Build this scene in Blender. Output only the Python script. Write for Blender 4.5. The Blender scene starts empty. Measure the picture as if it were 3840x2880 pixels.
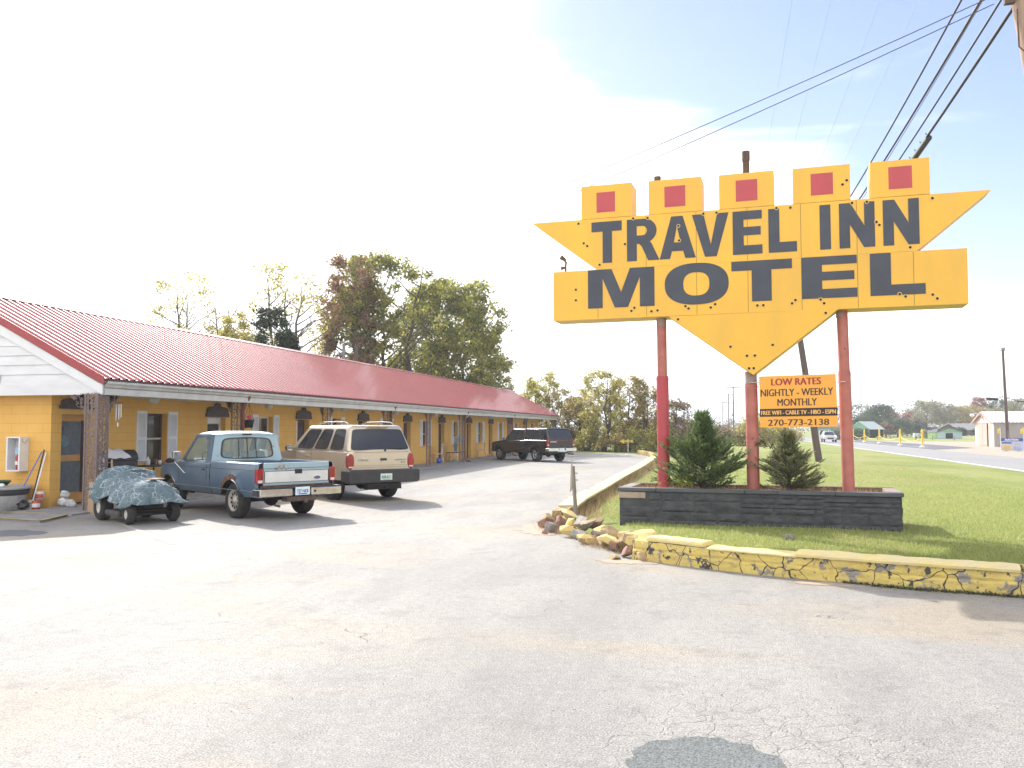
import bpy, bmesh, math, random
import numpy as np
from mathutils import Vector, Matrix, Euler
R = math.radians
rnd = random.Random(7)
C = bpy.context.scene.collection
sc = bpy.context.scene

# ------------------------------------------------------------------ camera
cd = bpy.data.cameras.new('camera'); cam = bpy.data.objects.new('camera', cd); C.objects.link(cam)
cam.location = (0, 0, 1.7); cam.rotation_euler = (R(90 + 3.02), 0, R(13.6))
cd.sensor_width = 36; cd.lens = 3218 / 3840 * 36; cd.clip_end = 6000; cd.clip_start = 0.05
sc.camera = cam

# ------------------------------------------------------------------ sky, sun, exposure
SUN_TO = Vector((-1.0, 1.1, 1.0)).normalized()
SUN_EL = math.asin(SUN_TO.z); SUN_AZ = math.atan2(SUN_TO.x, SUN_TO.y)   # clockwise from +Y
w = bpy.data.worlds.new('World'); sc.world = w; w.use_nodes = True
nt = w.node_tree; nt.nodes.clear()
def nn(t, **k):
    n = nt.nodes.new(t)
    for a, b in k.items(): setattr(n, a, b)
    return n
out = nn('ShaderNodeOutputWorld')
sky = nn('ShaderNodeTexSky', sky_type='NISHITA', sun_disc=False, sun_elevation=SUN_EL, sun_rotation=SUN_AZ, altitude=200, air_density=1.0, dust_density=0.7, ozone_density=1.0)
bg = nn('ShaderNodeBackground'); bg.inputs['Strength'].default_value = 0.066
tint = nn('ShaderNodeMix', data_type='RGBA', blend_type='MULTIPLY'); tint.inputs[0].default_value = 1; tint.inputs[7].default_value = (0.96, 0.885, 1.0, 1)
nt.links.new(sky.outputs[0], tint.inputs[6]); nt.links.new(tint.outputs[2], bg.inputs[0])
cl = nn('ShaderNodeBackground'); cl.inputs[0].default_value = (1.0, 0.985, 0.955, 1); cl.inputs[1].default_value = 0.60
tc = nn('ShaderNodeTexCoord')
mp = nn('ShaderNodeMapping'); mp.inputs['Scale'].default_value = (1.2, 1.2, 3.6); mp.inputs['Rotation'].default_value = (0.25, -0.35, 0.3)
mp.inputs['Location'].default_value = (0.35, 0.1, 0.2)
nt.links.new(tc.outputs['Generated'], mp.inputs[0])
nz = nn('ShaderNodeTexNoise'); nz.inputs['Scale'].default_value = 1.9; nz.inputs['Detail'].default_value = 9; nz.inputs['Roughness'].default_value = 0.52; nz.inputs['Distortion'].default_value = 0.5
nt.links.new(mp.outputs[0], nz.inputs['Vector'])
dt = nn('ShaderNodeVectorMath', operation='DOT_PRODUCT'); dt.inputs[1].default_value = SUN_TO
nt.links.new(tc.outputs['Generated'], dt.inputs[0])
gl = nn('ShaderNodeMapRange', interpolation_type='SMOOTHSTEP')          # thicker veil of cloud round the sun
for i, v in enumerate((0.87, 0.975, 0.0, 0.9)): gl.inputs[i + 1].default_value = v
nt.links.new(dt.outputs['Value'], gl.inputs[0])
sx = nn('ShaderNodeSeparateXYZ'); nt.links.new(tc.outputs['Generated'], sx.inputs[0])
hz = nn('ShaderNodeMapRange', interpolation_type='SMOOTHSTEP')          # cloud bank low over the horizon
for i, v in enumerate((0.02, 0.20, 0.13, 0.0)): hz.inputs[i + 1].default_value = v
nt.links.new(sx.outputs[2], hz.inputs[0])
nr = nn('ShaderNodeMapRange', interpolation_type='SMOOTHSTEP')
for i, v in enumerate((0.50, 0.70, 0.0, 0.97)): nr.inputs[i + 1].default_value = v
bank = nn('ShaderNodeVectorMath', operation='DOT_PRODUCT'); bank.inputs[1].default_value = (-0.482, 0.282, -0.830)   # edge of the big cloud bank
nt.links.new(tc.outputs['Generated'], bank.inputs[0])
br_ = nn('ShaderNodeMapRange', interpolation_type='SMOOTHSTEP')
for i, v in enumerate((-0.10, 0.12, -0.16, 0.26)): br_.inputs[i + 1].default_value = v
nt.links.new(bank.outputs['Value'], br_.inputs[0])
bk = nn('ShaderNodeVectorMath', operation='DOT_PRODUCT'); bk.inputs[1].default_value = (0.25, -0.97, 0.0)  # unseen extra cloud behind the camera, added for fill light
nt.links.new(tc.outputs['Generated'], bk.inputs[0])
bkr = nn('ShaderNodeMapRange', interpolation_type='SMOOTHSTEP')
for i, v in enumerate((-0.1, 0.45, 0.0, 0.40)): bkr.inputs[i + 1].default_value = v
nt.links.new(bk.outputs['Value'], bkr.inputs[0])
ab = nn('ShaderNodeMath', operation='ADD'); nt.links.new(br_.outputs[0], ab.inputs[0]); nt.links.new(bkr.outputs[0], ab.inputs[1])
ac = nn('ShaderNodeMath', operation='ADD'); nt.links.new(ab.outputs[0], ac.inputs[0]); nt.links.new(nz.outputs[0], ac.inputs[1])
a1 = nn('ShaderNodeMath', operation='MULTIPLY_ADD'); nt.links.new(hz.outputs[0], a1.inputs[0]); a1.inputs[1].default_value = 0.36; nt.links.new(ac.outputs[0], a1.inputs[2])
nt.links.new(a1.outputs[0], nr.inputs[0])
a2 = nn('ShaderNodeMath', operation='ADD', use_clamp=True); nt.links.new(nr.outputs[0], a2.inputs[0]); nt.links.new(gl.outputs[0], a2.inputs[1])
mx = nn('ShaderNodeMixShader'); nt.links.new(a2.outputs[0], mx.inputs[0]); nt.links.new(bg.outputs[0], mx.inputs[1]); nt.links.new(cl.outputs[0], mx.inputs[2])
aur = nn('ShaderNodeMapRange', interpolation_type='SMOOTHSTEP')          # thin cloud lit up round the sun
for i, v in enumerate((0.90, 0.995, 0.0, 2.4)): aur.inputs[i + 1].default_value = v
nt.links.new(dt.outputs['Value'], aur.inputs[0])
ab2 = nn('ShaderNodeBackground'); ab2.inputs[0].default_value = (1.0, 0.97, 0.92, 1); nt.links.new(aur.outputs[0], ab2.inputs[1])
ads = nn('ShaderNodeAddShader'); nt.links.new(mx.outputs[0], ads.inputs[0]); nt.links.new(ab2.outputs[0], ads.inputs[1])
nt.links.new(ads.outputs[0], out.inputs[0])
sl = bpy.data.lights.new('sun', 'SUN'); so = bpy.data.objects.new('sun', sl); C.objects.link(so)
sl.energy = 1.95; sl.angle = R(0.5); sl.color = (1.0, 0.95, 0.87)
so.rotation_euler = SUN_TO.to_track_quat('Z', 'Y').to_euler()
sc.view_settings.view_transform = 'Standard'; sc.view_settings.look = 'None'
sc.view_settings.exposure = 1.81; sc.view_settings.gamma = 1.0
sc.cycles.max_bounces = 6; sc.cycles.transparent_max_bounces = 12

# ------------------------------------------------------------------ materials
def mat(name, col, rough=0.7, col2=None, scale=4.0, detail=6, lo=0.35, hi=0.65, bump=0.0, bscale=None, metal=0.0, coat=0.0, spec=0.5,
        trans=0.0, island=None, chips=None, stretch=(1, 1, 1), alpha=None, cracks=None):
    m = bpy.data.materials.new(name); m.use_nodes = True
    t = m.node_tree; p = t.nodes['Principled BSDF']; o = t.nodes['Material Output']
    def N(k, **kw):
        n = t.nodes.new(k)
        for a, b in kw.items(): setattr(n, a, b)
        return n
    L = t.links.new
    p.inputs['Base Color'].default_value = (*col, 1); p.inputs['Roughness'].default_value = rough
    p.inputs['Metallic'].default_value = metal; p.inputs['Coat Weight'].default_value = coat; p.inputs['Coat Roughness'].default_value = 0.08
    p.inputs['Specular IOR Level'].default_value = spec
    tcn = N('ShaderNodeTexCoord'); mpn = N('ShaderNodeMapping'); mpn.inputs['Scale'].default_value = stretch
    L(tcn.outputs['Object'], mpn.inputs[0]); vec = mpn.outputs[0]
    csock = None
    if col2 is None: col2 = tuple(c * 0.86 for c in col)
    n1 = N('ShaderNodeTexNoise'); n1.inputs['Scale'].default_value = scale; n1.inputs['Detail'].default_value = detail
    L(vec, n1.inputs['Vector'])
    cr = N('ShaderNodeMapRange'); cr.inputs[1].default_value = lo; cr.inputs[2].default_value = hi
    L(n1.outputs[0], cr.inputs[0])
    mixn = N('ShaderNodeMix', data_type='RGBA'); mixn.inputs[6].default_value = (*col, 1); mixn.inputs[7].default_value = (*col2, 1)
    L(cr.outputs[0], mixn.inputs[0]); csock = mixn.outputs[2]
    if island:
        g = N('ShaderNodeNewGeometry'); rp = N('ShaderNodeValToRGB'); rp.color_ramp.interpolation = 'LINEAR'
        els = rp.color_ramp.elements
        while len(els) < len(island): els.new(0.5)
        for i, cc in enumerate(island): els[i].position = i / (len(island) - 1); els[i].color = (*cc, 1)
        L(g.outputs['Random Per Island'], rp.inputs[0]); csock = rp.outputs[0]
    if chips:                                                     # (colour, threshold, scale): paint worn off in patches
        for (cc, th, s2) in chips:
            n2 = N('ShaderNodeTexNoise'); n2.inputs['Scale'].default_value = s2; n2.inputs['Detail'].default_value = 8; n2.inputs['Roughness'].default_value = 0.62
            L(vec, n2.inputs['Vector'])
            r2 = N('ShaderNodeMapRange'); r2.inputs[1].default_value = th; r2.inputs[2].default_value = th + 0.03; L(n2.outputs[0], r2.inputs[0])
            m2 = N('ShaderNodeMix', data_type='RGBA'); L(r2.outputs[0], m2.inputs[0]); L(csock, m2.inputs[6]); m2.inputs[7].default_value = (*cc, 1); csock = m2.outputs[2]
    if cracks:                                                    # (scale, width, colour)
        nw = N('ShaderNodeTexNoise'); nw.inputs['Scale'].default_value = cracks[0] * 1.6; L(vec, nw.inputs['Vector']); va = N('ShaderNodeVectorMath', operation='SCALE'); L(nw.outputs['Color'], va.inputs[0]); va.inputs['Scale'].default_value = .55 / cracks[0]
        vb = N('ShaderNodeVectorMath', operation='ADD'); L(vec, vb.inputs[0]); L(va.outputs[0], vb.inputs[1]); vo = N('ShaderNodeTexVoronoi', feature='DISTANCE_TO_EDGE'); vo.inputs['Scale'].default_value = cracks[0]; L(vb.outputs[0], vo.inputs['Vector'])
        r3 = N('ShaderNodeMapRange'); r3.inputs[1].default_value = cracks[1]; r3.inputs[2].default_value = cracks[1] * .35; L(vo.outputs['Distance'], r3.inputs[0]); m3 = N('ShaderNodeMix', data_type='RGBA'); L(r3.outputs[0], m3.inputs[0]); L(csock, m3.inputs[6]); m3.inputs[7].default_value = (*cracks[2], 1); csock = m3.outputs[2]
    L(csock, p.inputs['Base Color'])
    if bump:
        nb = N('ShaderNodeTexNoise'); nb.inputs['Scale'].default_value = bscale or scale * 4; nb.inputs['Detail'].default_value = 5; L(vec, nb.inputs['Vector'])
        b = N('ShaderNodeBump'); b.inputs['Strength'].default_value = bump; b.inputs['Distance'].default_value = 0.02; L(nb.outputs[0], b.inputs['Height']); L(b.outputs[0], p.inputs['Normal'])
    if trans:
        tr = N('ShaderNodeBsdfTranslucent'); L(csock, tr.inputs[0]); ms = N('ShaderNodeMixShader'); ms.inputs[0].default_value = trans
        L(p.outputs[0], ms.inputs[1]); L(tr.outputs[0], ms.inputs[2]); L(ms.outputs[0], o.inputs[0])
    if alpha is not None:
        ta = N('ShaderNodeBsdfTransparent'); ta.inputs[0].default_value = (0.92, 0.96, 0.95, 1); ms = N('ShaderNodeMixShader'); ms.inputs[0].default_value = alpha
        L(ta.outputs[0], ms.inputs[1]); L(p.outputs[0], ms.inputs[2]); L(ms.outputs[0], o.inputs[0])
    m['x'] = 1
    return m

# ------------------------------------------------------------------ object helpers
def tag(o, label=None, cat=None, group=None, kind=None):
    if label: o['label'] = label
    if cat: o['category'] = cat
    if group: o['group'] = group
    if kind: o['kind'] = kind
    return o
def empty(name, loc=(0, 0, 0), rz=0.0, label=None, cat=None, group=None, rot=None):
    o = bpy.data.objects.new(name, None); C.objects.link(o); o.location = loc; o.rotation_euler = rot or (0, 0, rz)
    o.empty_display_size = 0.2
    return tag(o, label, cat, group)
def copy_tree(o, parent=None):
    c = o.copy(); C.objects.link(c); c.parent = parent
    for ch in list(o.children): copy_tree(ch, c)
    return c
class MB:
    def __init__(s): s.v = []; s.f = []; s.m = []; s.sm = []; s.k = 0
    def add(s, vs, fs, smooth=False):
        b = len(s.v); s.v += [tuple(v) for v in vs]; s.f += [tuple(b + i for i in f) for f in fs]; s.m += [s.k] * len(fs); s.sm += [smooth] * len(fs); return s
    def box(s, c, d, rz=0.0, M=None):
        x, y, z = [q / 2 for q in d]
        vs = [Vector((sx * x, sy * y, sz * z)) for sz in (-1, 1) for sy in (-1, 1) for sx in (-1, 1)]
        if rz: vs = [Matrix.Rotation(rz, 3, 'Z') @ v for v in vs]
        if M is not None: vs = [M @ v for v in vs]
        return s.add([v + Vector(c) for v in vs], [(0, 2, 3, 1), (4, 5, 7, 6), (0, 1, 5, 4), (2, 6, 7, 3), (0, 4, 6, 2), (1, 3, 7, 5)])
    def bx(s, x0, x1, y0, y1, z0, z1): return s.box(((x0 + x1) / 2, (y0 + y1) / 2, (z0 + z1) / 2), (abs(x1 - x0), abs(y1 - y0), abs(z1 - z0)))
    def prism(s, pts, a, b, axis='y'):
        "outline pts in the plane across axis, thickness a..b"
        n = len(pts)
        def P(p, t): return {'y': (p[0], t, p[1]), 'x': (t, p[0], p[1]), 'z': (p[0], p[1], t)}[axis]
        vs = [P(p, a) for p in pts] + [P(p, b) for p in pts]
        return s.add(vs, [tuple(range(n)), tuple(range(2 * n - 1, n - 1, -1))] + [(i, n + i, n + (i + 1) % n, (i + 1) % n) for i in range(n)])
    def cyl(s, p0, p1, r0, r1=None, n=12, cap=True, smooth=True):
        r1 = r0 if r1 is None else r1; p0 = Vector(p0); p1 = Vector(p1); d = (p1 - p0).normalized()
        u = d.orthogonal().normalized(); v = d.cross(u)
        vs = [p + (u * math.cos(2 * math.pi * i / n) + v * math.sin(2 * math.pi * i / n)) * r for p, r in ((p0, r0), (p1, r1)) for i in range(n)]
        s.add(vs, [(i, (i + 1) % n, n + (i + 1) % n, n + i) for i in range(n)], smooth)
        if cap: s.add(vs, [tuple(range(n - 1, -1, -1)), tuple(range(n, 2 * n))])
        return s
    def tube(s, pts, r, n=6, smooth=True):
        pts = [Vector(p) for p in pts]; rs = r if isinstance(r, (list, tuple)) else [r] * len(pts); rings = []
        d0 = (pts[1] - pts[0]).normalized(); u = d0.orthogonal().normalized()
        for i, p in enumerate(pts):
            d = (pts[min(i + 1, len(pts) - 1)] - pts[max(i - 1, 0)]).normalized(); u = (u - d * u.dot(d)).normalized(); v = d.cross(u)
            rings += [p + (u * math.cos(2 * math.pi * k / n) + v * math.sin(2 * math.pi * k / n)) * rs[i] for k in range(n)]
        m = len(pts)
        s.add(rings, [(i * n + k, i * n + (k + 1) % n, (i + 1) * n + (k + 1) % n, (i + 1) * n + k) for i in range(m - 1) for k in range(n)] , smooth)
        s.add(rings, [tuple(range(n - 1, -1, -1)), tuple(range((m - 1) * n, m * n))]); return s
    def lathe(s, prof, c=(0, 0, 0), axis='z', n=24, smooth=True, a0=0, a1=None):
        "prof: (radius, height) list"
        full = a1 is None; a1 = 2 * math.pi if full else a1; k = n if full else n + 1
        vs = []
        for r, h in prof:
            for i in range(k):
                a = a0 + (a1 - a0) * i / n; x, y = r * math.cos(a), r * math.sin(a)
                vs.append({'z': (c[0] + x, c[1] + y, c[2] + h), 'y': (c[0] + x, c[1] + h, c[2] + y), 'x': (c[0] + h, c[1] + x, c[2] + y)}[axis])
        fs = [(j * k + i, j * k + (i + 1) % k, (j + 1) * k + (i + 1) % k, (j + 1) * k + i) for j in range(len(prof) - 1) for i in range(n)]
        return s.add(vs, fs, smooth)
    def grid(s, rows, smooth=True, flip=False):
        n = len(rows[0]); vs = [p for r in rows for p in r]
        fs = [(j * n + i, j * n + i + 1, (j + 1) * n + i + 1, (j + 1) * n + i) for j in range(len(rows) - 1) for i in range(n - 1)]
        if flip: fs = [f[::-1] for f in fs]
        return s.add(vs, fs, smooth)
    def ico(s, c, r, sub=2, jit=0.0, smooth=True, rg=rnd, sq=(1, 1, 1)):
        bm = bmesh.new(); bmesh.ops.create_icosphere(bm, subdivisions=sub, radius=1.0)
        vs = [Vector(c) + Vector((v.co.x * sq[0], v.co.y * sq[1], v.co.z * sq[2])) * r * (1 + rg.uniform(-jit, jit)) for v in bm.verts]
        fs = [tuple(v.index for v in f.verts) for f in bm.faces]; bm.free(); return s.add(vs, fs, smooth)
    def xform(s, M, a=0):
        for i in range(a, len(s.v)): s.v[i] = tuple(M @ Vector(s.v[i]))
        return s
    def build(s, name, m, parent=None, label=None, loc=None, rz=0.0, bevel=0.0, seg=2, fix=True, auto=None):
        me = bpy.data.meshes.new(name); me.from_pydata(s.v, [], s.f)
        for q in (m if isinstance(m, (list, tuple)) else [m]): me.materials.append(q)
        me.polygons.foreach_set('material_index', s.m); me.polygons.foreach_set('use_smooth', s.sm)
        if fix:
            bm = bmesh.new(); bm.from_mesh(me); bmesh.ops.recalc_face_normals(bm, faces=bm.faces); bm.to_mesh(me); bm.free()
        if auto: me.set_sharp_from_angle(angle=R(auto))
        me.update(); o = bpy.data.objects.new(name, me); C.objects.link(o)
        if parent: o.parent = parent
        if loc: o.location = loc
        if rz: o.rotation_euler = (0, 0, rz)
        if bevel:
            b = o.modifiers.new('bevel', 'BEVEL'); b.width = bevel; b.segments = seg; b.limit_method = 'ANGLE'; b.angle_limit = R(35); b.harden_normals = False
        if label: o['label'] = label
        return o
def quads_np(name, V, m, parent=None, n=4, smooth=False):
    "V: (N,n,3) array of faces"
    N = len(V); me = bpy.data.meshes.new(name); me.vertices.add(N * n); me.vertices.foreach_set('co', np.ascontiguousarray(V, dtype=np.float32).reshape(-1))
    me.loops.add(N * n); me.loops.foreach_set('vertex_index', np.arange(N * n, dtype=np.int32)); me.polygons.add(N)
    me.polygons.foreach_set('loop_start', np.arange(0, N * n, n, dtype=np.int32)); me.update(calc_edges=True)
    me.materials.append(m); o = bpy.data.objects.new(name, me); C.objects.link(o)
    if parent: o.parent = parent
    return o
def text(s, x0, x1, z0, z1, m, name='lettering', parent=None, M=None, off=0.0, ext=0.002, caps=True, bold=0.0):
    "flat lettering in the local XZ plane facing -Y, fitted to the box"
    cu = bpy.data.curves.new('t', 'FONT'); cu.body = s; cu.size = 1; cu.offset = off; cu.extrude = 0.0; cu.resolution_u = 3
    ob = bpy.data.objects.new('t', cu); C.objects.link(ob); bpy.context.view_layer.update()
    me = bpy.data.meshes.new_from_object(ob.evaluated_get(bpy.context.evaluated_depsgraph_get())); bpy.data.objects.remove(ob); bpy.data.curves.remove(cu)
    co = np.array([v.co[:] for v in me.vertices]); mn = co.min(0); mxx = co.max(0)
    X = x0 + (co[:, 0] - mn[0]) / (mxx[0] - mn[0]) * (x1 - x0); Z = z0 + (co[:, 1] - mn[1]) / max(mxx[1] - mn[1], 1e-6) * (z1 - z0)
    P = np.stack([X, np.zeros(len(X)), Z], 1); fs = [tuple(f.vertices) for f in me.polygons]; vs = []; F = []
    for k, dx in enumerate((0,) if not bold else (0, bold, -bold)):
        F += [tuple(len(vs) + i for i in f) for f in fs]
        for p in P: q = Vector((p[0] + dx, -.0004 * k, p[2])); vs.append(tuple(M @ q) if M is not None else tuple(q))
    me = bpy.data.meshes.new(name); me.from_pydata(vs, [], F)
    me.name = name; me.materials.clear(); me.materials.append(m)
    o = bpy.data.objects.new(name, me); C.objects.link(o); o.parent = parent
    return o
def sstep(a, b, x):
    t = np.clip((x - a) / (b - a), 0, 1); return t * t * (3 - 2 * t)

# ------------------------------------------------------------------ material library
yellow_sign = mat('yellow_sign_paint', (0.86, 0.475, 0.045), 0.45, (0.74, 0.42, 0.06), scale=1.6, chips=[((0.40, 0.26, 0.06), 0.745, 9)], stretch=(1, 1, .4))
sign_edge = mat('pale_yellow_edge', (0.80, 0.50, 0.10), 0.5, (0.74, 0.5, 0.16), scale=3)
letter_m = mat('charcoal_letter_paint', (0.055, 0.063, 0.085), 0.5, (0.045, 0.05, 0.07), scale=3, chips=[((0.11, 0.11, 0.13), 0.70, 18)])
red_sq = mat('faded_red_paint', (0.50, 0.07, 0.085), 0.5, (0.45, 0.065, 0.08), scale=3)
pole_red = mat('weathered_red_pole', (0.42, 0.085, 0.08), 0.55, (0.36, 0.09, 0.075), scale=5, chips=[((0.10, 0.05, 0.05), 0.70, 7)], bump=0.15, bscale=60)
pole_red2 = mat('faded_pink_pole', (0.46, 0.16, 0.13), 0.6, (0.37, 0.12, 0.10), scale=5, chips=[((0.10, 0.05, 0.05), 0.655, 6)], bump=0.2, bscale=60)
pole_grey = mat('bare_grey_pole_top', (0.33, 0.27, 0.25), 0.6, (0.28, 0.18, 0.16), scale=6)
rust = mat('rusty_steel', (0.075, 0.045, 0.04), 0.8, (0.13, 0.09, 0.06), scale=20, bump=0.4)
hole_m = mat('socket_dark', (0.012, 0.01, 0.01), 0.6)
wall_y = None
white_p = mat('white_paint', (0.74, 0.74, 0.76), 0.5, (0.66, 0.66, 0.69), scale=4, chips=[((0.32, 0.31, 0.32), 0.70, 7)], stretch=(.5, .5, 1.6))
white_clean = mat('white_trim', (0.76, 0.77, 0.79), 0.45, (0.70, 0.71, 0.73), scale=3)
gutter_m = mat('dirty_white_gutter', (0.60, 0.585, 0.55), 0.5, (0.50, 0.48, 0.45), scale=3, chips=[((0.30, 0.28, 0.27), 0.70, 5)])
roof_red = mat('red_metal_roof', (0.40, 0.075, 0.085), 0.26, (0.36, 0.07, 0.08), scale=.6, coat=1.0)
roof_trim = mat('red_trim_metal', (0.36, 0.05, 0.055), 0.4)
brown_iron = mat('brown_ironwork', (0.17, 0.125, 0.12), 0.7, (0.24, 0.18, 0.165), scale=30, bump=0.3)
canopy_m = mat('dark_scalloped_board', (0.09, 0.078, 0.078), 0.85, (0.12, 0.10, 0.10), scale=6)
dark_door = mat('dark_brown_door', (0.06, 0.042, 0.045), 0.6)
grey_screen = mat('grey_screen_mesh', (0.15, 0.17, 0.19), 0.8, (0.12, 0.135, 0.155), scale=8)
orange_trim = mat('orange_door_paint', (0.62, 0.33, 0.12), 0.6, (0.55, 0.29, 0.10), scale=5)
glass_dark = mat('dark_window_glass', (0.022, 0.024, 0.028), 0.04, (0.03, 0.034, 0.04), scale=1.5, spec=0.8)
glass_clear = mat('clear_car_glass', (0.35, 0.42, 0.42), 0.03, alpha=0.22, spec=0.8)
tyre_m = mat('tyre_rubber', (0.022, 0.022, 0.023), 0.85, (0.035, 0.033, 0.032), scale=12, bump=0.2)
chrome = mat('dull_chrome', (0.72, 0.71, 0.70), 0.22, (0.58, 0.56, 0.54), scale=8, metal=1.0)
alu = mat('alloy_wheel_metal', (0.55, 0.53, 0.52), 0.35, metal=0.9)
steel_rim = mat('dull_steel_wheel', (0.50, 0.46, 0.42), 0.5, (0.36, 0.32, 0.28), scale=10, metal=0.4)
black_pl = mat('black_plastic', (0.02, 0.02, 0.022), 0.55, (0.032, 0.03, 0.03), scale=5)
under_m = mat('grimy_underbody', (0.018, 0.016, 0.015), 0.9)
tail_red = mat('red_tail_lamp', (0.36, 0.022, 0.025), 0.15, (0.24, 0.015, 0.018), scale=9, coat=0.6)
tail_white = mat('pale_reverse_lamp', (0.80, 0.62, 0.58), 0.2)
mirror_m = mat('mirror_glass', (0.85, 0.87, 0.88), 0.02, metal=1.0)
conc = mat('grey_concrete', (0.33, 0.32, 0.315), 0.85, (0.24, 0.23, 0.23), scale=3, bump=0.2, bscale=40)
wood_grey = mat('weathered_grey_post', (0.27, 0.25, 0.235), 0.85, (0.19, 0.175, 0.165), scale=14, stretch=(3, 3, .4), bump=0.3)
wood_pole = mat('dark_creosote_pole', (0.085, 0.06, 0.058), 0.85, (0.13, 0.095, 0.085), scale=9, stretch=(3, 3, .3), bump=0.3)
wood_pole2 = mat('tan_utility_pole', (0.40, 0.28, 0.21), 0.85, (0.24, 0.16, 0.13), scale=3, stretch=(3, 3, .5), bump=0.3, chips=[((0.10, 0.07, 0.06), 0.64, 2.4)])
cable_m = mat('black_cable', (0.025, 0.022, 0.026), 0.6)
yellow_post = mat('yellow_bollard_paint', (0.80, 0.56, 0.05), 0.5)
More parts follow.
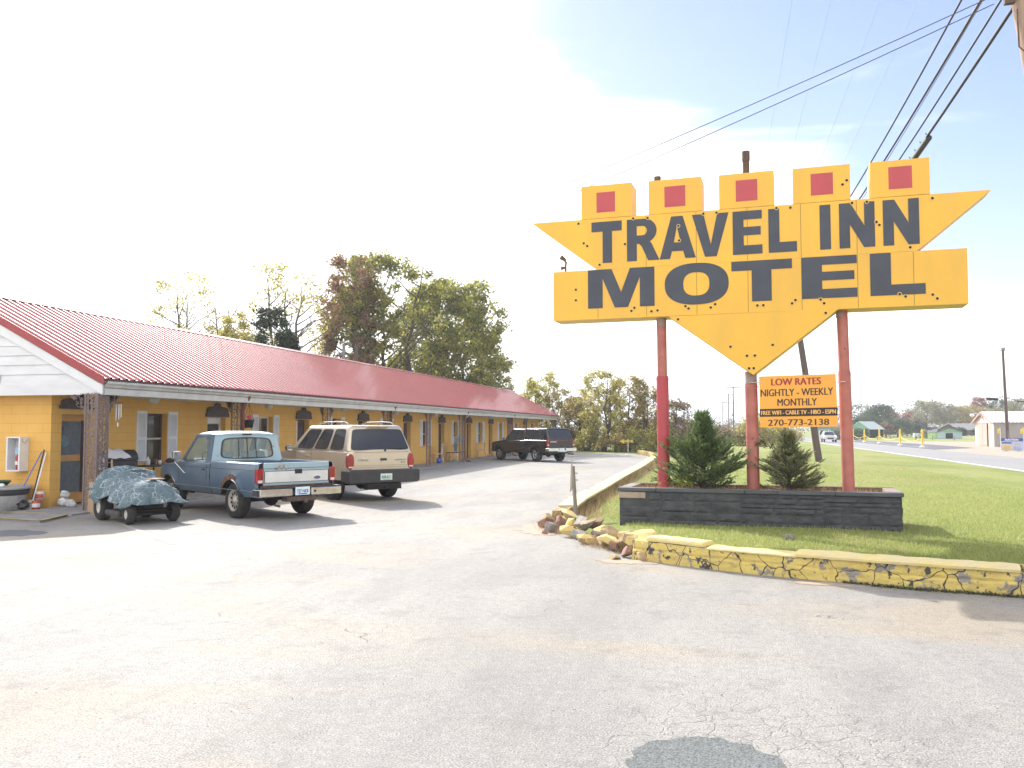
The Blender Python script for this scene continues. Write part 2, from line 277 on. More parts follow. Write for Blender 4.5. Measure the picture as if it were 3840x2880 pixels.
# ------------------------------------------------------------------ ground materials
def nodes_mat(name):
    m = bpy.data.materials.new(name); m.use_nodes = True; t = m.node_tree
    def N(k, ins=None, **kw):
        n = t.nodes.new(k)
        for a, b in kw.items(): setattr(n, a, b)
        for a, b in (ins or {}).items():
            if hasattr(b, 'is_output') or isinstance(b, bpy.types.NodeSocket): t.links.new(b, n.inputs[a])
            else: n.inputs[a].default_value = b
        return n
    return m, t, N, t.nodes['Principled BSDF']
def asphalt(name, base, cold, warm, cracks=True, stains=True, spk=1.0, crack_c=(0.10, 0.095, 0.09)):
    m, t, N, p = nodes_mat(name); L = t.links.new
    tcn = N('ShaderNodeTexCoord'); P = tcn.outputs['Object']
    def noise(scale, detail=5, rough=0.55, vec=P, dist=0): return N('ShaderNodeTexNoise', {'Vector': vec, 'Scale': scale, 'Detail': detail, 'Roughness': rough, 'Distortion': dist}).outputs[0]
    def rng(s, a, b, c=0.0, d=1.0): return N('ShaderNodeMapRange', {0: s, 1: a, 2: b, 3: c, 4: d}).outputs[0]
    def mixc(f, a, b, bt='MIX'):
        n = N('ShaderNodeMix', data_type='RGBA', blend_type=bt)
        for i, s in ((0, f), (6, a), (7, b)):
            if isinstance(s, bpy.types.NodeSocket): L(s, n.inputs[i])
            else: n.inputs[i].default_value = s if i == 0 else (*s, 1)
        return n.outputs[2]
    def mul(a, b, op='MULTIPLY'):
        n = N('ShaderNodeMath', operation=op)
        for i, s in enumerate((a, b)):
            if isinstance(s, bpy.types.NodeSocket): L(s, n.inputs[i])
            else: n.inputs[i].default_value = s
        return n.outputs[0]
    st = N('ShaderNodeMapping', {'Vector': P, 'Scale': (0.5, 0.16, 1), 'Rotation': (0, 0, 0.5)}).outputs[0]
    c = mixc(rng(noise(0.8, 7, .65, st), 0.44, 0.62), base, cold)
    if stains:
        st2 = N('ShaderNodeMapping', {'Vector': P, 'Scale': (0.35, 0.75, 1), 'Rotation': (0, 0, -0.25)}).outputs[0]
        c = mixc(mul(rng(noise(0.55, 7, .6, st2, 0.6), 0.50, 0.64), 0.75), c, warm)
        c = mixc(mul(rng(noise(2.3, 6, .65), 0.54, 0.68), 0.50), c, tuple(q * 0.60 for q in cold))
    v1 = N('ShaderNodeTexVoronoi', {'Vector': P, 'Scale': 75.0}); sp1 = rng(v1.outputs['Color'], 0.0, 1.0)
    g1 = noise(85, 3, .7); g2 = noise(30, 4, .75)
    c = mixc(mul(rng(g1, 0.50, 0.68), 1.0 * spk), c, tuple(q * 0.32 for q in base))
    c = mixc(mul(rng(g2, 0.54, 0.70), 0.55 * spk), c, tuple(q * 0.55 for q in base))
    c = mixc(mul(rng(g1, 0.48, 0.34), 0.8 * spk), c, tuple(min(1, q * 1.35) for q in base))
    # sparse dark and pale pebbles
    v3 = N('ShaderNodeTexVoronoi', {'Vector': P, 'Scale': 16.0, 'Randomness': 1.0}); peb = mul(rng(v3.outputs['Distance'], 0.16, 0.12), rng(N('ShaderNodeSeparateColor', {0: v3.outputs['Color']}).outputs[0], 0.93, 0.95))
    c = mixc(peb, c, (0.10, 0.10, 0.11)); g3 = noise(13, 5, .75); g4 = noise(1.1, 8, .72, st, 1.0); c = mixc(mul(rng(g4, 0.50, 0.66), 0.32 * spk), c, tuple(q * 0.62 for q in cold)); c = mixc(mul(rng(g3, 0.50, 0.70), 0.55 * spk), c, tuple(q * 0.55 for q in base)); c = mixc(mul(rng(g3, 0.46, 0.32), 0.35 * spk), c, tuple(min(1, q * 1.25) for q in base))
    height = mul(g1, 0.5); height = mul(height, mul(g2, 0.8), 'ADD')
    if cracks:
        dv = N('ShaderNodeVectorMath', {0: P, 1: N('ShaderNodeVectorMath', {0: N('ShaderNodeTexNoise', {'Vector': P, 'Scale': 1.6, 'Detail': 6.0}).outputs['Color'], 3: 0.9}, operation='SCALE').outputs[0]}, operation='ADD').outputs[0]
        big = N('ShaderNodeTexVoronoi', {'Vector': dv, 'Scale': 0.33}, feature='DISTANCE_TO_EDGE').outputs['Distance']
        kb = mul(mul(rng(big, 0.003, 0.0006), rng(noise(0.35, 3), 0.46, 0.60)), rng(noise(2.2, 3), 0.42, 0.60))
        dv2 = N('ShaderNodeVectorMath', {0: P, 1: N('ShaderNodeVectorMath', {0: N('ShaderNodeTexNoise', {'Vector': P, 'Scale': 7.0, 'Detail': 4.0}).outputs['Color'], 3: 0.16}, operation='SCALE').outputs[0]}, operation='ADD').outputs[0]
        sm = N('ShaderNodeTexVoronoi', {'Vector': dv2, 'Scale': 5.2}, feature='DISTANCE_TO_EDGE').outputs['Distance']
        gd = N('ShaderNodeVectorMath', {0: P, 1: (0.25, 4.9, 0)}, operation='DISTANCE').outputs['Value']
        area = mul(rng(gd, 1.15, 0.5), rng(noise(0.45, 4), 0.66, 0.74), 'MAXIMUM')
        ks = mul(mul(rng(sm, 0.035, 0.008), area), 0.36)
        k = mul(kb, ks, 'MAXIMUM'); c = mixc(mul(k, 0.30), c, crack_c); height = mul(height, mul(k, -1.2), 'ADD')
    L(c, p.inputs['Base Color']); p.inputs['Roughness'].default_value = 0.78; p.inputs['Specular IOR Level'].default_value = 0.35
    b = N('ShaderNodeBump', {'Height': height, 'Strength': 0.9, 'Distance': 0.014}); L(b.outputs[0], p.inputs['Normal'])
    return m
lot_m = asphalt('old_pale_asphalt', (0.350, 0.336, 0.314), (0.268, 0.260, 0.250), (0.40, 0.325, 0.225))
road_m = asphalt('grey_road_surface', (0.30, 0.295, 0.29), (0.27, 0.265, 0.265), (0.31, 0.295, 0.28), cracks=False, stains=False, spk=0.5)
drive_m = asphalt('dark_drive_asphalt', (0.15, 0.148, 0.165), (0.13, 0.13, 0.15), (0.16, 0.15, 0.15), cracks=False, stains=False, spk=0.5)
patch_m = asphalt('fresh_tar_patch', (0.17, 0.185, 0.185), (0.13, 0.145, 0.148), (0.13, 0.13, 0.13), cracks=False, stains=False, spk=1.2)
gravel_m = asphalt('tan_gravel', (0.42, 0.36, 0.29), (0.37, 0.315, 0.25), (0.44, 0.36, 0.26), cracks=False, spk=0.8)
def grass_ground(name, a, b, c, sc_=1.0):
    m, t, N, p = nodes_mat(name); L = t.links.new; P = N('ShaderNodeTexCoord').outputs['Object']
    def mixc(f, x, y):
        n = N('ShaderNodeMix', data_type='RGBA'); L(f, n.inputs[0])
        for i, s in ((6, x), (7, y)):
            if isinstance(s, bpy.types.NodeSocket): L(s, n.inputs[i])
            else: n.inputs[i].default_value = (*s, 1)
        return n.outputs[2]
    def nz_(s, d=6, v=P): return N('ShaderNodeTexNoise', {'Vector': v, 'Scale': s * sc_, 'Detail': d, 'Roughness': .65}).outputs[0]
    mpv = N('ShaderNodeMapping', {'Vector': P, 'Scale': (1, .35, 1)}).outputs[0]
    c1 = mixc(N('ShaderNodeMapRange', {0: nz_(0.35, 7, mpv), 1: 0.42, 2: 0.62}).outputs[0], a, b)
    c1 = mixc(N('ShaderNodeMapRange', {0: nz_(0.22, 6, mpv), 1: 0.50, 2: 0.68}).outputs[0], c1, c)
    c1 = mixc(N('ShaderNodeMapRange', {0: nz_(22, 4), 1: 0.45, 2: 0.75}).outputs[0], c1, tuple(q * .55 for q in a))
    L(c1, p.inputs['Base Color']); p.inputs['Roughness'].default_value = 1.0; p.inputs['Specular IOR Level'].default_value = 0.1
    L(N('ShaderNodeBump', {'Height': nz_(30, 4), 'Strength': .8, 'Distance': .05}).outputs[0], p.inputs['Normal'])
    return m
lawn_m = grass_ground('lawn_turf', (0.25, 0.29, 0.095), (0.33, 0.35, 0.135), (0.40, 0.35, 0.19))
field_m = grass_ground('field_turf', (0.26, 0.30, 0.115), (0.33, 0.345, 0.155), (0.40, 0.36, 0.22), .3)
soil_m = mat('dry_soil_litter', (0.30, 0.21, 0.14), 1.0, (0.16, 0.12, 0.08), scale=12, bump=.6)

# ------------------------------------------------------------------ terrain, lot, road
def ground_z(x, y):
    r = sstep(170, 300, np.asarray(y, float)) * sstep(30, 62, np.asarray(x, float)) * 2.4
    far = sstep(300, 1500, np.hypot(x, y)) * 0.0
    return -0.03 + r + far
def gridmesh(name, xs, ys, zf, m, smooth=True):
    X, Y = np.meshgrid(xs, ys); Z = zf(X, Y); b = MB()
    b.grid([[(X[j, i], Y[j, i], Z[j, i]) for i in range(len(xs))] for j in range(len(ys))], smooth)
    return b.build(name, m)
ax = np.unique(np.concatenate([np.linspace(-2500, -150, 8), np.linspace(-150, 20, 12), np.linspace(20, 110, 24), np.linspace(110, 2500, 10)]))
ay = np.unique(np.concatenate([np.linspace(-120, 150, 14), np.linspace(150, 330, 26), np.linspace(330, 3000, 10)]))
tag(gridmesh('ground', ax, ay, ground_z, field_m), kind='structure')
def sheet(name, pts, z, m):
    b = MB(); b.prism(pts, z - 0.02, z, 'z'); return tag(b.build(name, m), kind='structure')
# parking lot: from the walkway to the kerb and round the front of the lawn
bm_ = MB()
lot = [(-45, -14), (60, -14), (60, 9.6), (3.0, 9.72), (0.85, 10.40), (-0.3, 11.3), (-1.4, 13.2), (-2.5, 15.6), (-3.0, 17), (-3.25, 24), (-3.3, 38), (-3.6, 47), (-4.4, 55), (-6.0, 60.2), (-9.5, 61.6), (-12.4, 66), (-14, 72), (-16, 78), (-45, 78)]
bm_.prism(lot, -0.10, 0.0, 'z'); tag(bm_.build('parking_lot', lot_m), kind='structure')
sheet('road', [(11.75, -40), (17.4, -40), (17.4, 400), (11.75, 400)], -0.006, road_m)
sheet('road_edge_line', [(12.0, -40), (12.13, -40), (12.13, 400), (12.0, 400)], 0.0, mat('white_road_paint', (0.72, 0.72, 0.70), .7))
sheet('gravel_yard', [(17.4, -40), (60, -40), (60, 40), (52, 112), (30, 131), (22, 128), (17.4, 126)], -0.008, gravel_m)
sheet('side_road', [(17.4, 78), (22.6, 86), (23.0, 104), (20.5, 160), (17.4, 172)], -0.002, drive_m)
sheet('side_road_line', [(18.5, 86), (18.62, 86), (18.62, 122), (18.5, 122)], 0.002, white_clean)
b = MB(); pts = [(52.5, 150), (53.5, 165), (50, 178), (52.5, 192), (56, 203)]
for (x, y), (x2, y2) in zip(pts, pts[1:]):
    n = 5
    for k in range(n):
        f0, f1 = k / n, (k + 1) / n
        a = (x + (x2 - x) * f0, y + (y2 - y) * f0); c = (x + (x2 - x) * f1, y + (y2 - y) * f1)
        b.add([(a[0] - 1.3, a[1], float(ground_z(a[0] - 1.3, a[1])) + .03), (a[0] + 1.3, a[1], float(ground_z(a[0] + 1.3, a[1])) + .03), (c[0] + 1.3, c[1], float(ground_z(c[0] + 1.3, c[1])) + .03), (c[0] - 1.3, c[1], float(ground_z(c[0] - 1.3, c[1])) + .03)], [(0, 1, 2, 3)])
tag(b.build('farm_track', gravel_m), kind='structure')
# lawn between kerb and road
def lawn_edge(y):
    ys = [9.6, 9.75, 10.35, 11.3, 13.2, 15.6, 24, 38, 47, 55, 61, 400]; xs = [9.0, 3.15, 0.9, -0.85, -2.0, -2.8, -3.1, -3.15, -3.45, -4.2, -5.0, -5.0]
    return np.interp(y, ys, xs)
def lawn_z(x, y):
    e = x - lawn_edge(y); s = sstep(.02, np.where(y < 15.4, .95, 1.6), e)
    zf = 0.20 * sstep(30, 15, y) + 0.03
    left = np.where(y > 11.25, s, 1.0); lo_ = np.where((y > 11.2) & (y < 15.3), 0.0, 0.05)
    z = lo_ + (zf - lo_) * left
    return np.where(True, z * sstep(11.9, 9.5, x) + 0.0 * x - 0.004, 0) + 0.008 * np.sin(x * 2.1 + y * 1.3)
ys_ = np.unique(np.concatenate([np.linspace(9.62, 18, 44), np.linspace(18, 64, 40), np.linspace(64, 200, 12)]))
b = MB(); rows = []
for y in ys_:
    e = float(lawn_edge(y)); xs = e + (11.76 - e) * np.linspace(0, 1, 46) ** 1.3
    rows.append([(e if y > 11.3 else e + .02, float(y), -.06 if y > 11.3 else .02)] + [(float(x), float(y), float(lawn_z(x, y))) for x in xs])
b.grid(rows, True); tag(b.build('lawn', lawn_m), kind='structure')
# loose tar patch and its crumbs, worn dark stain by the walkway, faded bay lines
def blob(cx, cy, rx, ry, n=40, j=.06, sd=3):
    g = random.Random(sd); a = [1 + g.uniform(-j, j) for _ in range(n)]
    return [(cx + rx * math.cos(2 * math.pi * i / n) * a[i], cy + ry * math.sin(2 * math.pi * i / n) * a[i]) for i in range(n)]
tag(sheet('tar_patch', blob(-0.08, 4.52, 0.40, 0.42, 44, .07), 0.004, patch_m), kind='structure')
sheet('tar_stain', blob(-11.35, 11.8, 0.62, 0.42, 30, .12, 5), 0.004, drive_m)
g = random.Random(11); V = []
for i in range(1500):
    if i < 620: a = g.uniform(0, 6.28); r = g.gauss(.95, .10); x = -0.08 + .40 * r * math.cos(a); y = 4.52 + .42 * r * math.sin(a); s = g.uniform(.002, .0065)
    elif i < 1050: x = g.gauss(0.1, 1.1); y = g.gauss(4.9, .9); s = g.uniform(.0025, .007)
    else: x = g.uniform(-6, 5); y = g.uniform(2.6, 9.5); s = g.uniform(.003, .009)
    c = Vector((x, y, s * .5)); q = [c + Vector((g.uniform(-1, 1), g.uniform(-1, 1), g.uniform(-.3, 1))) * s for _ in range(4)]
    for f in ((0, 1, 2), (0, 2, 3), (0, 3, 1), (1, 3, 2)): V.append([q[k] for k in f])
tag(quads_np('gravel_crumbs', np.array([[tuple(p) for p in f] for f in V]), mat('dark_crumbs', (0.10, 0.10, 0.105), .9, island=[(0.07, 0.07, 0.075), (0.22, 0.21, 0.20), (0.4, 0.37, 0.33)]), n=3), 'dark loose gravel crumbs scattered on the pale asphalt', 'gravel', kind='stuff')
bay = mat('faded_yellow_line', (0.40, 0.34, 0.20), .8, (0.33, 0.32, 0.31), scale=9, lo=.4, hi=.55)
b = MB()
for y in (13.0, 16.9, 20.9, 24.6, 28.3, 32.0, 35.7, 39.4, 43.1, 50.5, 54.2, 58):
    d = Vector((.77, -.64, 0)); n = Vector((.64, .77, 0)) * .045; p = Vector((-11.4, y + 1.2, 0.004)); q = p + d * 4.6
    b.add([p + n, q + n, q - n, p - n], [(0, 1, 2, 3)])
tag(b.build('parking_bay_marking', bay), kind='structure')

# ------------------------------------------------------------------ the motel
def wall_mat(name, col, col2, worn):
    m, t, N, p = nodes_mat(name); L = t.links.new; P = N('ShaderNodeTexCoord').outputs['Object']
    s = N('ShaderNodeSeparateXYZ', {0: P}); u = N('ShaderNodeMath', {0: s.outputs[0], 1: s.outputs[1]}, operation='ADD')
    v = N('ShaderNodeCombineXYZ', {0: u.outputs[0], 1: s.outputs[2]}).outputs[0]
    br = N('ShaderNodeTexBrick', {'Vector': v, 'Color1': (*col, 1), 'Color2': (*[c * .965 for c in col], 1), 'Mortar': (*[c * .72 for c in col], 1), 'Scale': 1.0, 'Mortar Size': 0.006, 'Mortar Smooth': .6, 'Brick Width': 0.41, 'Row Height': 0.203})
    st = N('ShaderNodeMapping', {'Vector': P, 'Scale': (1, 1, .35)}).outputs[0]
    n = N('ShaderNodeTexNoise', {'Vector': st, 'Scale': 2.2, 'Detail': 7.0}).outputs[0]
    f = N('ShaderNodeMapRange', {0: n, 1: .42, 2: .66, 4: .55}).outputs[0]
    mx_ = N('ShaderNodeMix', {0: f, 6: br.outputs[0], 7: (*col2, 1)}, data_type='RGBA')
    zz = N('ShaderNodeMapRange', {0: s.outputs[2], 1: 0.45, 2: 0.0}).outputs[0]; n3 = N('ShaderNodeTexNoise', {'Vector': P, 'Scale': 6.0, 'Detail': 6.0}).outputs[0]
    ad = N('ShaderNodeMath', {0: zz, 1: n3}, operation='MULTIPLY'); f3 = N('ShaderNodeMapRange', {0: ad.outputs[0], 1: .25, 2: .6, 4: .7}).outputs[0]
    m3 = N('ShaderNodeMix', {0: f3, 6: mx_.outputs[2], 7: (*worn, 1)}, data_type='RGBA')
    L(m3.outputs[2], p.inputs['Base Color']); p.inputs['Roughness'].default_value = .7
    hb = N('ShaderNodeMath', {0: N('ShaderNodeMath', {0: br.outputs['Fac'], 1: -1.0}, operation='MULTIPLY').outputs[0], 1: N('ShaderNodeMath', {0: N('ShaderNodeTexNoise', {'Vector': P, 'Scale': 45.0}).outputs[0], 1: .35}, operation='MULTIPLY').outputs[0]}, operation='ADD').outputs[0]
    L(N('ShaderNodeBump', {'Height': hb, 'Strength': .35, 'Distance': .012}).outputs[0], p.inputs['Normal'])
    return m
wall_m = wall_mat('orange_yellow_block_paint', (0.78, 0.44, 0.10), (0.80, 0.49, 0.14), (0.42, 0.26, 0.11))
WX = -14.0; Y0, Y1 = 15.65, 66.8; EX = -12.45; RX = -16.4; BX = -20.35
EZ, RZ = 2.76, 4.80
motel = empty('motel', (-14, 15.65, 0), 0, 'long low yellow-orange motel with red ribbed metal roof and covered walkway', 'motel')
MO = Matrix.Translation((14, -15.65, 0))
def mbuild(b, name, m, **k): b.xform(MO); return b.build(name, m, motel if 'parent' not in k else k.pop('parent'), **k)
KY = .9935
doors = [(16.06, 17.0), (21.6, 22.5), (26.87, 27.8), (32.0, 32.95), (37.1, 38.05), (42.15, 43.1), (47.2, 48.1), (52.05, 52.95), (57.0, 57.9), (61.8, 62.7)]
wins = [(18.93, 19.78, 18.55, 20.18), (24.33, 25.25, 23.96, 25.6), (29.6, 30.35, 29.25, 30.7), (34.55, 35.45, 34.2, 35.8), (39.68, 40.5, 39.3, 40.9), (44.68, 45.45, 44.3, 45.8), (49.58, 50.5, 49.2, 50.9), (54.6, 55.4, 54.2, 55.8), (58.95, 59.8, 58.6, 60.2), (64.25, 65.15, 63.9, 65.5)]
doors = [(a * KY, c * KY) for a, c in doors]; wins = [tuple(q * KY for q in w_) for w_ in wins]
ops = sorted([(a, c, 0.05, 2.03) for a, c in doors] + [(a, c, .90, 2.10) for a, c, _, _ in wins])
b = MB(); y = Y0; TH = 0.24; TOPZ = 2.46
for (a, c, z0, z1) in ops:
    b.bx(WX - TH, WX, y, a, -.05, TOPZ); b.bx(WX - TH, WX, a, c, z1, TOPZ)
    if z0 > .1: b.bx(WX - TH, WX, a, c, -.05, z0)
    y = c
b.bx(WX - TH, WX, y, Y1, -.05, TOPZ); mbuild(b, 'wall', wall_m)
b = MB(); b.bx(BX + .3, WX - TH, Y0, Y0 + .2, -.05, TOPZ); mbuild(b, 'wall', wall_m, label='plain orange end wall under the white gable')
b = MB(); b.bx(BX + .3, WX - TH, Y1 - .2, Y1, -.05, TOPZ); b.bx(BX + .1, BX + .3, Y0, Y1, -.05, TOPZ); mbuild(b, 'wall', wall_m)
b = MB(); b.bx(-19, WX - .6, Y0 + .6, Y1 - .6, 0, .04); mbuild(b, 'floor_slab', conc)
b = MB(); b.bx(WX, -12.38, Y0 - 1.2, Y1 + .4, -.04, .035); mbuild(b, 'walkway', conc)
b = MB(); b.bx(WX - .02, EX - .02, Y0 - .28, Y1 + .4, TOPZ, TOPZ + .04); mbuild(b, 'porch_ceiling', mat('porch_ceiling_paint', (0.76, 0.72, 0.62), .7))
# roof sheet with raised ribs running down the slope
def roof_side(x_eave, sgn):
    rows = []; n = 12; prof = []
    yy = Y0 - .38
    while yy < Y1 + .42:
        prof += [(yy, 0), (yy + .160, 0), (yy + .180, .034), (yy + .222, .034)]; yy += .245
    prof.append((yy, 0))
    sl_ = Vector((RX - x_eave, 0, RZ - EZ)); nrm = Vector((sl_.z, 0, -sl_.x)) * (1 if sl_.z * 1 > 0 else -1); nrm.normalize()
    if nrm.z < 0: nrm = -nrm
    for k in range(2):
        o = Vector((x_eave, 0, EZ)) + sl_ * k
        rows.append([o + nrm * h + Vector((0, yv, 0)) for yv, h in prof])
    return rows
b = MB(); b.grid(roof_side(EX + .07, 1), False); b.grid(roof_side(2 * RX - EX - .07, -1), False)
mbuild(b, 'roof', roof_red)
b = MB()
for s in (1, -1): b.add([(RX, Y0 - .40, RZ + .055), (RX, Y1 + .44, RZ + .055), (RX + s * .16, Y1 + .44, RZ - .03), (RX + s * .16, Y0 - .40, RZ - .03)], [(0, 1, 2, 3)])
mbuild(b, 'ridge_cap', mat('ridge_cap_metal', (0.45, 0.12, 0.12), .35, coat=.3))
for yv in (Y0 - .41, Y1 + .41):   # rake trims at both gables
    b = MB()
    for s in (1, -1):
        xe = EX + .07 if s == 1 else 2 * RX - EX - .07
        p = [(xe, EZ + .035), (RX, RZ + .035), (RX, RZ - .15), (xe, EZ - .14)]
        b.prism(p, yv, yv + .025, 'y')
    mbuild(b, 'roof_trim_and_gap_shade', roof_trim)
b = MB(); b.bx(EX + .04, EX + .075, Y0 - .38, Y1 + .4, EZ - .045, EZ - .012); mbuild(b, 'roof_trim_and_gap_shade', mat('gap_shade_strip', (0.10, 0.05, 0.055), .6))  # dark strip stands in for the shaded gap above the gutter
b = MB()   # K gutter and beam
gp = [(EX - .03, 2.575), (EX + .03, 2.575), (EX + .05, 2.62), (EX + .095, 2.655), (EX + .10, 2.70), (EX + .085, 2.70), (EX + .08, 2.665), (EX - .03, 2.60)]
b.prism(gp, Y0 - .30, Y1 + .38, 'y'); b.xform(Matrix.Identity(4)); mbuild(b, 'gutter', gutter_m)
b = MB(); b.bx(EX - .09, EX - .035, Y0 - .30, Y1 + .36, 2.42, 2.735)
b.bx(EX - .045, EX + .015, Y0 - .30, Y1 + .36, 2.42, 2.555); mbuild(b, 'eave_beam', gutter_m)
# white clapboard gable
b = MB(); ey = Y0 - .34
sl = (RZ - EZ) / (RX - EX - .07)
def zr(x): return EZ - .10 + (x - EX - .07) * sl if x > RX else EZ - .10 + (2 * RX - x - EX - .07) * sl
xl, xr = 2 * RX - EX, EX
b.prism([(xl, 2.42), (xr, 2.42), (xr, 2.66), (xl, 2.66)], ey - .02, ey + .02, 'y')
z = 2.66; k = 0
while z < RZ - .2:
    z2 = min(z + .205, RZ - .15); x_r = EX + .07 + (z + .10 - EZ) / sl; x_r2 = EX + .07 + (z2 + .10 - EZ) / sl
    x_l = 2 * RX - x_r; x_l2 = 2 * RX - x_r2
    b.add([(x_l, ey - .018, z), (x_r, ey - .018, z), (x_r2, ey + .004, z2), (x_l2, ey + .004, z2), (x_l, ey + .02, z), (x_r, ey + .02, z)], [(0, 1, 2, 3), (0, 4, 5, 1)]); z = z2
mbuild(b, 'gable_siding', white_p)
b = MB()
for s in (1, -1):
    xe = EX + .02 if s == 1 else 2 * RX - EX - .02
    b.prism([(xe, EZ - .14), (RX, RZ - .15), (RX, RZ - .36), (xe, EZ - .34)], ey - .045, ey - .02, 'y')
mbuild(b, 'gable_board', white_clean)
b = MB(); b.bx(-15.42, -15.12, ey - .09, ey - .02, 2.80, 2.98); b.bx(-15.55, -15.0, ey - .05, ey - .02, 2.68, 2.86); mbuild(b, 'junction_box', white_p)
b = MB(); b.bx(BX + .1, WX, ey, Y0, TOPZ, TOPZ + .03); mbuild(b, 'gable_soffit', white_p)
b = MB(); xl2 = 2 * RX - EX; b.prism([(xl2, 2.44), (xr, 2.44), (xr, 2.66), (RX, RZ - .16), (xl2, 2.66)], Y1 + .34, Y1 + .37, 'y'); mbuild(b, 'gable_siding', white_p)
# doors
def crown(w_=1.0, h=.42):
    p = [(-.5, 0), (-.5, .12), (-.46, .17), (-.46, .28), (-.42, .36), (-.30, .40), (-.13, .42), (-.11, .50), (-.06, .55), (0, .56)]
    p = [(x * w_, z_ * h / .56) for x, z_ in p]
    return p + [(-x, z_) for x, z_ in p[-2::-1]]
for i, (a, c) in enumerate(doors):
    cy_ = (a + c) / 2; xr_ = WX - .17
    b = MB()
    if i == 0:
        b.bx(xr_ - .03, xr_, a, c, .05, 2.03); d = mbuild(b, 'door', orange_trim, label='orange storm door with grey screens and a figure 1')
        for z0, z1 in ((1.13, 1.88), (.30, .99)):
            s_ = MB(); s_.bx(xr_, xr_ + .012, a + .02, c - .16, z0, z1); mbuild(s_, 'door_screen_and_shade', grey_screen, parent=d); d.children[-1].matrix_parent_inverse.identity()
        s_ = MB(); s_.bx(xr_, xr_ + .016, c - .15, c - .02, .28, 1.9); mbuild(s_, 'door_screen_and_shade', dark_door, parent=d)  # dark strip paints the shadow gap beside the real screens
        s_ = MB(); s_.bx(xr_ + .012, xr_ + .02, a + .20, a + .225, 1.66, 1.76); mbuild(s_, 'door_number', letter_m, parent=d)
        s_ = MB(); s_.prism(blob(0, 0, .12, .13, 20, .25, 9), xr_ + .012, xr_ + .02, 'x'); s_.xform(Matrix.Translation((0, a + .28, 1.42))); s_.xform(Matrix.Rotation(0, 4, 'X'))
        mbuild(s_, 'door_decoration', mat('blue_wreath', (0.10, 0.18, 0.22), .8, (0.2, .26, .28), scale=14), parent=d)
    else:
        b.bx(xr_ - .03, xr_, a + .35 * (c - a) if i != 1 else a + .08, c - .04, .05, 1.98 if i != 1 else 1.84); d = mbuild(b, 'door', dark_door)
        s_ = MB()
        if i == 1: s_.bx(xr_ - .03, xr_ + .02, a, c, 1.86, 2.03); s_.bx(xr_ - .03, xr_ + .02, a, a + .07, .05, 1.86); s_.bx(xr_ - .03, xr_ + .02, c - .08, c, .05, 1.86)
        elif i in (2, 3, 4, 5, 7): s_.bx(xr_ - .02, xr_ + .03, a, a + .35 * (c - a), .05, 2.0)
        else: s_.bx(xr_ - .02, xr_ + .03, a, a + .08, .05, 2.03)
        mbuild(s_, 'door_frame', white_clean, parent=d)
        s_ = MB(); s_.ico((xr_ + .04, c - .12, .98), .03, 1); mbuild(s_, 'handle', chrome, parent=d)
    b = MB(); b.prism([(cy_ + x, 2.03 + (.02 if i else .12) + z_) for x, z_ in crown(1.12, .40 if i else .32)], WX + .003, WX + .06, 'x')
    mbuild(b, 'door_canopy', canopy_m)
# windows with louvred shutters
for i, (a, c, sa, sb) in enumerate(wins):
    b = MB(); xw = WX - .19
    b.bx(xw - .03, xw, a, c, .90, 2.10); wn = mbuild(b, 'window', glass_dark)
    s_ = MB()
    for (q0, q1, z0, z1) in ((a, a + .04, .90, 2.1), (c - .04, c, .90, 2.1), (a + .04, c - .04, .90, .95), (a + .04, c - .04, 2.05, 2.1)): s_.bx(xw, xw + .03, q0, q1, z0, z1)
    mbuild(s_, 'window_frame', mat('dark_window_frame', (0.10, 0.075, 0.07), .6) if i != 1 else white_clean, parent=wn)
    s_ = MB(); s_.bx(xw, xw + .04, a + .04, c - .04, 1.44, 1.48); mbuild(s_, 'window_rail', gutter_m, parent=wn)
    if i % 3 != 0:
        s_ = MB(); s_.bx(xw - .0, xw + .008, a + .05, a + .05 + (c - a) * (.35 if i % 2 else .6), 1.48 if i % 2 else .9, 2.04); mbuild(s_, 'curtain', mat('pale_curtain', (0.34, 0.33, 0.33), .9, (0.24, .23, .23), scale=9, stretch=(1, 8, .5)), parent=wn)
    s_ = MB(); s_.bx(WX - .2, WX + .05, a - .05, c + .05, .84, .895); mbuild(s_, 'window_sill', orange_trim, parent=wn)
    for q0, q1 in ((sa, a - .01), (c + .01, sb)):
        s_ = MB(); x0 = WX + .003; x1 = WX + .035
        for (r0, r1, z0, z1) in ((q0, q0 + .04, .88, 2.16), (q1 - .04, q1, .88, 2.16), (q0 + .04, q1 - .04, .88, .96), (q0 + .04, q1 - .04, 2.08, 2.16), (q0 + .04, q1 - .04, 1.44, 1.50)): s_.bx(x0, x1, r0, r1, z0, z1)
        zz = .975
        while zz < 2.07:
            if not 1.42 < zz < 1.5:
                s_.add([(x0 + .006, q0 + .04, zz + .03), (x0 + .006, q1 - .04, zz + .03), (x1 - .004, q1 - .04, zz), (x1 - .004, q0 + .04, zz)], [(0, 1, 2, 3)])
            zz += .034
        s_.bx(x0, x0 + .004, q0 + .04, q1 - .04, .96, 2.08)
        mbuild(s_, 'shutter', white_clean)
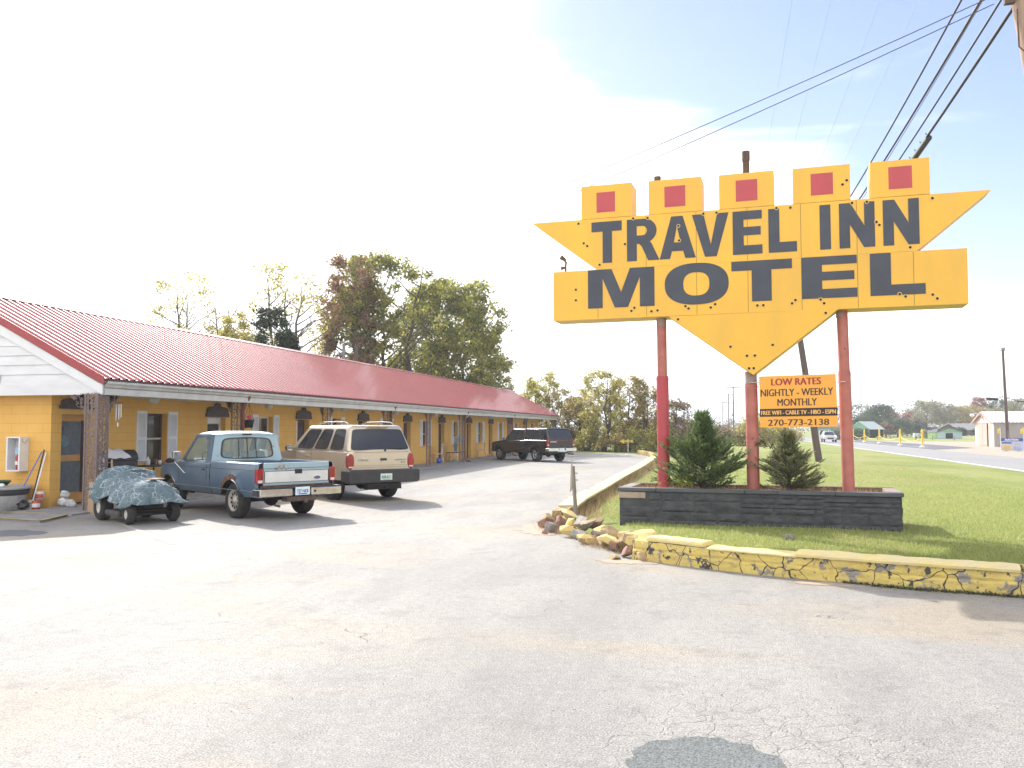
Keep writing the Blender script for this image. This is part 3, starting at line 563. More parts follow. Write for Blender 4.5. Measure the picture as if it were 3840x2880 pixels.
# ironwork posts
def lattice(b, p, q, z0, z1, rg, dens=1.0, ends=None):
    "panel of vine-pattern ironwork between plan points p and q"
    p = Vector((*p, 0)); q = Vector((*q, 0)); d = q - p; w_ = d.length; d.normalize(); n = Vector((-d.y, d.x, 0)); ang = math.atan2(d.y, d.x); ends = (0, w_) if ends is None else (w_,)
    for e in ends: b.box(p + d * e + Vector((0, 0, (z0 + z1) / 2)), (.03, .03, z1 - z0), ang)
    kk = int((z1 - z0) / .048 * dens)
    for i in range(kk):
        zc = z0 + (i + .5) * (z1 - z0) / kk
        for j in range(3):
            u = (j + .5 + rg.uniform(-.28, .28)) / 3 * w_; a = rg.uniform(0, 3.14); l = w_ * rg.uniform(.13, .22); t = rg.uniform(.012, .022)
            c = p + d * u + Vector((0, 0, zc)) + n * rg.uniform(-.006, .006); e1 = d * math.cos(a) + Vector((0, 0, math.sin(a))); e2 = -d * math.sin(a) + Vector((0, 0, math.cos(a)))
            b.add([c - e1 * l, c - e2 * t + n * .004, c + e1 * l, c + e2 * t + n * .004], [(0, 1, 2, 3)])
    for i in range(int((z1 - z0) / .22) + 1):
        b.box(p + d * w_ / 2 + Vector((0, 0, z0 + i * .22)), (w_, .012, .012), ang)
def bracket(b, p, d, s, rg):
    "quarter fan under the beam"
    p = Vector(p); d = Vector(d)
    for i in range(90):
        a = rg.uniform(0, math.pi / 2); r = s * rg.uniform(.15, 1.0); c = p + d * (r * math.cos(a)) * .9 - Vector((0, 0, r * math.sin(a)))
        if r * math.cos(a) / s + r * math.sin(a) / s > 1.12: continue
        th = rg.uniform(0, 3.14); l = .05; t = .016; e1 = d * math.cos(th) + Vector((0, 0, math.sin(th))); e2 = -d * math.sin(th) + Vector((0, 0, math.cos(th)))
        b.add([c - e1 * l, c - e2 * t, c + e1 * l, c + e2 * t], [(0, 1, 2, 3)])
PX = -12.72
rg = random.Random(5)
b = MB(); k0 = Y0 - .42
CX = -12.50
lattice(b, (CX - .29, k0), (CX, k0), .035, 2.44, rg, 3.0); lattice(b, (CX, k0), (CX, k0 + .32), .035, 2.44, rg, 3.0, 1)
bracket(b, (CX, k0 + .32, 2.42), (0, 1, 0), .38, rg); bracket(b, (CX - .29, k0, 2.42), (-1, 0, 0), .38, rg)
mbuild(b, "porch_post", brown_iron, label='corner porch post of two leafy ironwork panels')
for i, (yp, wd) in enumerate([(20.86, .26), (26.37, .26), (31.7, .24), (36.7, .20), (41.8, .24), (52.0, .24), (56.7, .2), (61.75, .2), (66.5, .2)]):
    b = MB(); lattice(b, (PX - wd * .6, yp), (PX + .02, yp), .035, 2.42, rg, 1.2); lattice(b, (PX + .02, yp), (PX + .02, yp + wd * .7), .035, 2.42, rg, 1.0, 1)
    bracket(b, (PX + .02, yp + wd * .7, 2.42), (0, 1, 0), .34, rg); bracket(b, (PX - wd * .6, yp, 2.42), (0, -1, 0), .3, rg)
    mbuild(b, 'porch_post', brown_iron)
    if i in (0, 2, 4, 5, 8):
        b = MB(); yy = yp + .12; b.tube([(EX + .04, yy, 2.60), (EX - .0, yy, 2.50), (PX + .12, yy, 2.40), (PX + .12, yy, .22), (PX + .22, yy, .10), (PX + .42, yy, .07)], .042, 8)
        mbuild(b, 'downspout', mat('brown_downspout', (0.15, 0.07, 0.07), .5) if i else mat('red_brown_downspout', (0.24, 0.075, 0.075), .5))
for y in (18.0, 23.4, 28.7, 33.9, 39.0, 44.2, 49.2, 54):
    b = MB(); b.lathe([(0, -.15), (.05, -.148), (.10, -.12), (.125, -.06), (.115, 0), (0, 0)], (-13.2, y, TOPZ), n=16); mbuild(b, 'porch_globe', mat('frosted_globe', (0.62, 0.60, 0.55), .4))
# ------------------------------------------------------------------ the big roadside sign
SA = R(-4.5)
sign = empty('motel_sign', (0.48, 14.0, 0), SA, 'tall yellow arrow-shaped motel sign with five red-squared blocks on three red pipes', 'sign')
def shape(name, loops, m, parent, y=-.004, ext=.004):
    "flat outline with holes, XZ plane"
    cu = bpy.data.curves.new('s', 'CURVE'); cu.dimensions = '2D'; cu.fill_mode = 'BOTH'; cu.extrude = ext / 2
    for lp in loops:
        sp_ = cu.splines.new('POLY'); sp_.points.add(len(lp) - 1); sp_.use_cyclic_u = True
        for i, (x, z) in enumerate(lp): sp_.points[i].co = (x, z, 0, 1)
    ob = bpy.data.objects.new('s', cu); C.objects.link(ob); bpy.context.view_layer.update()
    me = bpy.data.meshes.new_from_object(ob.evaluated_get(bpy.context.evaluated_depsgraph_get())); bpy.data.objects.remove(ob)
    for v in me.vertices: v.co = Vector((v.co.x, y + v.co.z, v.co.y))
    me.materials.clear(); me.materials.append(m); me.name = name
    o = bpy.data.objects.new(name, me); C.objects.link(o); o.parent = parent; return o
DP = 0.50
def panel(name, pts, seams=(), z0=0, z1=0, label=None):
    b = MB(); n = len(pts); vs = [(x, 0, z) for x, z in pts] + [(x, DP, z) for x, z in pts]
    b.add(vs, [tuple(range(n)), tuple(range(2 * n - 1, n - 1, -1))]); b.k = 1; b.add(vs, [(i, n + i, n + (i + 1) % n, (i + 1) % n) for i in range(n)]); b.k = 2
    for x in seams: b.bx(x - .003, x + .003, -.0015, .01, z0, z1)
    return b.build(name, [yellow_sign, sign_edge, rust], sign, label=label)
sm = (-2.442, -1.63, -.817, -.017, .788, 1.6, 2.38)
up = panel('sign_panel', [(-3.585, 5.238), (3.443, 5.212), (2.43, 4.372), (-2.458, 4.372)], sm[1:6], 4.38, 5.22, 'winged upper panel of the yellow sign')
lw = panel('sign_panel', [(-3.21, 4.370), (3.106, 4.370), (3.106, 3.545), (-3.21, 3.536)], sm, 3.55, 4.36, 'long lower panel of the yellow sign')
ar = panel('arrow_point', [(-1.278, 3.534), (1.312, 3.543), (0.041, 2.557)])
for i, (x0, x1, r0, r1) in enumerate(((-2.72, -1.866, -2.457, -2.143), (-1.583, -.73, -1.321, -.984), (-.449, .397, -.186, .146), (.68, 1.52, .947, 1.272), (1.804, 2.632, 2.063, 2.389))):
    t = panel('top_block', [(x0, 5.2385 - .004 * i), (x1, 5.2385 - .004 * i), (x1, 5.80 - .006 * i), (x0, 5.80 - .006 * i)])
    b = MB(); b.bx(r0, r1, -.004, .0, 5.335, 5.675); b.build('red_square', red_sq, t)
def arc(cx, cz, rx, rz_, a0, a1, n=14, e=2.0):
    o = []
    for i in range(n + 1):
        a = R(a0 + (a1 - a0) * i / n); c_, s_ = math.cos(a), math.sin(a)
        o.append((cx + rx * math.copysign(abs(c_) ** (2 / e), c_), cz + rz_ * math.copysign(abs(s_) ** (2 / e), s_)))
    return o
B, T = 4.476, 5.173
LT = [[[(-2.545, T), (-2.033, T), (-2.033, 5.008), (-2.198, 5.008), (-2.198, B), (-2.356, B), (-2.356, 5.008), (-2.545, 5.008)]],
      [[(-1.946, B), (-1.946, T)] + arc(-1.66, 4.972, .205, .201, 90, -62, 14) + [(-1.565, 4.79), (-1.535, 4.75), (-1.412, B), (-1.597, B), (-1.70, 4.71), (-1.735, 4.755), (-1.782, 4.762), (-1.782, B)],
       [(-1.782, 5.056)] + arc(-1.69, 4.977, .078, .079, 90, -90, 10) + [(-1.782, 4.898)]],
      [[(-1.408, B), (-1.215, T), (-1.03, T), (-.827, B), (-.993, B), (-1.026, 4.60), (-1.208, 4.60), (-1.24, B)], [(-1.176, 4.742), (-1.125, 5.01), (-1.066, 4.742)]],
      [[(-.881, T), (-.698, T), (-.586, 4.673), (-.482, T), (-.303, T), (-.496, B), (-.68, B)]],
      [[(-.242, B), (-.242, T), (.207, T), (.207, 5.035), (-.074, 5.035), (-.074, 4.915), (.188, 4.915), (.188, 4.78), (-.074, 4.78), (-.074, 4.62), (.211, 4.62), (.211, B)]],
      [[(.305, B), (.305, T), (.471, T), (.471, 4.637), (.729, 4.637), (.729, B)]],
      [[(1.068, B), (1.068, T), (1.227, T), (1.227, B)]],
      [[(1.35, B), (1.35, T), (1.511, T), (1.709, 4.81), (1.709, T), (1.857, T), (1.857, B), (1.70, B), (1.503, 4.84), (1.503, B)]],
      [[(1.972, B), (1.972, T), (2.133, T), (2.326, 4.81), (2.326, T), (2.473, T), (2.473, B), (2.32, B), (2.122, 4.84), (2.122, B)]]]
b0, t0 = 3.719, 4.366
LB = [[[(-2.61, b0), (-2.61, t0), (-2.208, t0), (-2.05, 3.975), (-1.901, t0), (-1.497, t0), (-1.497, b0), (-1.738, b0), (-1.738, 4.21), (-1.937, b0), (-2.157, b0), (-2.36, 4.21), (-2.36, b0)]],
      [arc(-.822, 4.047, .508, .338, 0, 355, 48, 2.35), arc(-.824, 4.045, .208, .190, 0, 350, 32, 2.5)],
      [[(-.271, t0), (.648, t0), (.648, 4.215), (.34, 4.215), (.34, b0), (.04, b0), (.04, 4.215), (-.271, 4.215)]],
      [[(.79, b0), (.79, t0), (1.59, t0), (1.59, 4.238), (1.088, 4.238), (1.088, 4.13), (1.552, 4.13), (1.552, 3.995), (1.088, 3.995), (1.088, 3.862), (1.591, 3.862), (1.591, b0)]],
      [[(1.775, b0), (1.775, t0), (2.068, t0), (2.068, 3.88), (2.538, 3.88), (2.538, b0)]]]
for lp in LT: shape('letter', lp, letter_m, up)
for lp in LB: shape('letter', lp, letter_m, lw)
for (x, z) in [(-2.77, 5.17), (-2.68, 4.83), (-2.62, 4.78), (-2.41, 4.45), (-2.82, 4.05), (-2.82, 3.87), (-1.98, 4.77), (-1.84, 5.19), (-1.6, 5.18), (-0.7, 5.18), (-0.49, 5.18), (-1.1, 5.01), (-1.09, 4.77), (-1.83, 3.7), (-1.88, 3.65), (-1.55, 3.63), (-1.45, 3.64), (-1.0, 3.69), (-0.95, 3.65), (-0.6, 3.65), (-0.53, 3.7), (0.12, 3.65), (0.21, 3.65), (-1.12, 3.48), (1.47, 5.53), (1.41, 5.47), (0.64, 5.17), (0.43, 5.18), (1.54, 5.17), (1.75, 5.17), (1.88, 4.85), (1.92, 4.8), (2.66, 5.15), (2.34, 4.43), (0.69, 3.71), (0.64, 3.66), (1.06, 3.7), (1.11, 3.64), (2.18, 3.73), (2.26, 3.69), (2.63, 3.7), (2.69, 3.64), (1.13, 3.49), (-0.3, 3.01), (0.34, 3.02), (-0.05, 2.86), (0.07, 2.86), (-0.02, 2.66), (0.05, 2.66)]:
    b = MB(); r = .021; b.lathe([(r + .010, -.001), (r + .010, -.006), (r, -.008), (r, -.001)], (x, 0, z), 'y', 12, False); b.k = 1
    b.lathe([(r, -.0065), (.0005, -.0065)], (x, 0, z), 'y', 12, False); b.build('lamp_socket', [sign_edge, hole_m], sign)
# pipes, collars
def pipe(xt, xb, rt, rb, zc, top, m1, m2):
    yc = .25; b = MB()
    def X(z): return xb + (xt - xb) * (z - .75) / 2.8
    b.cyl((X(.70), yc, .70), (X(zc), yc, zc), rb, rb, 24)
    b.k = 1; b.cyl((X(zc), yc, zc + .002), (X(top), yc, top), rt, rt, 24)
    b.k = 0
    for a in range(0, 360, 60): b.ico((X(zc - .05) + rb * math.cos(R(a)), yc + rb * math.sin(R(a)), zc - .05), .011, 1); b.ico((X(1.72) + rb * math.cos(R(a + 10)), yc + rb * math.sin(R(a + 10)), 1.72), .010, 1)
    return b.build('pole', [m1, m2], sign)
pipe(-1.425, -1.407, .080, .100, 2.575, 3.545, mat('red_pipe_paint', (0.43, 0.055, 0.07), .5, (0.38, 0.06, 0.07), scale=4, chips=[((0.12, .05, .05), .71, 8)]), pole_red2)
pipe(-.014, .010, .092, .098, 2.43, 2.62, pole_red2, pole_grey)
pipe(1.378, 1.422, .082, .092, 2.60, 3.545, pole_red2, pole_red2)
for (x, r_, z0, z1) in ((-1.425, .082, 3.40, 3.536), (1.37, .084, 3.44, 3.54)):
    b = MB(); b.cyl((x, .25, z0), (x, .25, z1), r_, r_, 20); b.build('pole_collar', pole_grey, sign)
b = MB(); b.cyl((-.035, .25, 5.6), (-.035, .25, 6.205), .055, .055, 18); b.cyl((-.035, .25, 6.055), (-.035, .25, 6.21), .063, .063, 18); b.build('pole_top', rust, sign)
b = MB(); b.cyl((-1.47, .25, 5.6), (-1.47, .25, 5.925), .058, .058, 14); b.build('pole_top', rust, sign)
b = MB(); b.tube([(-3.05, .2, 4.36), (-3.05, .2, 4.50), (-3.04, .2, 4.56), (-3.08, .2, 4.62)], .018, 8); b.cyl((-3.05, .2, 4.60), (-3.13, .19, 4.66), .024, .042, 10); b.cyl((-3.05, .2, 4.48), (-3.13, .19, 4.46), .015, .032, 10); b.build('lamp_holder', rust, sign)
# rate board between two pipes
rs = empty('rate_board', (0.48, 14.0, 0), SA, 'orange rate board with black and red lettering hung between two sign pipes', 'sign')
b = MB(); RP = [(.124, 2.535), (1.262, 2.553), (1.283, 1.742), (.13, 1.728)]; b.prism([(x, z) for x, z in RP], .115, .128, 'y'); b.build('board', mat('orange_board', (0.87, 0.40, 0.055), .4, (0.84, .375, .05), scale=1), rs)
b = MB(); b.prism([(.126, 2.018), (1.276, 2.038), (1.278, 1.912), (.126, 1.896)], .112, .1149, 'y'); b.build('black_band', mat('black_band', (0.035, 0.022, 0.025), .5), rs)
RM = Matrix.Translation((0, .1125, 0)) @ Matrix.Shear('XZ', 4, (0, 0)) if False else Matrix.Translation((0, .1125, 0))
tm_r = mat('maroon_lettering', (0.36, 0.028, 0.04), .5); tm_k = mat('brown_black_lettering', (0.05, 0.03, 0.028), .5); tm_o = mat('orange_lettering', (0.90, 0.50, 0.14), .5)
for s_, x0, x1, z0, z1, mm, of, dz in (('LOW RATES', .31, 1.042, 2.392, 2.500, tm_r, .03, .011), ('NIGHTLY - WEEKLY', .148, 1.218, 2.224, 2.336, tm_k, .012, .018), ('MONTHLY', .398, .980, 2.068, 2.180, tm_k, .012, .009), ('FREE WIFI - CABLE TV - HBO - ESPN', .150, 1.252, 1.933, 1.998, tm_o, .03, .018), ('270-773-2138', .252, 1.152, 1.760, 1.858, tm_k, .03, .014)):
    k = dz / (x1 - x0); S = Matrix.Identity(4); S[2][0] = k
    o = text(s_, x0, x1, z0 - k * (x0 + x1) / 2, z1 - k * (x0 + x1) / 2, mm, 'lettering', rs, Matrix.Translation((0, .1105 if mm == tm_o else .1135, 0)) @ S, 0, bold={tm_r: .006, tm_k: .0035, tm_o: .003}[mm])
b = MB()
for x, z in ((.15, 2.44), (.15, 1.80), (1.25, 2.45), (1.25, 1.80)): b.cyl((x, .14, z), (x, .105, z), .008, n=6)
b.cyl((.0, .13, 2.44), (.13, .13, 2.44), .008, n=6); b.cyl((1.26, .13, 2.43), (1.40, .13, 2.43), .008, n=6); b.build('fixing_bolt', chrome, rs)

# ------------------------------------------------------------------ stone planter under the sign
black_stone = mat('black_painted_stone', (0.040, 0.043, 0.050), .75, (0.065, 0.068, 0.075), scale=5, bump=.9, bscale=22, chips=[((0.22, .20, .17), .745, 11)])
cap_m = mat('dark_cap_stone', (0.085, 0.09, 0.10), .55, (0.06, 0.065, 0.075), scale=3, bump=.3)
pl = empty('stone_planter', (0.48, 14.0, 0), SA, 'long low planter of black painted rough stone below the sign', 'planter')
PXL, PXR, PYF, PYB, PZ = -2.02, 2.10, -.38, .95, .765
from mathutils import noise as mnoise
g = random.Random(21); b = MB()
def stone_face(b, p0, ux, un, L_, z0, z1, skip=None):
    s0 = 0.0
    while s0 < L_ - .01:
        s1 = min(s0 + g.uniform(.55, 1.25), L_)
        if L_ - s1 < .3: s1 = L_
        rows = [z0]
        while rows[-1] < z1 - .05: rows.append(min(rows[-1] + g.choice((.06, .09, .13, .17)), z1))
        if len(rows) > 2 and rows[-1] - rows[-2] < .04: rows.pop(-2)
        for za, zb in zip(rows, rows[1:]):
            x = s0
            while x < s1 - .01:
                c = min(x + g.uniform(.22, .62), s1)
                if s1 - c < .10: c = s1
                a = x; x = c
                if skip and zb > z1 - .12 and a < .46:
                    a = .46
                    if c - a < .03: continue
                nx, nz_ = max(3, int((c - a) / .05)), max(3, int((zb - za) / .025)); rr = []; bulge = g.uniform(.004, .022); tl = g.uniform(-.02, .02)
                for j in range(nz_ + 1):
                    row = []
                    for i in range(nx + 1):
                        fx, fz = i / nx, j / nz_; s = a + .003 + (c - a - .006) * fx; z = za + .002 + (zb - za - .004) * fz
                        ed_ = min(1, min(fx, 1 - fx) * nx / 1.2, min(fz, 1 - fz) * nz_ / 1.2); e = (bulge + tl * (fz - .5) + .014 * mnoise.noise(Vector((s * 9, z * 13, p0.x + p0.y)))) * ed_
                        q = p0 + ux * s + un * (.004 + max(-.002, e)); row.append((q.x, q.y, z))
                    rr.append(row)
                b.grid(rr, False)
        s0 = s1
V3 = Vector
stone_face(b, V3((PXL, PYF, 0)), V3((1, 0, 0)), V3((0, -1, 0)), PXR - PXL, .02, PZ - .045, True)
stone_face(b, V3((PXR, PYF, 0)), V3((0, 1, 0)), V3((1, 0, 0)), PYB - PYF, .02, PZ - .045)
stone_face(b, V3((PXL, PYB, 0)), V3((0, -1, 0)), V3((-1, 0, 0)), PYB - PYF, .02, PZ - .045)
stone_face(b, V3((PXR, PYB, 0)), V3((-1, 0, 0)), V3((0, 1, 0)), PXR - PXL, .02, PZ - .045)
for q in ((PXL, PXR, PYF, PYF + .12), (PXL, PXR, PYB - .12, PYB), (PXL, PXL + .12, PYF + .12, PYB - .12), (PXR - .12, PXR, PYF + .12, PYB - .12)): b.bx(*q, -.05, PZ - .05)
b.build('stone_wall', black_stone, pl, fix=False)
b = MB(); b.bx(PXL - .012, PXL + .41, PYF - .018, PYF + .05, PZ - .155, PZ - .055); b.build('unpainted_stone', mat('bare_tan_stone', (0.36, 0.29, 0.23), .8, (0.27, .22, .17), scale=9, bump=.6, bscale=15), pl, bevel=.008, label='bare tan stone left unpainted at the corner')
for (x0, x1) in ((PXL - .03, -1.45), (-1.445, -.1), (-.095, .38), (.385, 1.2), (1.205, PXR + .03)):
    b = MB(); b.bx(x0, x1, PYF - .035, PYF + .17, PZ - .045, PZ + .012 + rnd.uniform(-.003, .003)); b.build('cap_stone', cap_m, pl, bevel=.006)
for q in ((PXL - .03, PXR + .03, PYB - .17, PYB + .03), (PXL - .03, PXL + .15, PYF + .17, PYB - .17), (PXR - .15, PXR + .03, PYF + .17, PYB - .17)):
    b = MB(); b.bx(*q, PZ - .045, PZ + .01); b.build('cap_stone', mat('cap_painted_sun', (0.20, .17, .16), .7, (0.3, .22, .18), scale=6) if q[0] > PXR - 1 or q[1] < 0 else rust, pl, bevel=.006)  # side caps have sunlight put into a lighter cap colour
b = MB(); b.bx(PXL + .12, PXR - .12, PYF + .12, PYB - .12, PZ - .15, PZ - .06); b.build('planter_soil', soil_m, pl)

# ------------------------------------------------------------------ yellow kerb walls and the broken stretch
from mathutils import noise as mnoise
def nzv(p, s): return mnoise.noise(Vector(p) * s)
kerb_m = mat('chipped_yellow_kerb', (0.66, 0.51, 0.14), .75, (0.55, 0.43, 0.15), scale=5, bump=.8, bscale=26, cracks=(2.6, .020, (.045, .042, .04)), chips=[((0.27, .245, .22), .565, 4.5), ((0.36, .25, .15), .63, 11), ((0.07, .068, .065), .60, 7.5)])
kerb_top = mat('worn_yellow_coping', (0.72, 0.59, 0.24), .7, (0.68, .57, .32), scale=4, bump=.5, bscale=30, chips=[((0.40, .36, .28), .68, 7)])
kerb_pale = mat('bleached_yellow_coping', (0.66, 0.56, 0.26), .75, (0.60, .54, .34), scale=3, bump=.5, bscale=25, chips=[((0.35, .29, .18), .64, 5)])
def resample(pts, st):
    pts = [Vector((*p[:2], 0)) for p in pts]; o = [pts[0]]
    for a, c in zip(pts, pts[1:]):
        n = max(1, int((c - a).length / st))
        for i in range(1, n + 1): o.append(a + (c - a) * i / n)
    return o
def ribbon(path, prof, m, name, parent, side=1, amp=.012, joint=.52, st=.045, sd=0.0):
    "prof: (offset inward, height) loop; path on the ground"
    P = resample(path, st); b = MB(); rows = []; s = 0
    for i, p in enumerate(P):
        d = (P[min(i + 1, len(P) - 1)] - P[max(i - 1, 0)]).normalized(); n = Vector((-d.y, d.x, 0)) * side
        if i: s += (p - P[i - 1]).length
        k = abs(((s + sd) / (joint or 1)) % 1 - .5) * 2; jd = -.022 * max(0, (k - .93) / .07) if joint else 0
        row = []
        for (o, h) in prof:
            q = p + n * o + Vector((0, 0, h)); f = nzv(q + Vector((sd, 0, 0)), 5) * amp * 1.7 + nzv(q, 15) * amp
            lay = -.012 if joint and abs(h - .14) < .012 else 0
            q = q - n * (f + (jd + lay) * (1 if h > .01 and h < prof_top else 0)) * (1 if o < .1 else -1) + Vector((0, 0, f * .6 if h > .05 else 0)); row.append(q)
        rows.append(row)
    b.grid(rows, False); n = len(prof); m0 = len(b.v) - n
    b.add(rows[0], [tuple(range(n))]); b.add(rows[-1], [tuple(range(n))]); return b.build(name, m, parent)
prof_top = .245
bodyp = [(0, -.03), (0, .04), (0, .08), (-.004, .115), (0, .14), (0, .17), (.004, .21), (.01, .25), (.27, .25), (.28, .1), (.28, -.03)]
kf = empty('yellow_kerb', (0, 0, 0), 0, 'cracked yellow painted kerb wall running right along the front of the lawn', 'kerb')
ribbon([(-1.15, 11.42), (-.9, 11.25), (-.2, 10.82), (.45, 10.52), (.87, 10.36), (2.0, 9.98), (3.0, 9.76), (4.5, 9.64), (9.0, 9.56)][::1], bodyp, kerb_m, 'kerb_body', kf, 1)
def coping(pts, m, z, parent, sd, th=.05, wd=.30, lab=None):
    global prof_top; prof_top = 9
    pr = [(-.022, z), (-.03, z + th * .5), (-.018, z + th), (wd * .5, z + th + .008), (wd, z + th - .002), (wd, z)]
    o = ribbon(pts, pr, m, 'coping_slab', parent, 1, .016 if m is kerb_pale else .007, 0, .06, sd); prof_top = .245
    if lab: o['label'] = lab
    return o
coping([(-.93, 11.30), (-.45, 11.01), (-.22, 10.88)], kerb_top, .258, kf, 3, .055, .26, 'tilted loose slab at the broken end')
coping([(-.16, 10.80), (.30, 10.59), (.84, 10.38)], kerb_top, .238, kf, 7, .03)
coping([(.82, 10.375), (.9, 10.345), (1.5, 10.14), (2.0, 9.975), (2.95, 9.765)], kerb_top, .25, kf, 11, .055)
coping([(2.99, 9.76), (4.5, 9.63), (9, 9.55)], kerb_m, .25, kf, 13, .04)
ks = empty('yellow_kerb', (0, 0, 0), 0, 'bleached yellow kerb wall running away beside the driveway', 'kerb')
ribbon([(-2.66, 15.2), (-2.74, 16.5), (-2.80, 18.5), (-2.88, 24), (-2.94, 32), (-3.0, 40), (-3.35, 47.2), (-4.2, 55.4), (-5.3, 60.2)], bodyp, mat('mossy_yellow_kerb', (0.56, 0.43, 0.13), .8, (0.42, .33, .13), scale=5, bump=.7, bscale=26, chips=[((0.30, .22, .11), .50, 5), ((0.07, .06, .045), .57, 9)], stretch=(1, 1, .6)), 'kerb_body', ks, 1, .02, .7, .07, 5)
coping([(-2.60, 15.9), (-2.68, 17.5), (-2.72, 20.2)], kerb_pale, .25, ks, 4, .045, .36)
coping([(-2.73, 20.3), (-2.84, 26), (-2.92, 34), (-3.2, 45)], kerb_pale, .245, ks, 9, .04, .33)
tan_s = mat('tan_rubble', (0.46, 0.34, 0.20), .85, (0.33, .24, .15), scale=9, bump=.8, bscale=30)
grey_s = mat('grey_rubble', (0.30, 0.27, 0.25), .85, (0.19, .175, .165), scale=9, bump=.8, bscale=30)
rust_s = mat('reddish_rubble', (0.30, 0.165, 0.12), .85, (0.22, .14, .11), scale=9, bump=.8, bscale=30)
yel_s = mat('yellow_faced_rubble', (0.64, 0.50, 0.18), .8, (0.55, .42, .18), scale=5, bump=.6, chips=[((0.30, .27, .22), .60, 8)])
def rock(c, s, m, rg, rz=None, ty=0, up_=None):
    bm = bmesh.new(); pts = []
    for _ in range(16):
        v_ = Vector((rg.gauss(0, 1), rg.gauss(0, 1), rg.gauss(0, 1))).normalized(); e_ = 5.5
        k_ = (abs(v_.x) ** e_ + abs(v_.y) ** e_ + abs(v_.z) ** e_) ** (-1 / e_); pts.append(v_ * k_ * rg.uniform(.86, 1.12))
    M = Euler((rg.uniform(-.5, .5), ty + rg.uniform(-.4, .4), rg.uniform(0, 6.28) if rz is None else rz)).to_matrix()
    vs = [bm.verts.new(M @ Vector((p.x * s[0], p.y * s[1], p.z * s[2]))) for p in pts]
    bmesh.ops.convex_hull(bm, input=vs); bmesh.ops.delete(bm, geom=[v for v in bm.verts if not v.link_faces], context='VERTS')
    bm.normal_update(); me = bpy.data.meshes.new('rubble_stone'); mz = min(v.co.z for v in bm.verts)
    for v in bm.verts: v.co.z -= mz
    for f in bm.faces: f.material_index = 1 if f.normal.z > .55 else 0
    bm.to_mesh(me); bm.free(); me.materials.append(m); me.materials.append(up_ or m)
    o = bpy.data.objects.new('rubble_stone', me); C.objects.link(o); o.location = c; return o
g = random.Random(42); RB = [(-3.02, 15.25, .0, .22, .15, .11, tan_s, tan_s), (-2.95, 14.75, 0, .20, .15, .10, rust_s, tan_s), (-2.60, 15.0, 0, .20, .16, .13, tan_s, yel_s), (-2.62, 14.45, 0, .22, .17, .13, rust_s, tan_s), (-2.72, 14.05, 0, .17, .14, .12, grey_s, grey_s),
     (-2.40, 14.0, .05, .15, .12, .12, yel_s, yel_s), (-2.20, 13.75, .08, .24, .13, .14, grey_s, grey_s), (-1.98, 13.85, .10, .22, .12, .10, rust_s, tan_s), (-2.35, 13.45, 0, .20, .12, .10, yel_s, yel_s), (-2.12, 13.25, 0, .16, .13, .11, grey_s, grey_s),
     (-1.80, 13.45, .05, .22, .12, .10, yel_s, yel_s), (-1.78, 13.05, 0, .18, .12, .10, grey_s, grey_s), (-1.95, 12.80, 0, .22, .10, .09, tan_s, yel_s), (-1.55, 12.95, .02, .17, .14, .13, tan_s, tan_s), (-2.05, 12.95, 0, .10, .08, .08, grey_s, grey_s),
     (-1.30, 12.65, .02, .20, .17, .15, yel_s, tan_s), (-1.62, 12.45, 0, .16, .12, .10, tan_s, tan_s), (-1.25, 12.15, .02, .22, .17, .16, tan_s, yel_s), (-1.46, 12.05, 0, .13, .10, .07, rust_s, rust_s), (-1.02, 11.85, .04, .20, .16, .16, tan_s, yel_s),
     (-1.22, 11.55, 0, .13, .11, .09, rust_s, rust_s), (-.98, 11.30, 0, .12, .09, .06, tan_s, tan_s), (-1.36, 11.35, 0, .12, .09, .04, yel_s, tan_s), (-.78, 11.95, .15, .10, .08, .08, grey_s, grey_s), (-2.78, 13.75, 0, .07, .06, .05, rust_s, rust_s)]
for _ in range(22):
    k_ = g.random(); x_ = -2.75 + 1.75 * k_ + g.gauss(0, .13); y_ = 14.9 - 3.45 * k_ + g.gauss(0, .17); s_ = g.uniform(.045, .12); m_ = g.choice((tan_s, grey_s, rust_s, yel_s, tan_s)); RB.append((x_, y_, g.choice((0, 0, .05)), s_ * 1.2, s_, s_ * .7, m_, g.choice((m_, yel_s, tan_s))))
RB += [(-1.52, 12.30, .03, .30, .20, .075, yel_s, yel_s), (-1.05, 12.15, .10, .34, .24, .06, yel_s, yel_s), (-2.05, 13.6, .12, .26, .12, .09, grey_s, tan_s), (-2.55, 14.9, .1, .24, .2, .08, tan_s, yel_s)]
RB.sort(key=lambda t: -t[0] + t[1] * .2)
cn = {tan_s.name: 'tan', grey_s.name: 'grey', rust_s.name: 'reddish', yel_s.name: 'yellow-painted'}
for i, (x, y, z, a, b_, c_, m_, u_) in enumerate(RB):
    o = rock((x, y, z), (a * .78, b_ * .74, c_ * .72), m_, g, up_=u_)
    sz = 'large' if a >= .2 else ('small' if a < .14 else 'middling')
    tag(o, f'{sz} {cn[m_.name]} broken stone, number {i + 1} of the rubble counting from the long kerb end', 'stone', 'broken stones of the collapsed kerb corner')
for i, (x, y, z, a, m_, lab) in enumerate([(.86, 12.15, .19, .085, grey_s, 'grey stone lying alone on the grass before the planter'), (3.16, 9.90, .30, .10, grey_s, 'grey block resting on the kerb at the right edge'), (3.05, 9.42, 0, .05, tan_s, 'small chip at the foot of the right kerb')]):
    tag(rock((x, y, z), (a, a * .8, a * .6), m_, g), lab, 'stone')

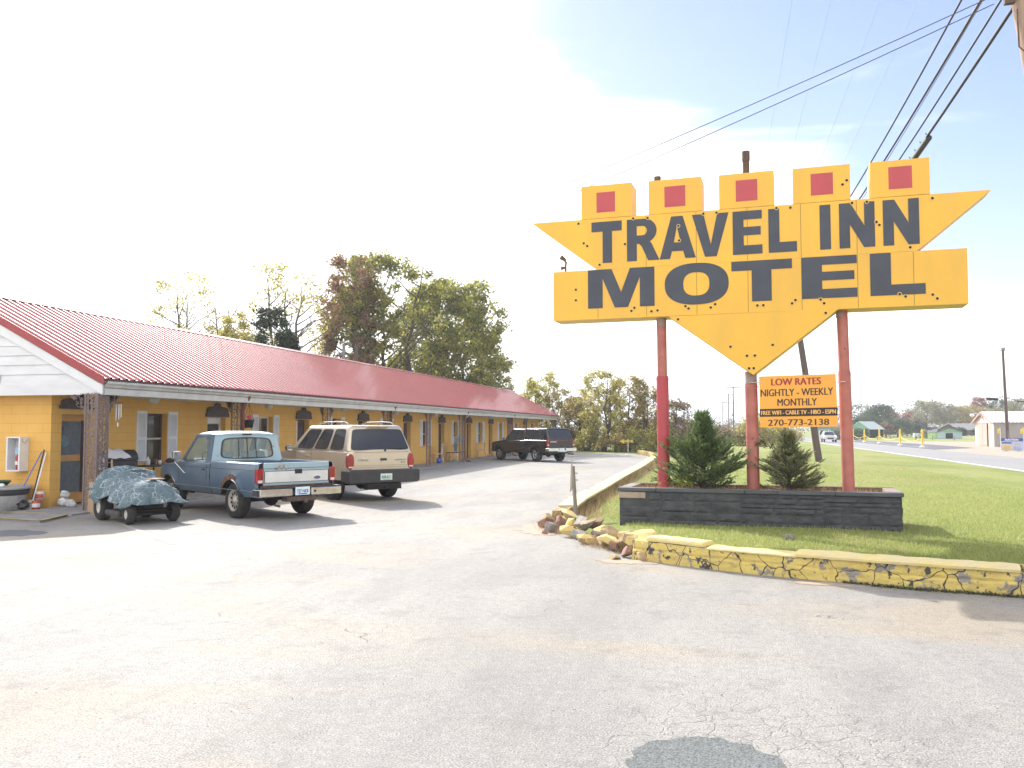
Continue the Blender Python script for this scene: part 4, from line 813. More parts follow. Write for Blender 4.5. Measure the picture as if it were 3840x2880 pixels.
# ------------------------------------------------------------------ short post at the kerb corner
t = empty('marker_post', (-2.50, 15.05, .03), 0, 'thin grey leaning marker post at the broken kerb corner', 'post')
b = MB(); b.cyl((.03, 0, -.05), (-.035, 0, 1.02), .036, .033, 10); b.build('post', wood_grey, t)
b = MB(); b.prism([(-.085, .55), (-.06, 1.10), (-.035, 1.12), (-.04, .62)], -.035, -.02, 'y'); b.build('broken_board', mat('pale_board', (0.42, .36, .28), .8), t)
b = MB(); b.cyl((-.03, 0, .90), (.055, 0, .895), .007, n=6); b.cyl((-.02, 0, .78), (.055, 0, .775), .007, n=6); b.build('bolt', rust, t)

# ------------------------------------------------------------------ utility poles and cables
def sag(a, c, s, n=24):
    a = Vector(a); c = Vector(c); return [a + (c - a) * (i / n) - Vector((0, 0, 4 * s * (i / n) * (1 - i / n))) for i in range(n + 1)]
np_ = empty('utility_pole', (5.60, 14.05, 0), 0, 'thick tan leaning utility pole at the top right corner', 'utility pole')
def npx(z): return -.13 * z
b = MB(); b.cyl((npx(-.2), 0, -.2), (npx(11), .1, 11), .19, .145, 20); b.build('pole', wood_pole2, np_)
b = MB(); b.box((npx(8.2) - .12, .0, 8.45), (.16, .2, .5)); b.build('cable_box', mat('grey_green_box', (0.3, .33, .33), .5), np_, bevel=.02)
b = MB(); b.tube([(npx(8.05) - .14, -.05, 8.0), (npx(8) - .15, -.10, 7.4), (npx(7.3), -.22, 7.05), (npx(7.3) + .2, -.18, 7.2)], .012, 6)
b.box((npx(8.2) - .22, -.05, 8.15), (.14, .08, .12)); b.build('cable_hardware', rust, np_)
fp = empty('utility_pole', (4.95, 46.8, .02), 0, 'dark leaning utility pole standing on the lawn behind the sign', 'utility pole')
b = MB(); b.cyl((.02, 0, -.2), (-.133 * 9.6, 0, 9.8), .185, .13, 14); b.build('pole', wood_pole, fp)
def fpx(z): return 4.95 - .133 * z
def cable(a, c, s, r, name, label, m=cable_m, n=6):
    b = MB(); b.tube(sag(a, c, s), r, n); o = b.build(name, m); return tag(o, label, 'cable', 'cables between the two leaning poles')
cable((5.60 + npx(9.55), 14.1, 9.55), (fpx(9.5), 46.8, 9.5), .55, .020, 'overhead_cable', 'uppermost, leftmost of the thick cables leaving the tan pole')
cable((5.60 + npx(9.05), 14.1, 9.05), (fpx(9.1), 46.8, 9.1), .50, .024, 'overhead_cable', 'second thick cable from the left, its lashing wire hanging loose')
cable((5.60 + npx(9.02), 14.08, 9.02), (fpx(9.08), 46.8, 9.05), .58, .008, 'lashing_wire', 'thin loose wire beside the second thick cable')
cable((5.60 + npx(8.6), 14.1, 8.62), (fpx(8.7), 46.8, 8.7), .55, .019, 'overhead_cable', 'third thick cable from the left above the last sign block')
c4 = cable((5.60 + npx(8.1) - .12, 14.1, 8.12), (fpx(8.3), 46.8, 8.3), .50, .028, 'overhead_cable', 'heaviest cable, rightmost, carrying the dark splice case')
q = sag((5.60 + npx(8.1) - .12, 14.1, 8.12), (fpx(8.3), 46.8, 8.3), .50, 200)
b = MB(); b.tube([v + Vector((.02, 0, -.05)) for v in q[32:46]], .062, 10)
for v in q[32:46:3]: b.cyl(v - Vector((0, 0, .0)), v + Vector((-.05, 0, .05)), .01, n=6)
b.build('splice_case', black_pl, c4)
for (a, c, s, lab) in (((4.20, 14.4, 8.42), (-39, 40, 6.0), 1.35, 'upper of two thin wires sloping left from the tan pole over the sign'), ((4.22, 14.4, 8.30), (-39, 40, 5.2), 1.42, 'lower of two thin wires sloping left from the tan pole over the sign')):
    b = MB(); b.tube(sag(a, c, s, 40), .0085, 5); tag(b.build('service_wire', mat('grey_wire', (0.10, .095, .11), .5)), lab, 'wire')
poles_ = [(2.9, 192), (2.3, 232), (1.0, 296), (0.0, 434), (-1.5, 680)]
lab = ['nearest of the crossarm poles receding along the road', 'second crossarm pole along the road with two arms', 'third crossarm pole along the road, paler', 'fourth crossarm pole along the road, small', 'farthest tiny crossarm pole at the end of the road']
for i, (x, y) in enumerate(poles_):
    t = empty('utility_pole', (x, y, -.03), 0, lab[i], 'utility pole', 'crossarm poles along the road')
    b = MB(); b.cyl((0, 0, 0), (0, 0, 11.1), .17, .12, 8); b.build('pole', wood_pole, t)
    b = MB(); b.box((0, -.16, 10.75), (2.8, .12, .14)); 
    if i == 1: b.box((0, -.16, 8.6), (2.6, .12, .14))
    for k in (-1.3, -.5, .5, 1.3): b.cyl((k, -.16, 10.8), (k, -.16, 11.0), .04, n=6)
    b.build('crossarm', wood_pole, t)
for k, lb in zip((-1.3, -.5, .5, 1.3), ('leftmost', 'second from the left', 'third from the left', 'rightmost')):
    b = MB()
    P = [(2.9 + k, -60, 11.0)] + [(x + k, y, 11.0) for x, y in poles_]
    for a, c in zip(P, P[1:]): b.tube(sag(a, c, .3 if a[1] < 0 else .5, 16), .0035, 4)
    tag(b.build('power_line', mat('pale_power_line', (0.3, .31, .34), .5)), lb + ' of four faint high power lines running overhead along the road', 'wire', 'faint high power lines')
b = MB(); b.tube(sag((fpx(9.5), 46.8, 9.5), (2.9, 192, 9.6), 1.2, 30), .02, 5); tag(b.build('overhead_cable', cable_m), 'dark cable running on behind the sign to the far crossarm pole', 'cable')
# ------------------------------------------------------------------ vehicles (local: x forward from the rear axle, y left, z up)
def paint(name, col, col2=None, **k):
    k.setdefault('rough', .32); k.setdefault('coat', .8); k.setdefault('scale', 2.5)
    return mat(name, col, k.pop('rough'), col2, **k)
blue_p = paint('faded_blue_paint', (0.075, 0.125, 0.195), (0.10, 0.15, 0.205), rough=.42, coat=.5, metal=.2, chips=[((0.16, .09, .065), .735, 5)])
blue_pale = paint('chalky_pale_blue_paint', (0.30, 0.42, 0.48), (0.35, .46, .50), rough=.5, coat=.3, chips=[((0.30, .16, .11), .66, 4.2)])
gold_p = paint('champagne_paint', (0.60, 0.52, 0.415), (0.56, .48, .38), rough=.36, metal=.45)
black_p = paint('black_truck_paint', (0.014, 0.011, 0.013), (0.012, .010, .012), rough=.25, coat=.55)
white_stripe = mat('white_tailgate_panel', (0.70, 0.69, 0.66), .45, (0.60, .59, .55), scale=4)
rustp = mat('rusty_body_metal', (0.17, 0.085, 0.055), .9, (0.07, .04, .035), scale=16, bump=.4)
seat_m = mat('grey_blue_seat_cloth', (0.26, 0.31, 0.32), .9)
tint = mat('tinted_glass', (0.035, 0.038, 0.046), .05, (0.05, .052, .06), scale=1.2, spec=.6)
seam_m = mat('panel_gap', (0.01, 0.01, 0.011), .8)
class Car:
    def __init__(s, W, zs, arches, ra, za, name, loc, head, label, cat, group=None):
        s.W = W; s.arch = arches; s.ra = ra; s.za = za; s.sill = zs; s.x0 = None
        s.e = empty(name, (loc[0], loc[1], 0), head, label, cat, group)
    def yS(s, x, z):
        y = s.W - .022 * ((z - .78) / .3) ** 2 - (.06 * ((.58 - z) / .16) ** 2 if z < .58 else 0)
        for a in s.arch:
            d = math.hypot(x - a, z - s.za); 
            if d < s.ra + .16: y += s.flare * (1 - max(0, d - s.ra) / .16) ** 1.5
        for e, sg in ((s.x0, 1), (s.x1, -1)):
            d = (x - e) * sg; rc = s.rc if sg == 1 else .35
            if d < rc: y -= rc * (1 - math.sqrt(max(0, 1 - ((rc - d) / rc) ** 2))) * (.8 if sg == 1 else .5)
        return y
    def zb(s, x):
        z = s.sill
        for a in s.arch:
            if abs(x - a) < s.ra: z = max(z, s.za + math.sqrt(s.ra ** 2 - (x - a) ** 2))
        return z
    def xs(s, a, b):
        p = set([a, b]); n = int((b - a) / .09) + 1
        for i in range(n + 1): p.add(a + (b - a) * i / n)
        for c in s.arch:
            for i in range(15): 
                q = c - s.ra * math.cos(math.pi * i / 14)
                if a < q < b: p.add(q)
            for q in (c - s.ra - 1e-4, c + s.ra + 1e-4):
                if a < q < b: p.add(q)
        for q in (s.x0, ):
            for i in range(5):
                if a <= q + s.rc * (i / 5) ** 2 <= b: p.add(q + s.rc * (i / 5) ** 2)
        return sorted(p)
    def shell(s, a, b, zt, m, name, crown=.02, r=.055, open_=None, cap=(True, True), label=None):
        rows = []; mb = MB()
        for x in s.xs(a, b):
            z0, z1 = s.zb(x), zt(x); L = []
            for i in range(8): z = z0 + (z1 - r - z0) * i / 7; L.append((s.yS(x, z), z))
            yb = s.yS(x, z1 - r)
            for i in range(1, 5): t = math.pi / 2 * i / 4; L.append((yb - r + r * math.cos(t), z1 - r + r * math.sin(t)))
            if open_: 
                L += [(yb - .10, z1), (yb - .115, z1 - .02), (yb - .115, open_), (0, open_)]
            else:
                for i in range(1, 6): t = i / 5; L.append(((yb - r) * (1 - t), z1 + crown * (1 - (1 - t) ** 2)))
            rows.append([(x, y, z) for y, z in L] + [(x, -y, z) for y, z in L[-2::-1]])
        mb.grid(rows, True)
        n = len(rows[0])
        for k, rw in ((0, rows[0]), (1, rows[-1])):
            if cap[k]: mb.add(rw, [tuple(range(n))])
        return mb.build(name, m, s.e, auto=38, label=label)
    def side(s, x0, x1, z0, z1, m, name, off=.004, sides=(1, -1), parent=None, n=None, label=None):
        mb = MB(); n = n or max(1, int((x1 - x0) / .08))
        for sg in sides:
            mb.grid([[(x0 + (x1 - x0) * i / n, sg * (s.yS(x0 + (x1 - x0) * i / n, z) + off), z) for i in range(n + 1)] for z in (z0, (z0 + z1) / 2, z1)], True)
        o = mb.build(name, m, parent or s.e, label=label); md = o.modifiers.new('solid', 'SOLIDIFY'); md.thickness = .004; md.offset = 0; return o
    def arcst(s, c, r0, r1, a0, a1, m, name, off=.006, sides=(1,), wob=0.0, parent=None):
        mb = MB(); g = random.Random(3)
        for sg in sides:
            rows = []
            for k in range(4):
                row = []
                for i in range(25):
                    a = R(a0 + (a1 - a0) * i / 24); r = r0 + (r1 - r0) * k / 3 * (1 + (g.uniform(-wob, wob) if k == 3 else 0)); x = c + r * math.cos(a); z = s.za + r * math.sin(a)
                    row.append((x, sg * (s.yS(x, z) + off), z))
                rows.append(row)
            mb.grid(rows, True)
        return mb.build(name, m, parent or s.e)
    def well(s):
        mb = MB()
        for c in s.arch:
            for sg in (1, -1):
                rows = [[(c + (s.ra + .002) * math.cos(math.pi * i / 16), sg * (yy if yy < .6 else s.yS(c, s.za + s.ra) - .012), max(s.sill, s.za + (s.ra + .002) * math.sin(math.pi * i / 16))) for i in range(17)] for yy in (.45, .7)]
                mb.grid(rows, True); mb.add([(c + s.ra * math.cos(math.pi * i / 16), sg * .46, s.za + s.ra * math.sin(math.pi * i / 16)) for i in range(17)], [tuple(range(17))])
        mb.build('wheel_well', under_m, s.e)
        mb = MB(); mb.box(((s.arch[0] + s.arch[1]) / 2, 0, s.sill + .06), (s.x1 - s.x0 - .3, 1.1, .22)); mb.box((s.x0 + .25, 0, s.sill + .1), (.4, 1.2, .16)); mb.build('chassis', under_m, s.e, bevel=.02)
        mb = MB(); mb.cyl((0, -s.W + .25, s.za), (0, s.W - .25, s.za), .045, n=10); mb.ico((0, .0, s.za), .15, 2); mb.tube([(1.5, -.3, s.sill), (.4, -.35, s.sill - .03), (-.2, -.42, s.sill + .06), (s.x0 + .05, -.45, s.sill - .02)], .03, 8); mb.build('rear_axle', under_m, s.e)
    def wheels(s, R_, w_, rimR, rm, spoke=0, track=None):
        for c in s.arch:
            for sg in (1, -1):
                yo = sg * (s.W - .035); p = MB(); t = w_ / 2; yc = yo - sg * t
                pr = [(rimR, -t + .012), (rimR + .02, -t), (R_ - .05, -t - .006), (R_ - .015, -t + .02), (R_, -t + .045), (R_, 0), (R_, t - .045), (R_ - .015, t - .02), (R_ - .05, t + .006), (rimR + .02, t), (rimR, t - .012), (rimR - .01, t - .02), (rimR - .01, -t + .02), (rimR, -t + .012)]
                p.lathe(pr, (c, yc, s.za), 'y', 36)
                wh = p.build('wheel', tyre_m, s.e)
                q = MB(); o = sg
                dish = [(rimR, sg * (t - .01)), (rimR - .012, sg * (t - .012)), (rimR - .03, sg * (t - .035)), (rimR * .62, sg * (t - .06)), (rimR * .40, sg * (t - .035)), (.05, sg * (t - .03)), (.045, sg * (t - .012)), (.001, sg * (t - .010))]
                q.lathe(dish, (c, yc, s.za), 'y', 30)
                ri = q.build('rim', rm, wh)
                h = MB(); k = 5 if spoke else 10
                for i in range(k):
                    a = 2 * math.pi * (i + .5) / k; rr = rimR * (.66 if spoke else .68); yy = yc + sg * (t - .046 if not spoke else t - .044)
                    ex = Vector((math.cos(a), 0, math.sin(a))); ey = Vector((-math.sin(a), 0, math.cos(a))); cc = Vector((c, yy, s.za)) + ex * rr
                    if spoke: pts = [cc + ex * .085 + ey * .075, cc + ex * .095, cc + ex * .085 - ey * .075, cc - ex * .085 - ey * .012, cc - ex * .085 + ey * .012]
                    else: pts = [cc + ex * .032 * math.cos(u * math.pi / 4) + ey * .024 * math.sin(u * math.pi / 4) for u in range(8)]
                    h.add([p_ - Vector((0, sg * .012, 0)) for p_ in pts] + [p_ + Vector((0, sg * .008, 0)) for p_ in pts], [tuple(range(len(pts))), tuple(range(len(pts), 2 * len(pts)))])
                h.build('rim_slot', under_m, wh)
def bil(q, u, v): return (q[0] * (1 - u) + q[1] * u) * (1 - v) + (q[3] * (1 - u) + q[2] * u) * v
def sup(n_, uc, vc, a, b, e, angs): 
    o = []
    for t in angs:
        c_, s_ = math.cos(t), math.sin(t); r = (abs(c_ / a) ** e + abs(s_ / b) ** e) ** (-1 / e); o.append((uc + r * c_, vc + r * s_))
    return o
def winloops(u0, u1, v0, v1, e=7, n=40):
    uc, vc, a, b = (u0 + u1) / 2, (v0 + v1) / 2, (u1 - u0) / 2, (v1 - v0) / 2
    angs = [2 * math.pi * i / n for i in range(n)] + [math.atan2(y - vc, x - uc) % (2 * math.pi) for x in (0, 1) for y in (0, 1)]
    angs += [math.atan2(sy_ * b, sx_ * a) % (2 * math.pi) + d for sx_ in (1, -1) for sy_ in (1, -1) for d in (-.12, -.05, 0, .05, .12)]
    angs = sorted(set(round(x % (2 * math.pi), 5) for x in angs)); inn = sup(0, uc, vc, a, b, e, angs); outr = []
    for t in angs:
        c_, s_ = math.cos(t), math.sin(t); ks = []
        if c_ > 1e-9: ks.append((1 - uc) / c_)
        if c_ < -1e-9: ks.append(-uc / c_)
        if s_ > 1e-9: ks.append((1 - vc) / s_)
        if s_ < -1e-9: ks.append(-vc / s_)
        k = min(ks); outr.append((uc + k * c_, vc + k * s_))
    return inn, outr
def qn(q, out):
    n = (q[1] - q[0]).cross(q[3] - q[0]).normalized(); return n if n.dot(out) > 0 else -n
def framed(mb, q, u0, u1, v0, v1, e=7):
    inn, outr = winloops(u0, u1, v0, v1, e); n = len(inn)
    mb.add([bil(q, *p) for p in inn] + [bil(q, *p) for p in outr], [(i, (i + 1) % n, n + (i + 1) % n, n + i) for i in range(n)])
def pane(q, u0, u1, v0, v1, out, m, name, parent, off=0.0, th=.004, e=7, gasket=None, gw=.02, divs=()):
    inn, _ = winloops(u0, u1, v0, v1, e); N_ = qn(q, out); n = len(inn); mb = MB()
    A = [bil(q, *p) + N_ * off for p in inn]; B_ = [p + N_ * th for p in A]
    mb.add(A + B_, [tuple(range(n)), tuple(range(n, 2 * n))] + [(i, (i + 1) % n, n + (i + 1) % n, n + i) for i in range(n)])
    o = mb.build(name, m, parent)
    if gasket:
        cu_ = sum(B_, Vector()) / n; g = MB(); I = [p + N_ * .003 + (cu_ - p).normalized() * gw * .4 for p in B_]; O = [p + N_ * .003 - (cu_ - p).normalized() * gw * .6 for p in B_]
        O2 = [p - N_ * .008 for p in O]
        g.add(I + O + O2, [(i, (i + 1) % n, n + (i + 1) % n, n + i) for i in range(n)] + [(n + i, n + (i + 1) % n, 2 * n + (i + 1) % n, 2 * n + i) for i in range(n)])
        for du in divs:
            p, r = bil(q, du, v0) + N_ * (off + th + .002), bil(q, du, v1) + N_ * (off + th + .002); g.tube([p, r], .011, 4, False)
        g.build('window_seal', gasket, o)
    return o
def plate(parent, x, yc, zc, s_, w_=.305, h=.152, bgc=(0.62, 0.72, 0.80), tc=(0.05, 0.07, 0.13), strip=None):
    M = Matrix.Translation((x, yc, zc)) @ Matrix.Rotation(R(-90), 4, 'Z')
    b = MB(); b.prism([(-w_ / 2, -h / 2), (w_ / 2, -h / 2), (w_ / 2, h / 2), (-w_ / 2, h / 2)], -.004, .004, 'y'); b.xform(M)
    o = b.build('number_plate', mat('plate_face', bgc, .4, tuple(min(1, c * 1.15) for c in bgc), scale=6), parent)
    if s_: text(s_, -w_ * .40, w_ * .40, -h * .22, h * .20, mat('plate_letters', tc, .5), 'plate_lettering', o, M @ Matrix.Translation((0, -.006, 0)), .02)
    if strip:
        b = MB(); b.bx(-w_ * .3, w_ * .3, -.006, -.004, -h * .42, -h * .30); b.xform(M); b.build('plate_strip', mat('plate_strip', strip, .5), o)
    return o

# ---- old blue pickup, tailgate towards us
h1 = math.atan2(.522, -.853)
c = Car(.845, .43, (0, 2.78), .40, .34, 'pickup_truck', (-8.64, 15.46), h1, 'faded blue old pickup with rust and a white striped tailgate', 'pickup truck')
c.x0, c.x1, c.rc, c.flare = -.96, 3.45, .10, .028
T = c.e
bedz = lambda x: 1.075
c.shell(-.95, .90, bedz, blue_p, 'cargo_bed', open_=.66, cap=(False, True))
def cabz(x): return 1.03 if x < 2.35 else 1.03 - (x - 2.35) * .09 - max(0, x - 3.25) ** 2 * 1.2
c.shell(.925, 3.45, cabz, blue_p, 'cab_body', crown=.045)
b = MB(); b.box((0, 0, .64), (1.84, 1.45, .03)); b.build('bed_floor', mat('bed_floor_metal', (.10, .11, .12), .8), T)
q1 = [Vector(p) for p in ((.955, -.80, 1.02), (.955, .80, 1.02), (1.045, .675, 1.60), (1.045, -.675, 1.60))]
qs = [[Vector(p) for p in ((.955, sg * .80, 1.02), (2.36, sg * .80, 1.02), (1.86, sg * .675, 1.60), (1.045, sg * .675, 1.60))] for sg in (1, -1)]
qf = [Vector(p) for p in ((2.36, -.80, 1.02), (2.36, .80, 1.02), (1.86, .675, 1.60), (1.86, -.675, 1.60))]
mb = MB(); framed(mb, q1, .125, .875, .16, .86, 6); mb.build('cab_back', blue_pale, T)
mb = MB()
for q in qs: framed(mb, q, .17, .93, .04, .90, 14)
framed(mb, qf, .05, .95, .03, .93, 10); mb.build('cab_pillars', blue_p, T)
pane(q1, .125, .875, .16, .86, Vector((-1, 0, 0)), glass_clear, 'rear_window', T, 0, e=6, gasket=black_pl, gw=.034, divs=(.37, .50, .63))
for q, sg in zip(qs, (1, -1)): pane(q, .17, .93, .04, .90, Vector((0, sg, 0)), glass_clear, 'side_window', T, -.008, e=14, gasket=black_pl, gw=.022)
pane(qf, .05, .95, .03, .93, Vector((1, 0, 0)), glass_clear, 'windscreen', T, 0, e=10, gasket=black_pl)
mb = MB(); rows = []
for i in range(13):
    u = i / 12; x = 1.03 + .86 * u; e_ = abs(2 * u - 1) ** 6; row = []
    for j in range(17):
        v = j / 16 * 2 - 1; row.append((x, v * (.685 - .02 * e_), 1.665 - .055 * abs(v) ** 4 - .045 * e_))
    rows.append(row)
mb.grid(rows, True); rows2 = [[(p[0], p[1], 1.585) for p in r] for r in rows]
edge = lambda rr: rr[0] + [r[-1] for r in rr[1:]] + rr[-1][-2::-1] + [r[0] for r in rr[-2:0:-1]]
E1, E2 = edge(rows), edge(rows2); n = len(E1); mb.add(E1 + E2, [(i, (i + 1) % n, n + (i + 1) % n, n + i) for i in range(n)], True)
mb.build('roof', blue_pale, T, auto=50)
b = MB(); b.box((1.015, 0, 1.60), (.03, .20, .035)); b.build('third_brake_lamp', black_pl, T, bevel=.008)
for yy in (.36, -.36):
    b = MB(); b.box((1.42, yy, 1.04), (.16, .52, .40)); b.build('seat', seat_m, T, bevel=.07, seg=4)
b = MB(); b.box((2.05, 0, 1.03), (.35, 1.4, .12)); b.build('dashboard', black_pl, T, bevel=.04)
b = MB(); b.lathe([(.17 + .014 * math.cos(a_), .014 * math.sin(a_)) for a_ in [i * math.pi / 3 for i in range(7)]], (0, 0, 0), 'x', 20); b.xform(Matrix.Translation((1.86, .38, 1.10)) @ Matrix.Rotation(R(25), 4, 'Y')); b.build('steering_wheel', black_pl, T)
b = MB(); b.box((1.98, 0, 1.50), (.02, .22, .06)); b.build('inner_mirror', black_pl, T, bevel=.01)
# tailgate
b = MB(); b.bx(-.965, -.925, -.70, .70, .655, 1.075); tg = b.build('tailgate', blue_pale, T, bevel=.012, label='pale blue tailgate with a rust stain and white panel')
b = MB(); b.prism([(-.675, .712), (.675, .712), (.675, .915), (-.675, .915)], -.972, -.966, 'x'); b.build('tailgate_panel', white_stripe, tg)
b = MB()
for (y0, y1, z0, z1) in ((-.68, .68, .704, .712), (-.68, .68, .915, .923), (-.688, -.68, .704, .923), (.68, .688, .704, .923), (-.70, .70, .968, .973)): b.bx(-.974, -.965, y0, y1, z0, z1)
b.build('tailgate_outline', black_pl, tg)
b = MB(); b.box((-.976, -.02, .905), (.016, .155, .085)); b.box((-.985, -.02, .915), (.012, .12, .03)); b.build('handle', black_pl, tg, bevel=.006)
b = MB(); b.prism([(.075 * math.cos(a_ * math.pi / 12) - .43, .033 * math.sin(a_ * math.pi / 12) + .775) for a_ in range(24)], -.979, -.972, 'x'); b.build('badge', chrome, tg)
b = MB(); b.prism([(.067 * math.cos(a_ * math.pi / 12) - .43, .027 * math.sin(a_ * math.pi / 12) + .775) for a_ in range(24)], -.9805, -.979, 'x'); b.build('badge', mat('blue_badge', (0.03, 0.06, 0.22), .3), tg)
rotR = Matrix.Rotation(R(-90), 4, 'Z')
text('Ford', -.045, .045, -.014, .016, chrome, 'badge_lettering', tg, Matrix.Translation((-.9818, -.43, .775)) @ rotR @ Matrix.Shear('XZ', 4, (0, 0)), 0)
b = MB(); b.bx(-.955, -.93, -.76, .76, .585, .655); b.build('rusty_sill', rustp, T)
b = MB(); b.prism([(x_, z_) for x_, z_ in blob(.33, .985, .17, .045, 26, .3, 4)], -.9705, -.964, 'x'); b.build('rust_stain', mat('rust_bleed', (0.30, .17, .12), .8, (0.36, .45, .48), scale=18, lo=.45, hi=.62), tg)
for sg in (1, -1):
    b = MB(); b.box((-.925, sg * .775, .835), (.10, .135, .285)); o = b.build('tail_lamp', tail_red, T, bevel=.018)
    b = MB(); b.box((-.979, sg * .775, .735), (.006, .09, .05)); b.build('reverse_lamp', tail_white, o)
b = MB(); b.bx(-1.15, -1.03, -.87, -.20, .455, .60); b.bx(-1.15, -1.03, .20, .87, .455, .60); b.bx(-1.09, -.98, -.80, .80, .47, .57)
for sg in (1, -1): b.bx(-1.12, -.86, sg * .83, sg * .87, .47, .595)
bp = b.build('rear_bumper', chrome, T, bevel=.014)
b = MB(); b.bx(-1.145, -.96, -.86, .86, .600, .618); b.build('bumper_step', black_pl, bp, bevel=.006)
b = MB(); b.cyl((-1.152, -.28, .53), (-1.158, -.28, .53), .022, n=12); b.build('bumper_hole', under_m, bp)
plate(T, -1.165, .0, .545, '737 NKB', strip=(.05, .08, .3))
b = MB(); b.box((-1.05, 0, .40), (.2, .62, .09)); b.box((-1.14, -.08, .355), (.06, .07, .07)); b.cyl((-.9, .42, .28), (-1.06, .42, .27), .022, n=8); b.build('tow_hitch', rust, T)
c.arcst(0, .395, .50, 8, 118, rustp, 'rust_patch', .006, (1,), .12)
c.arcst(0, .398, .422, 100, 172, chrome, 'arch_trim', .012, (1, -1)); c.arcst(2.78, .398, .420, 20, 172, chrome, 'arch_trim', .010, (1, -1))
c.side(-.93, 3.3, .935, .942, black_pl, 'pinstripe'); c.side(-.9, 3.3, .55, .556, blue_pale, 'pinstripe')
c.side(.895, .93, .46, 1.02, seam_m, 'body_gap', .002); c.side(1.05, 1.058, .5, 1.0, seam_m, 'door_gap'); c.side(2.32, 2.328, .5, 1.0, seam_m, 'door_gap')
c.side(1.12, 1.26, .885, .915, black_pl, 'door_handle', .014)
for sg in (1, -1):
    b = MB(); b.box((2.12, sg * .99, 1.16), (.10, .17, .17)); o = b.build('wing_mirror', mat('chrome_shell', (0.35, .36, .37), .3, metal=.8), T, bevel=.02)
    b = MB(); b.box((2.066, sg * .99, 1.16), (.006, .14, .14)); b.build('mirror_glass', mirror_m, o)
    b = MB(); b.tube([(2.02, sg * .85, 1.035), (2.14, sg * .86, 1.04), (2.14, sg * 1.02, 1.05), (2.14, sg * 1.0, 1.0), (2.0, sg * .87, .80)], .010, 6); b.tube([(1.96, sg * .865, .80), (2.04, sg * .865, .80)], .012, 6); b.build('mirror_arm', chrome, o)
b = MB(); b.bx(3.40, 3.50, -.82, .82, .46, .60); b.build('front_bumper', chrome, T, bevel=.02)
b = MB(); b.bx(3.40, 3.455, -.55, .55, .66, .86); b.build('grille', black_pl, T)
for sg in (1, -1): b = MB(); b.box((3.42, sg * .66, .76), (.06, .2, .17)); b.build('headlight', glass_dark, T, bevel=.01)
c.well(); c.wheels(.34, .22, .205, steel_rim)

# ---- champagne sport utility
h2 = math.atan2(.640, -.768)
c = Car(.885, .50, (0, 2.94), .44, .375, 'sport_utility_vehicle', (-8.62, 19.82), h2, 'champagne sport utility vehicle with dark rear bumper and roof rack', 'sport utility vehicle')
c.x0, c.x1, c.rc, c.flare = -1.02, 3.80, .16, .045
T = c.e
def dz(x): return 1.19 if x < 2.35 else 1.19 - (x - 2.35) * .10 - max(0, x - 3.4) ** 2 * 1.0
c.shell(-1.02, 3.80, dz, gold_p, 'body', crown=.03, r=.06)
def hull(pts, m, name, parent, bev=.06, crown=.03):
    mb = MB(); mb.add(pts, [(0, 1, 2, 3), (7, 6, 5, 4), (0, 4, 5, 1), (1, 5, 6, 2), (2, 6, 7, 3), (3, 7, 4, 0)]); return mb.build(name, m, parent, bevel=bev, seg=4)
zb_, zt_ = 1.15, 1.80
Vq = lambda *p: [Vector(q) for q in p]
H = Vq((-1.0, .865, zb_), (2.50, .865, zb_), (2.50, -.865, zb_), (-1.0, -.865, zb_), (-.74, .675, zt_), (1.62, .675, zt_), (1.62, -.675, zt_), (-.74, -.675, zt_))
o = hull(H, gold_p, 'cabin', T, .085)
for p in o.data.polygons: p.use_smooth = True
sideq = [Vq((-1.0, s * .865, zb_), (2.50, s * .865, zb_), (1.62, s * .675, zt_), (-.74, s * .675, zt_)) for s in (1, -1)]
rearq = Vq((-1.0, .865, zb_), (-1.0, -.865, zb_), (-.74, -.675, zt_), (-.74, .675, zt_))
frq = Vq((2.50, .865, zb_), (2.50, -.865, zb_), (1.62, -.675, zt_), (1.62, .675, zt_))
pane(rearq, .045, .955, .09, .84, Vector((-1, 0, .3)), tint, 'rear_window', T, .002, .006, 12, black_pl, .012)
for q, sg in zip(sideq, (1, -1)):
    for (u0, u1) in ((.075, .285), (.335, .56), (.60, .885)): pane(q, u0, u1, .10, .84, Vector((0, sg, .3)), tint, 'side_window', T, .002, .006, 9, black_pl, .016)
pane(frq, .06, .94, .08, .92, Vector((1, 0, .3)), tint, 'windscreen', T, .002, .006, 12)
for sg in (1, -1):
    b = MB(); b.tube([(-.52, sg * .60, 1.795), (-.38, sg * .60, 1.865), (.1, sg * .60, 1.885), (.9, sg * .60, 1.875), (1.2, sg * .60, 1.80)], .015, 8); b.build('roof_rail', mat('dull_rail', (.24, .215, .19), .5), T)
b = MB(); b.box((-.80, 0, 1.775), (.10, .56, .035)); b.box((-.835, -.10, 1.745), (.02, .06, .02)); b.build('brake_lamp', gold_p, T, bevel=.012)
for (y0, y1, z) in ((-.72, .72, 1.155), (-.72, .72, .80), (-.72, .72, .845)):
    b = MB(); b.bx(-1.026, -1.02, y0, y1, z, z + .006); b.build('liftgate_gap', seam_m if z > 1.1 else mat('gate_crease', (.25, .2, .15), .5), T)
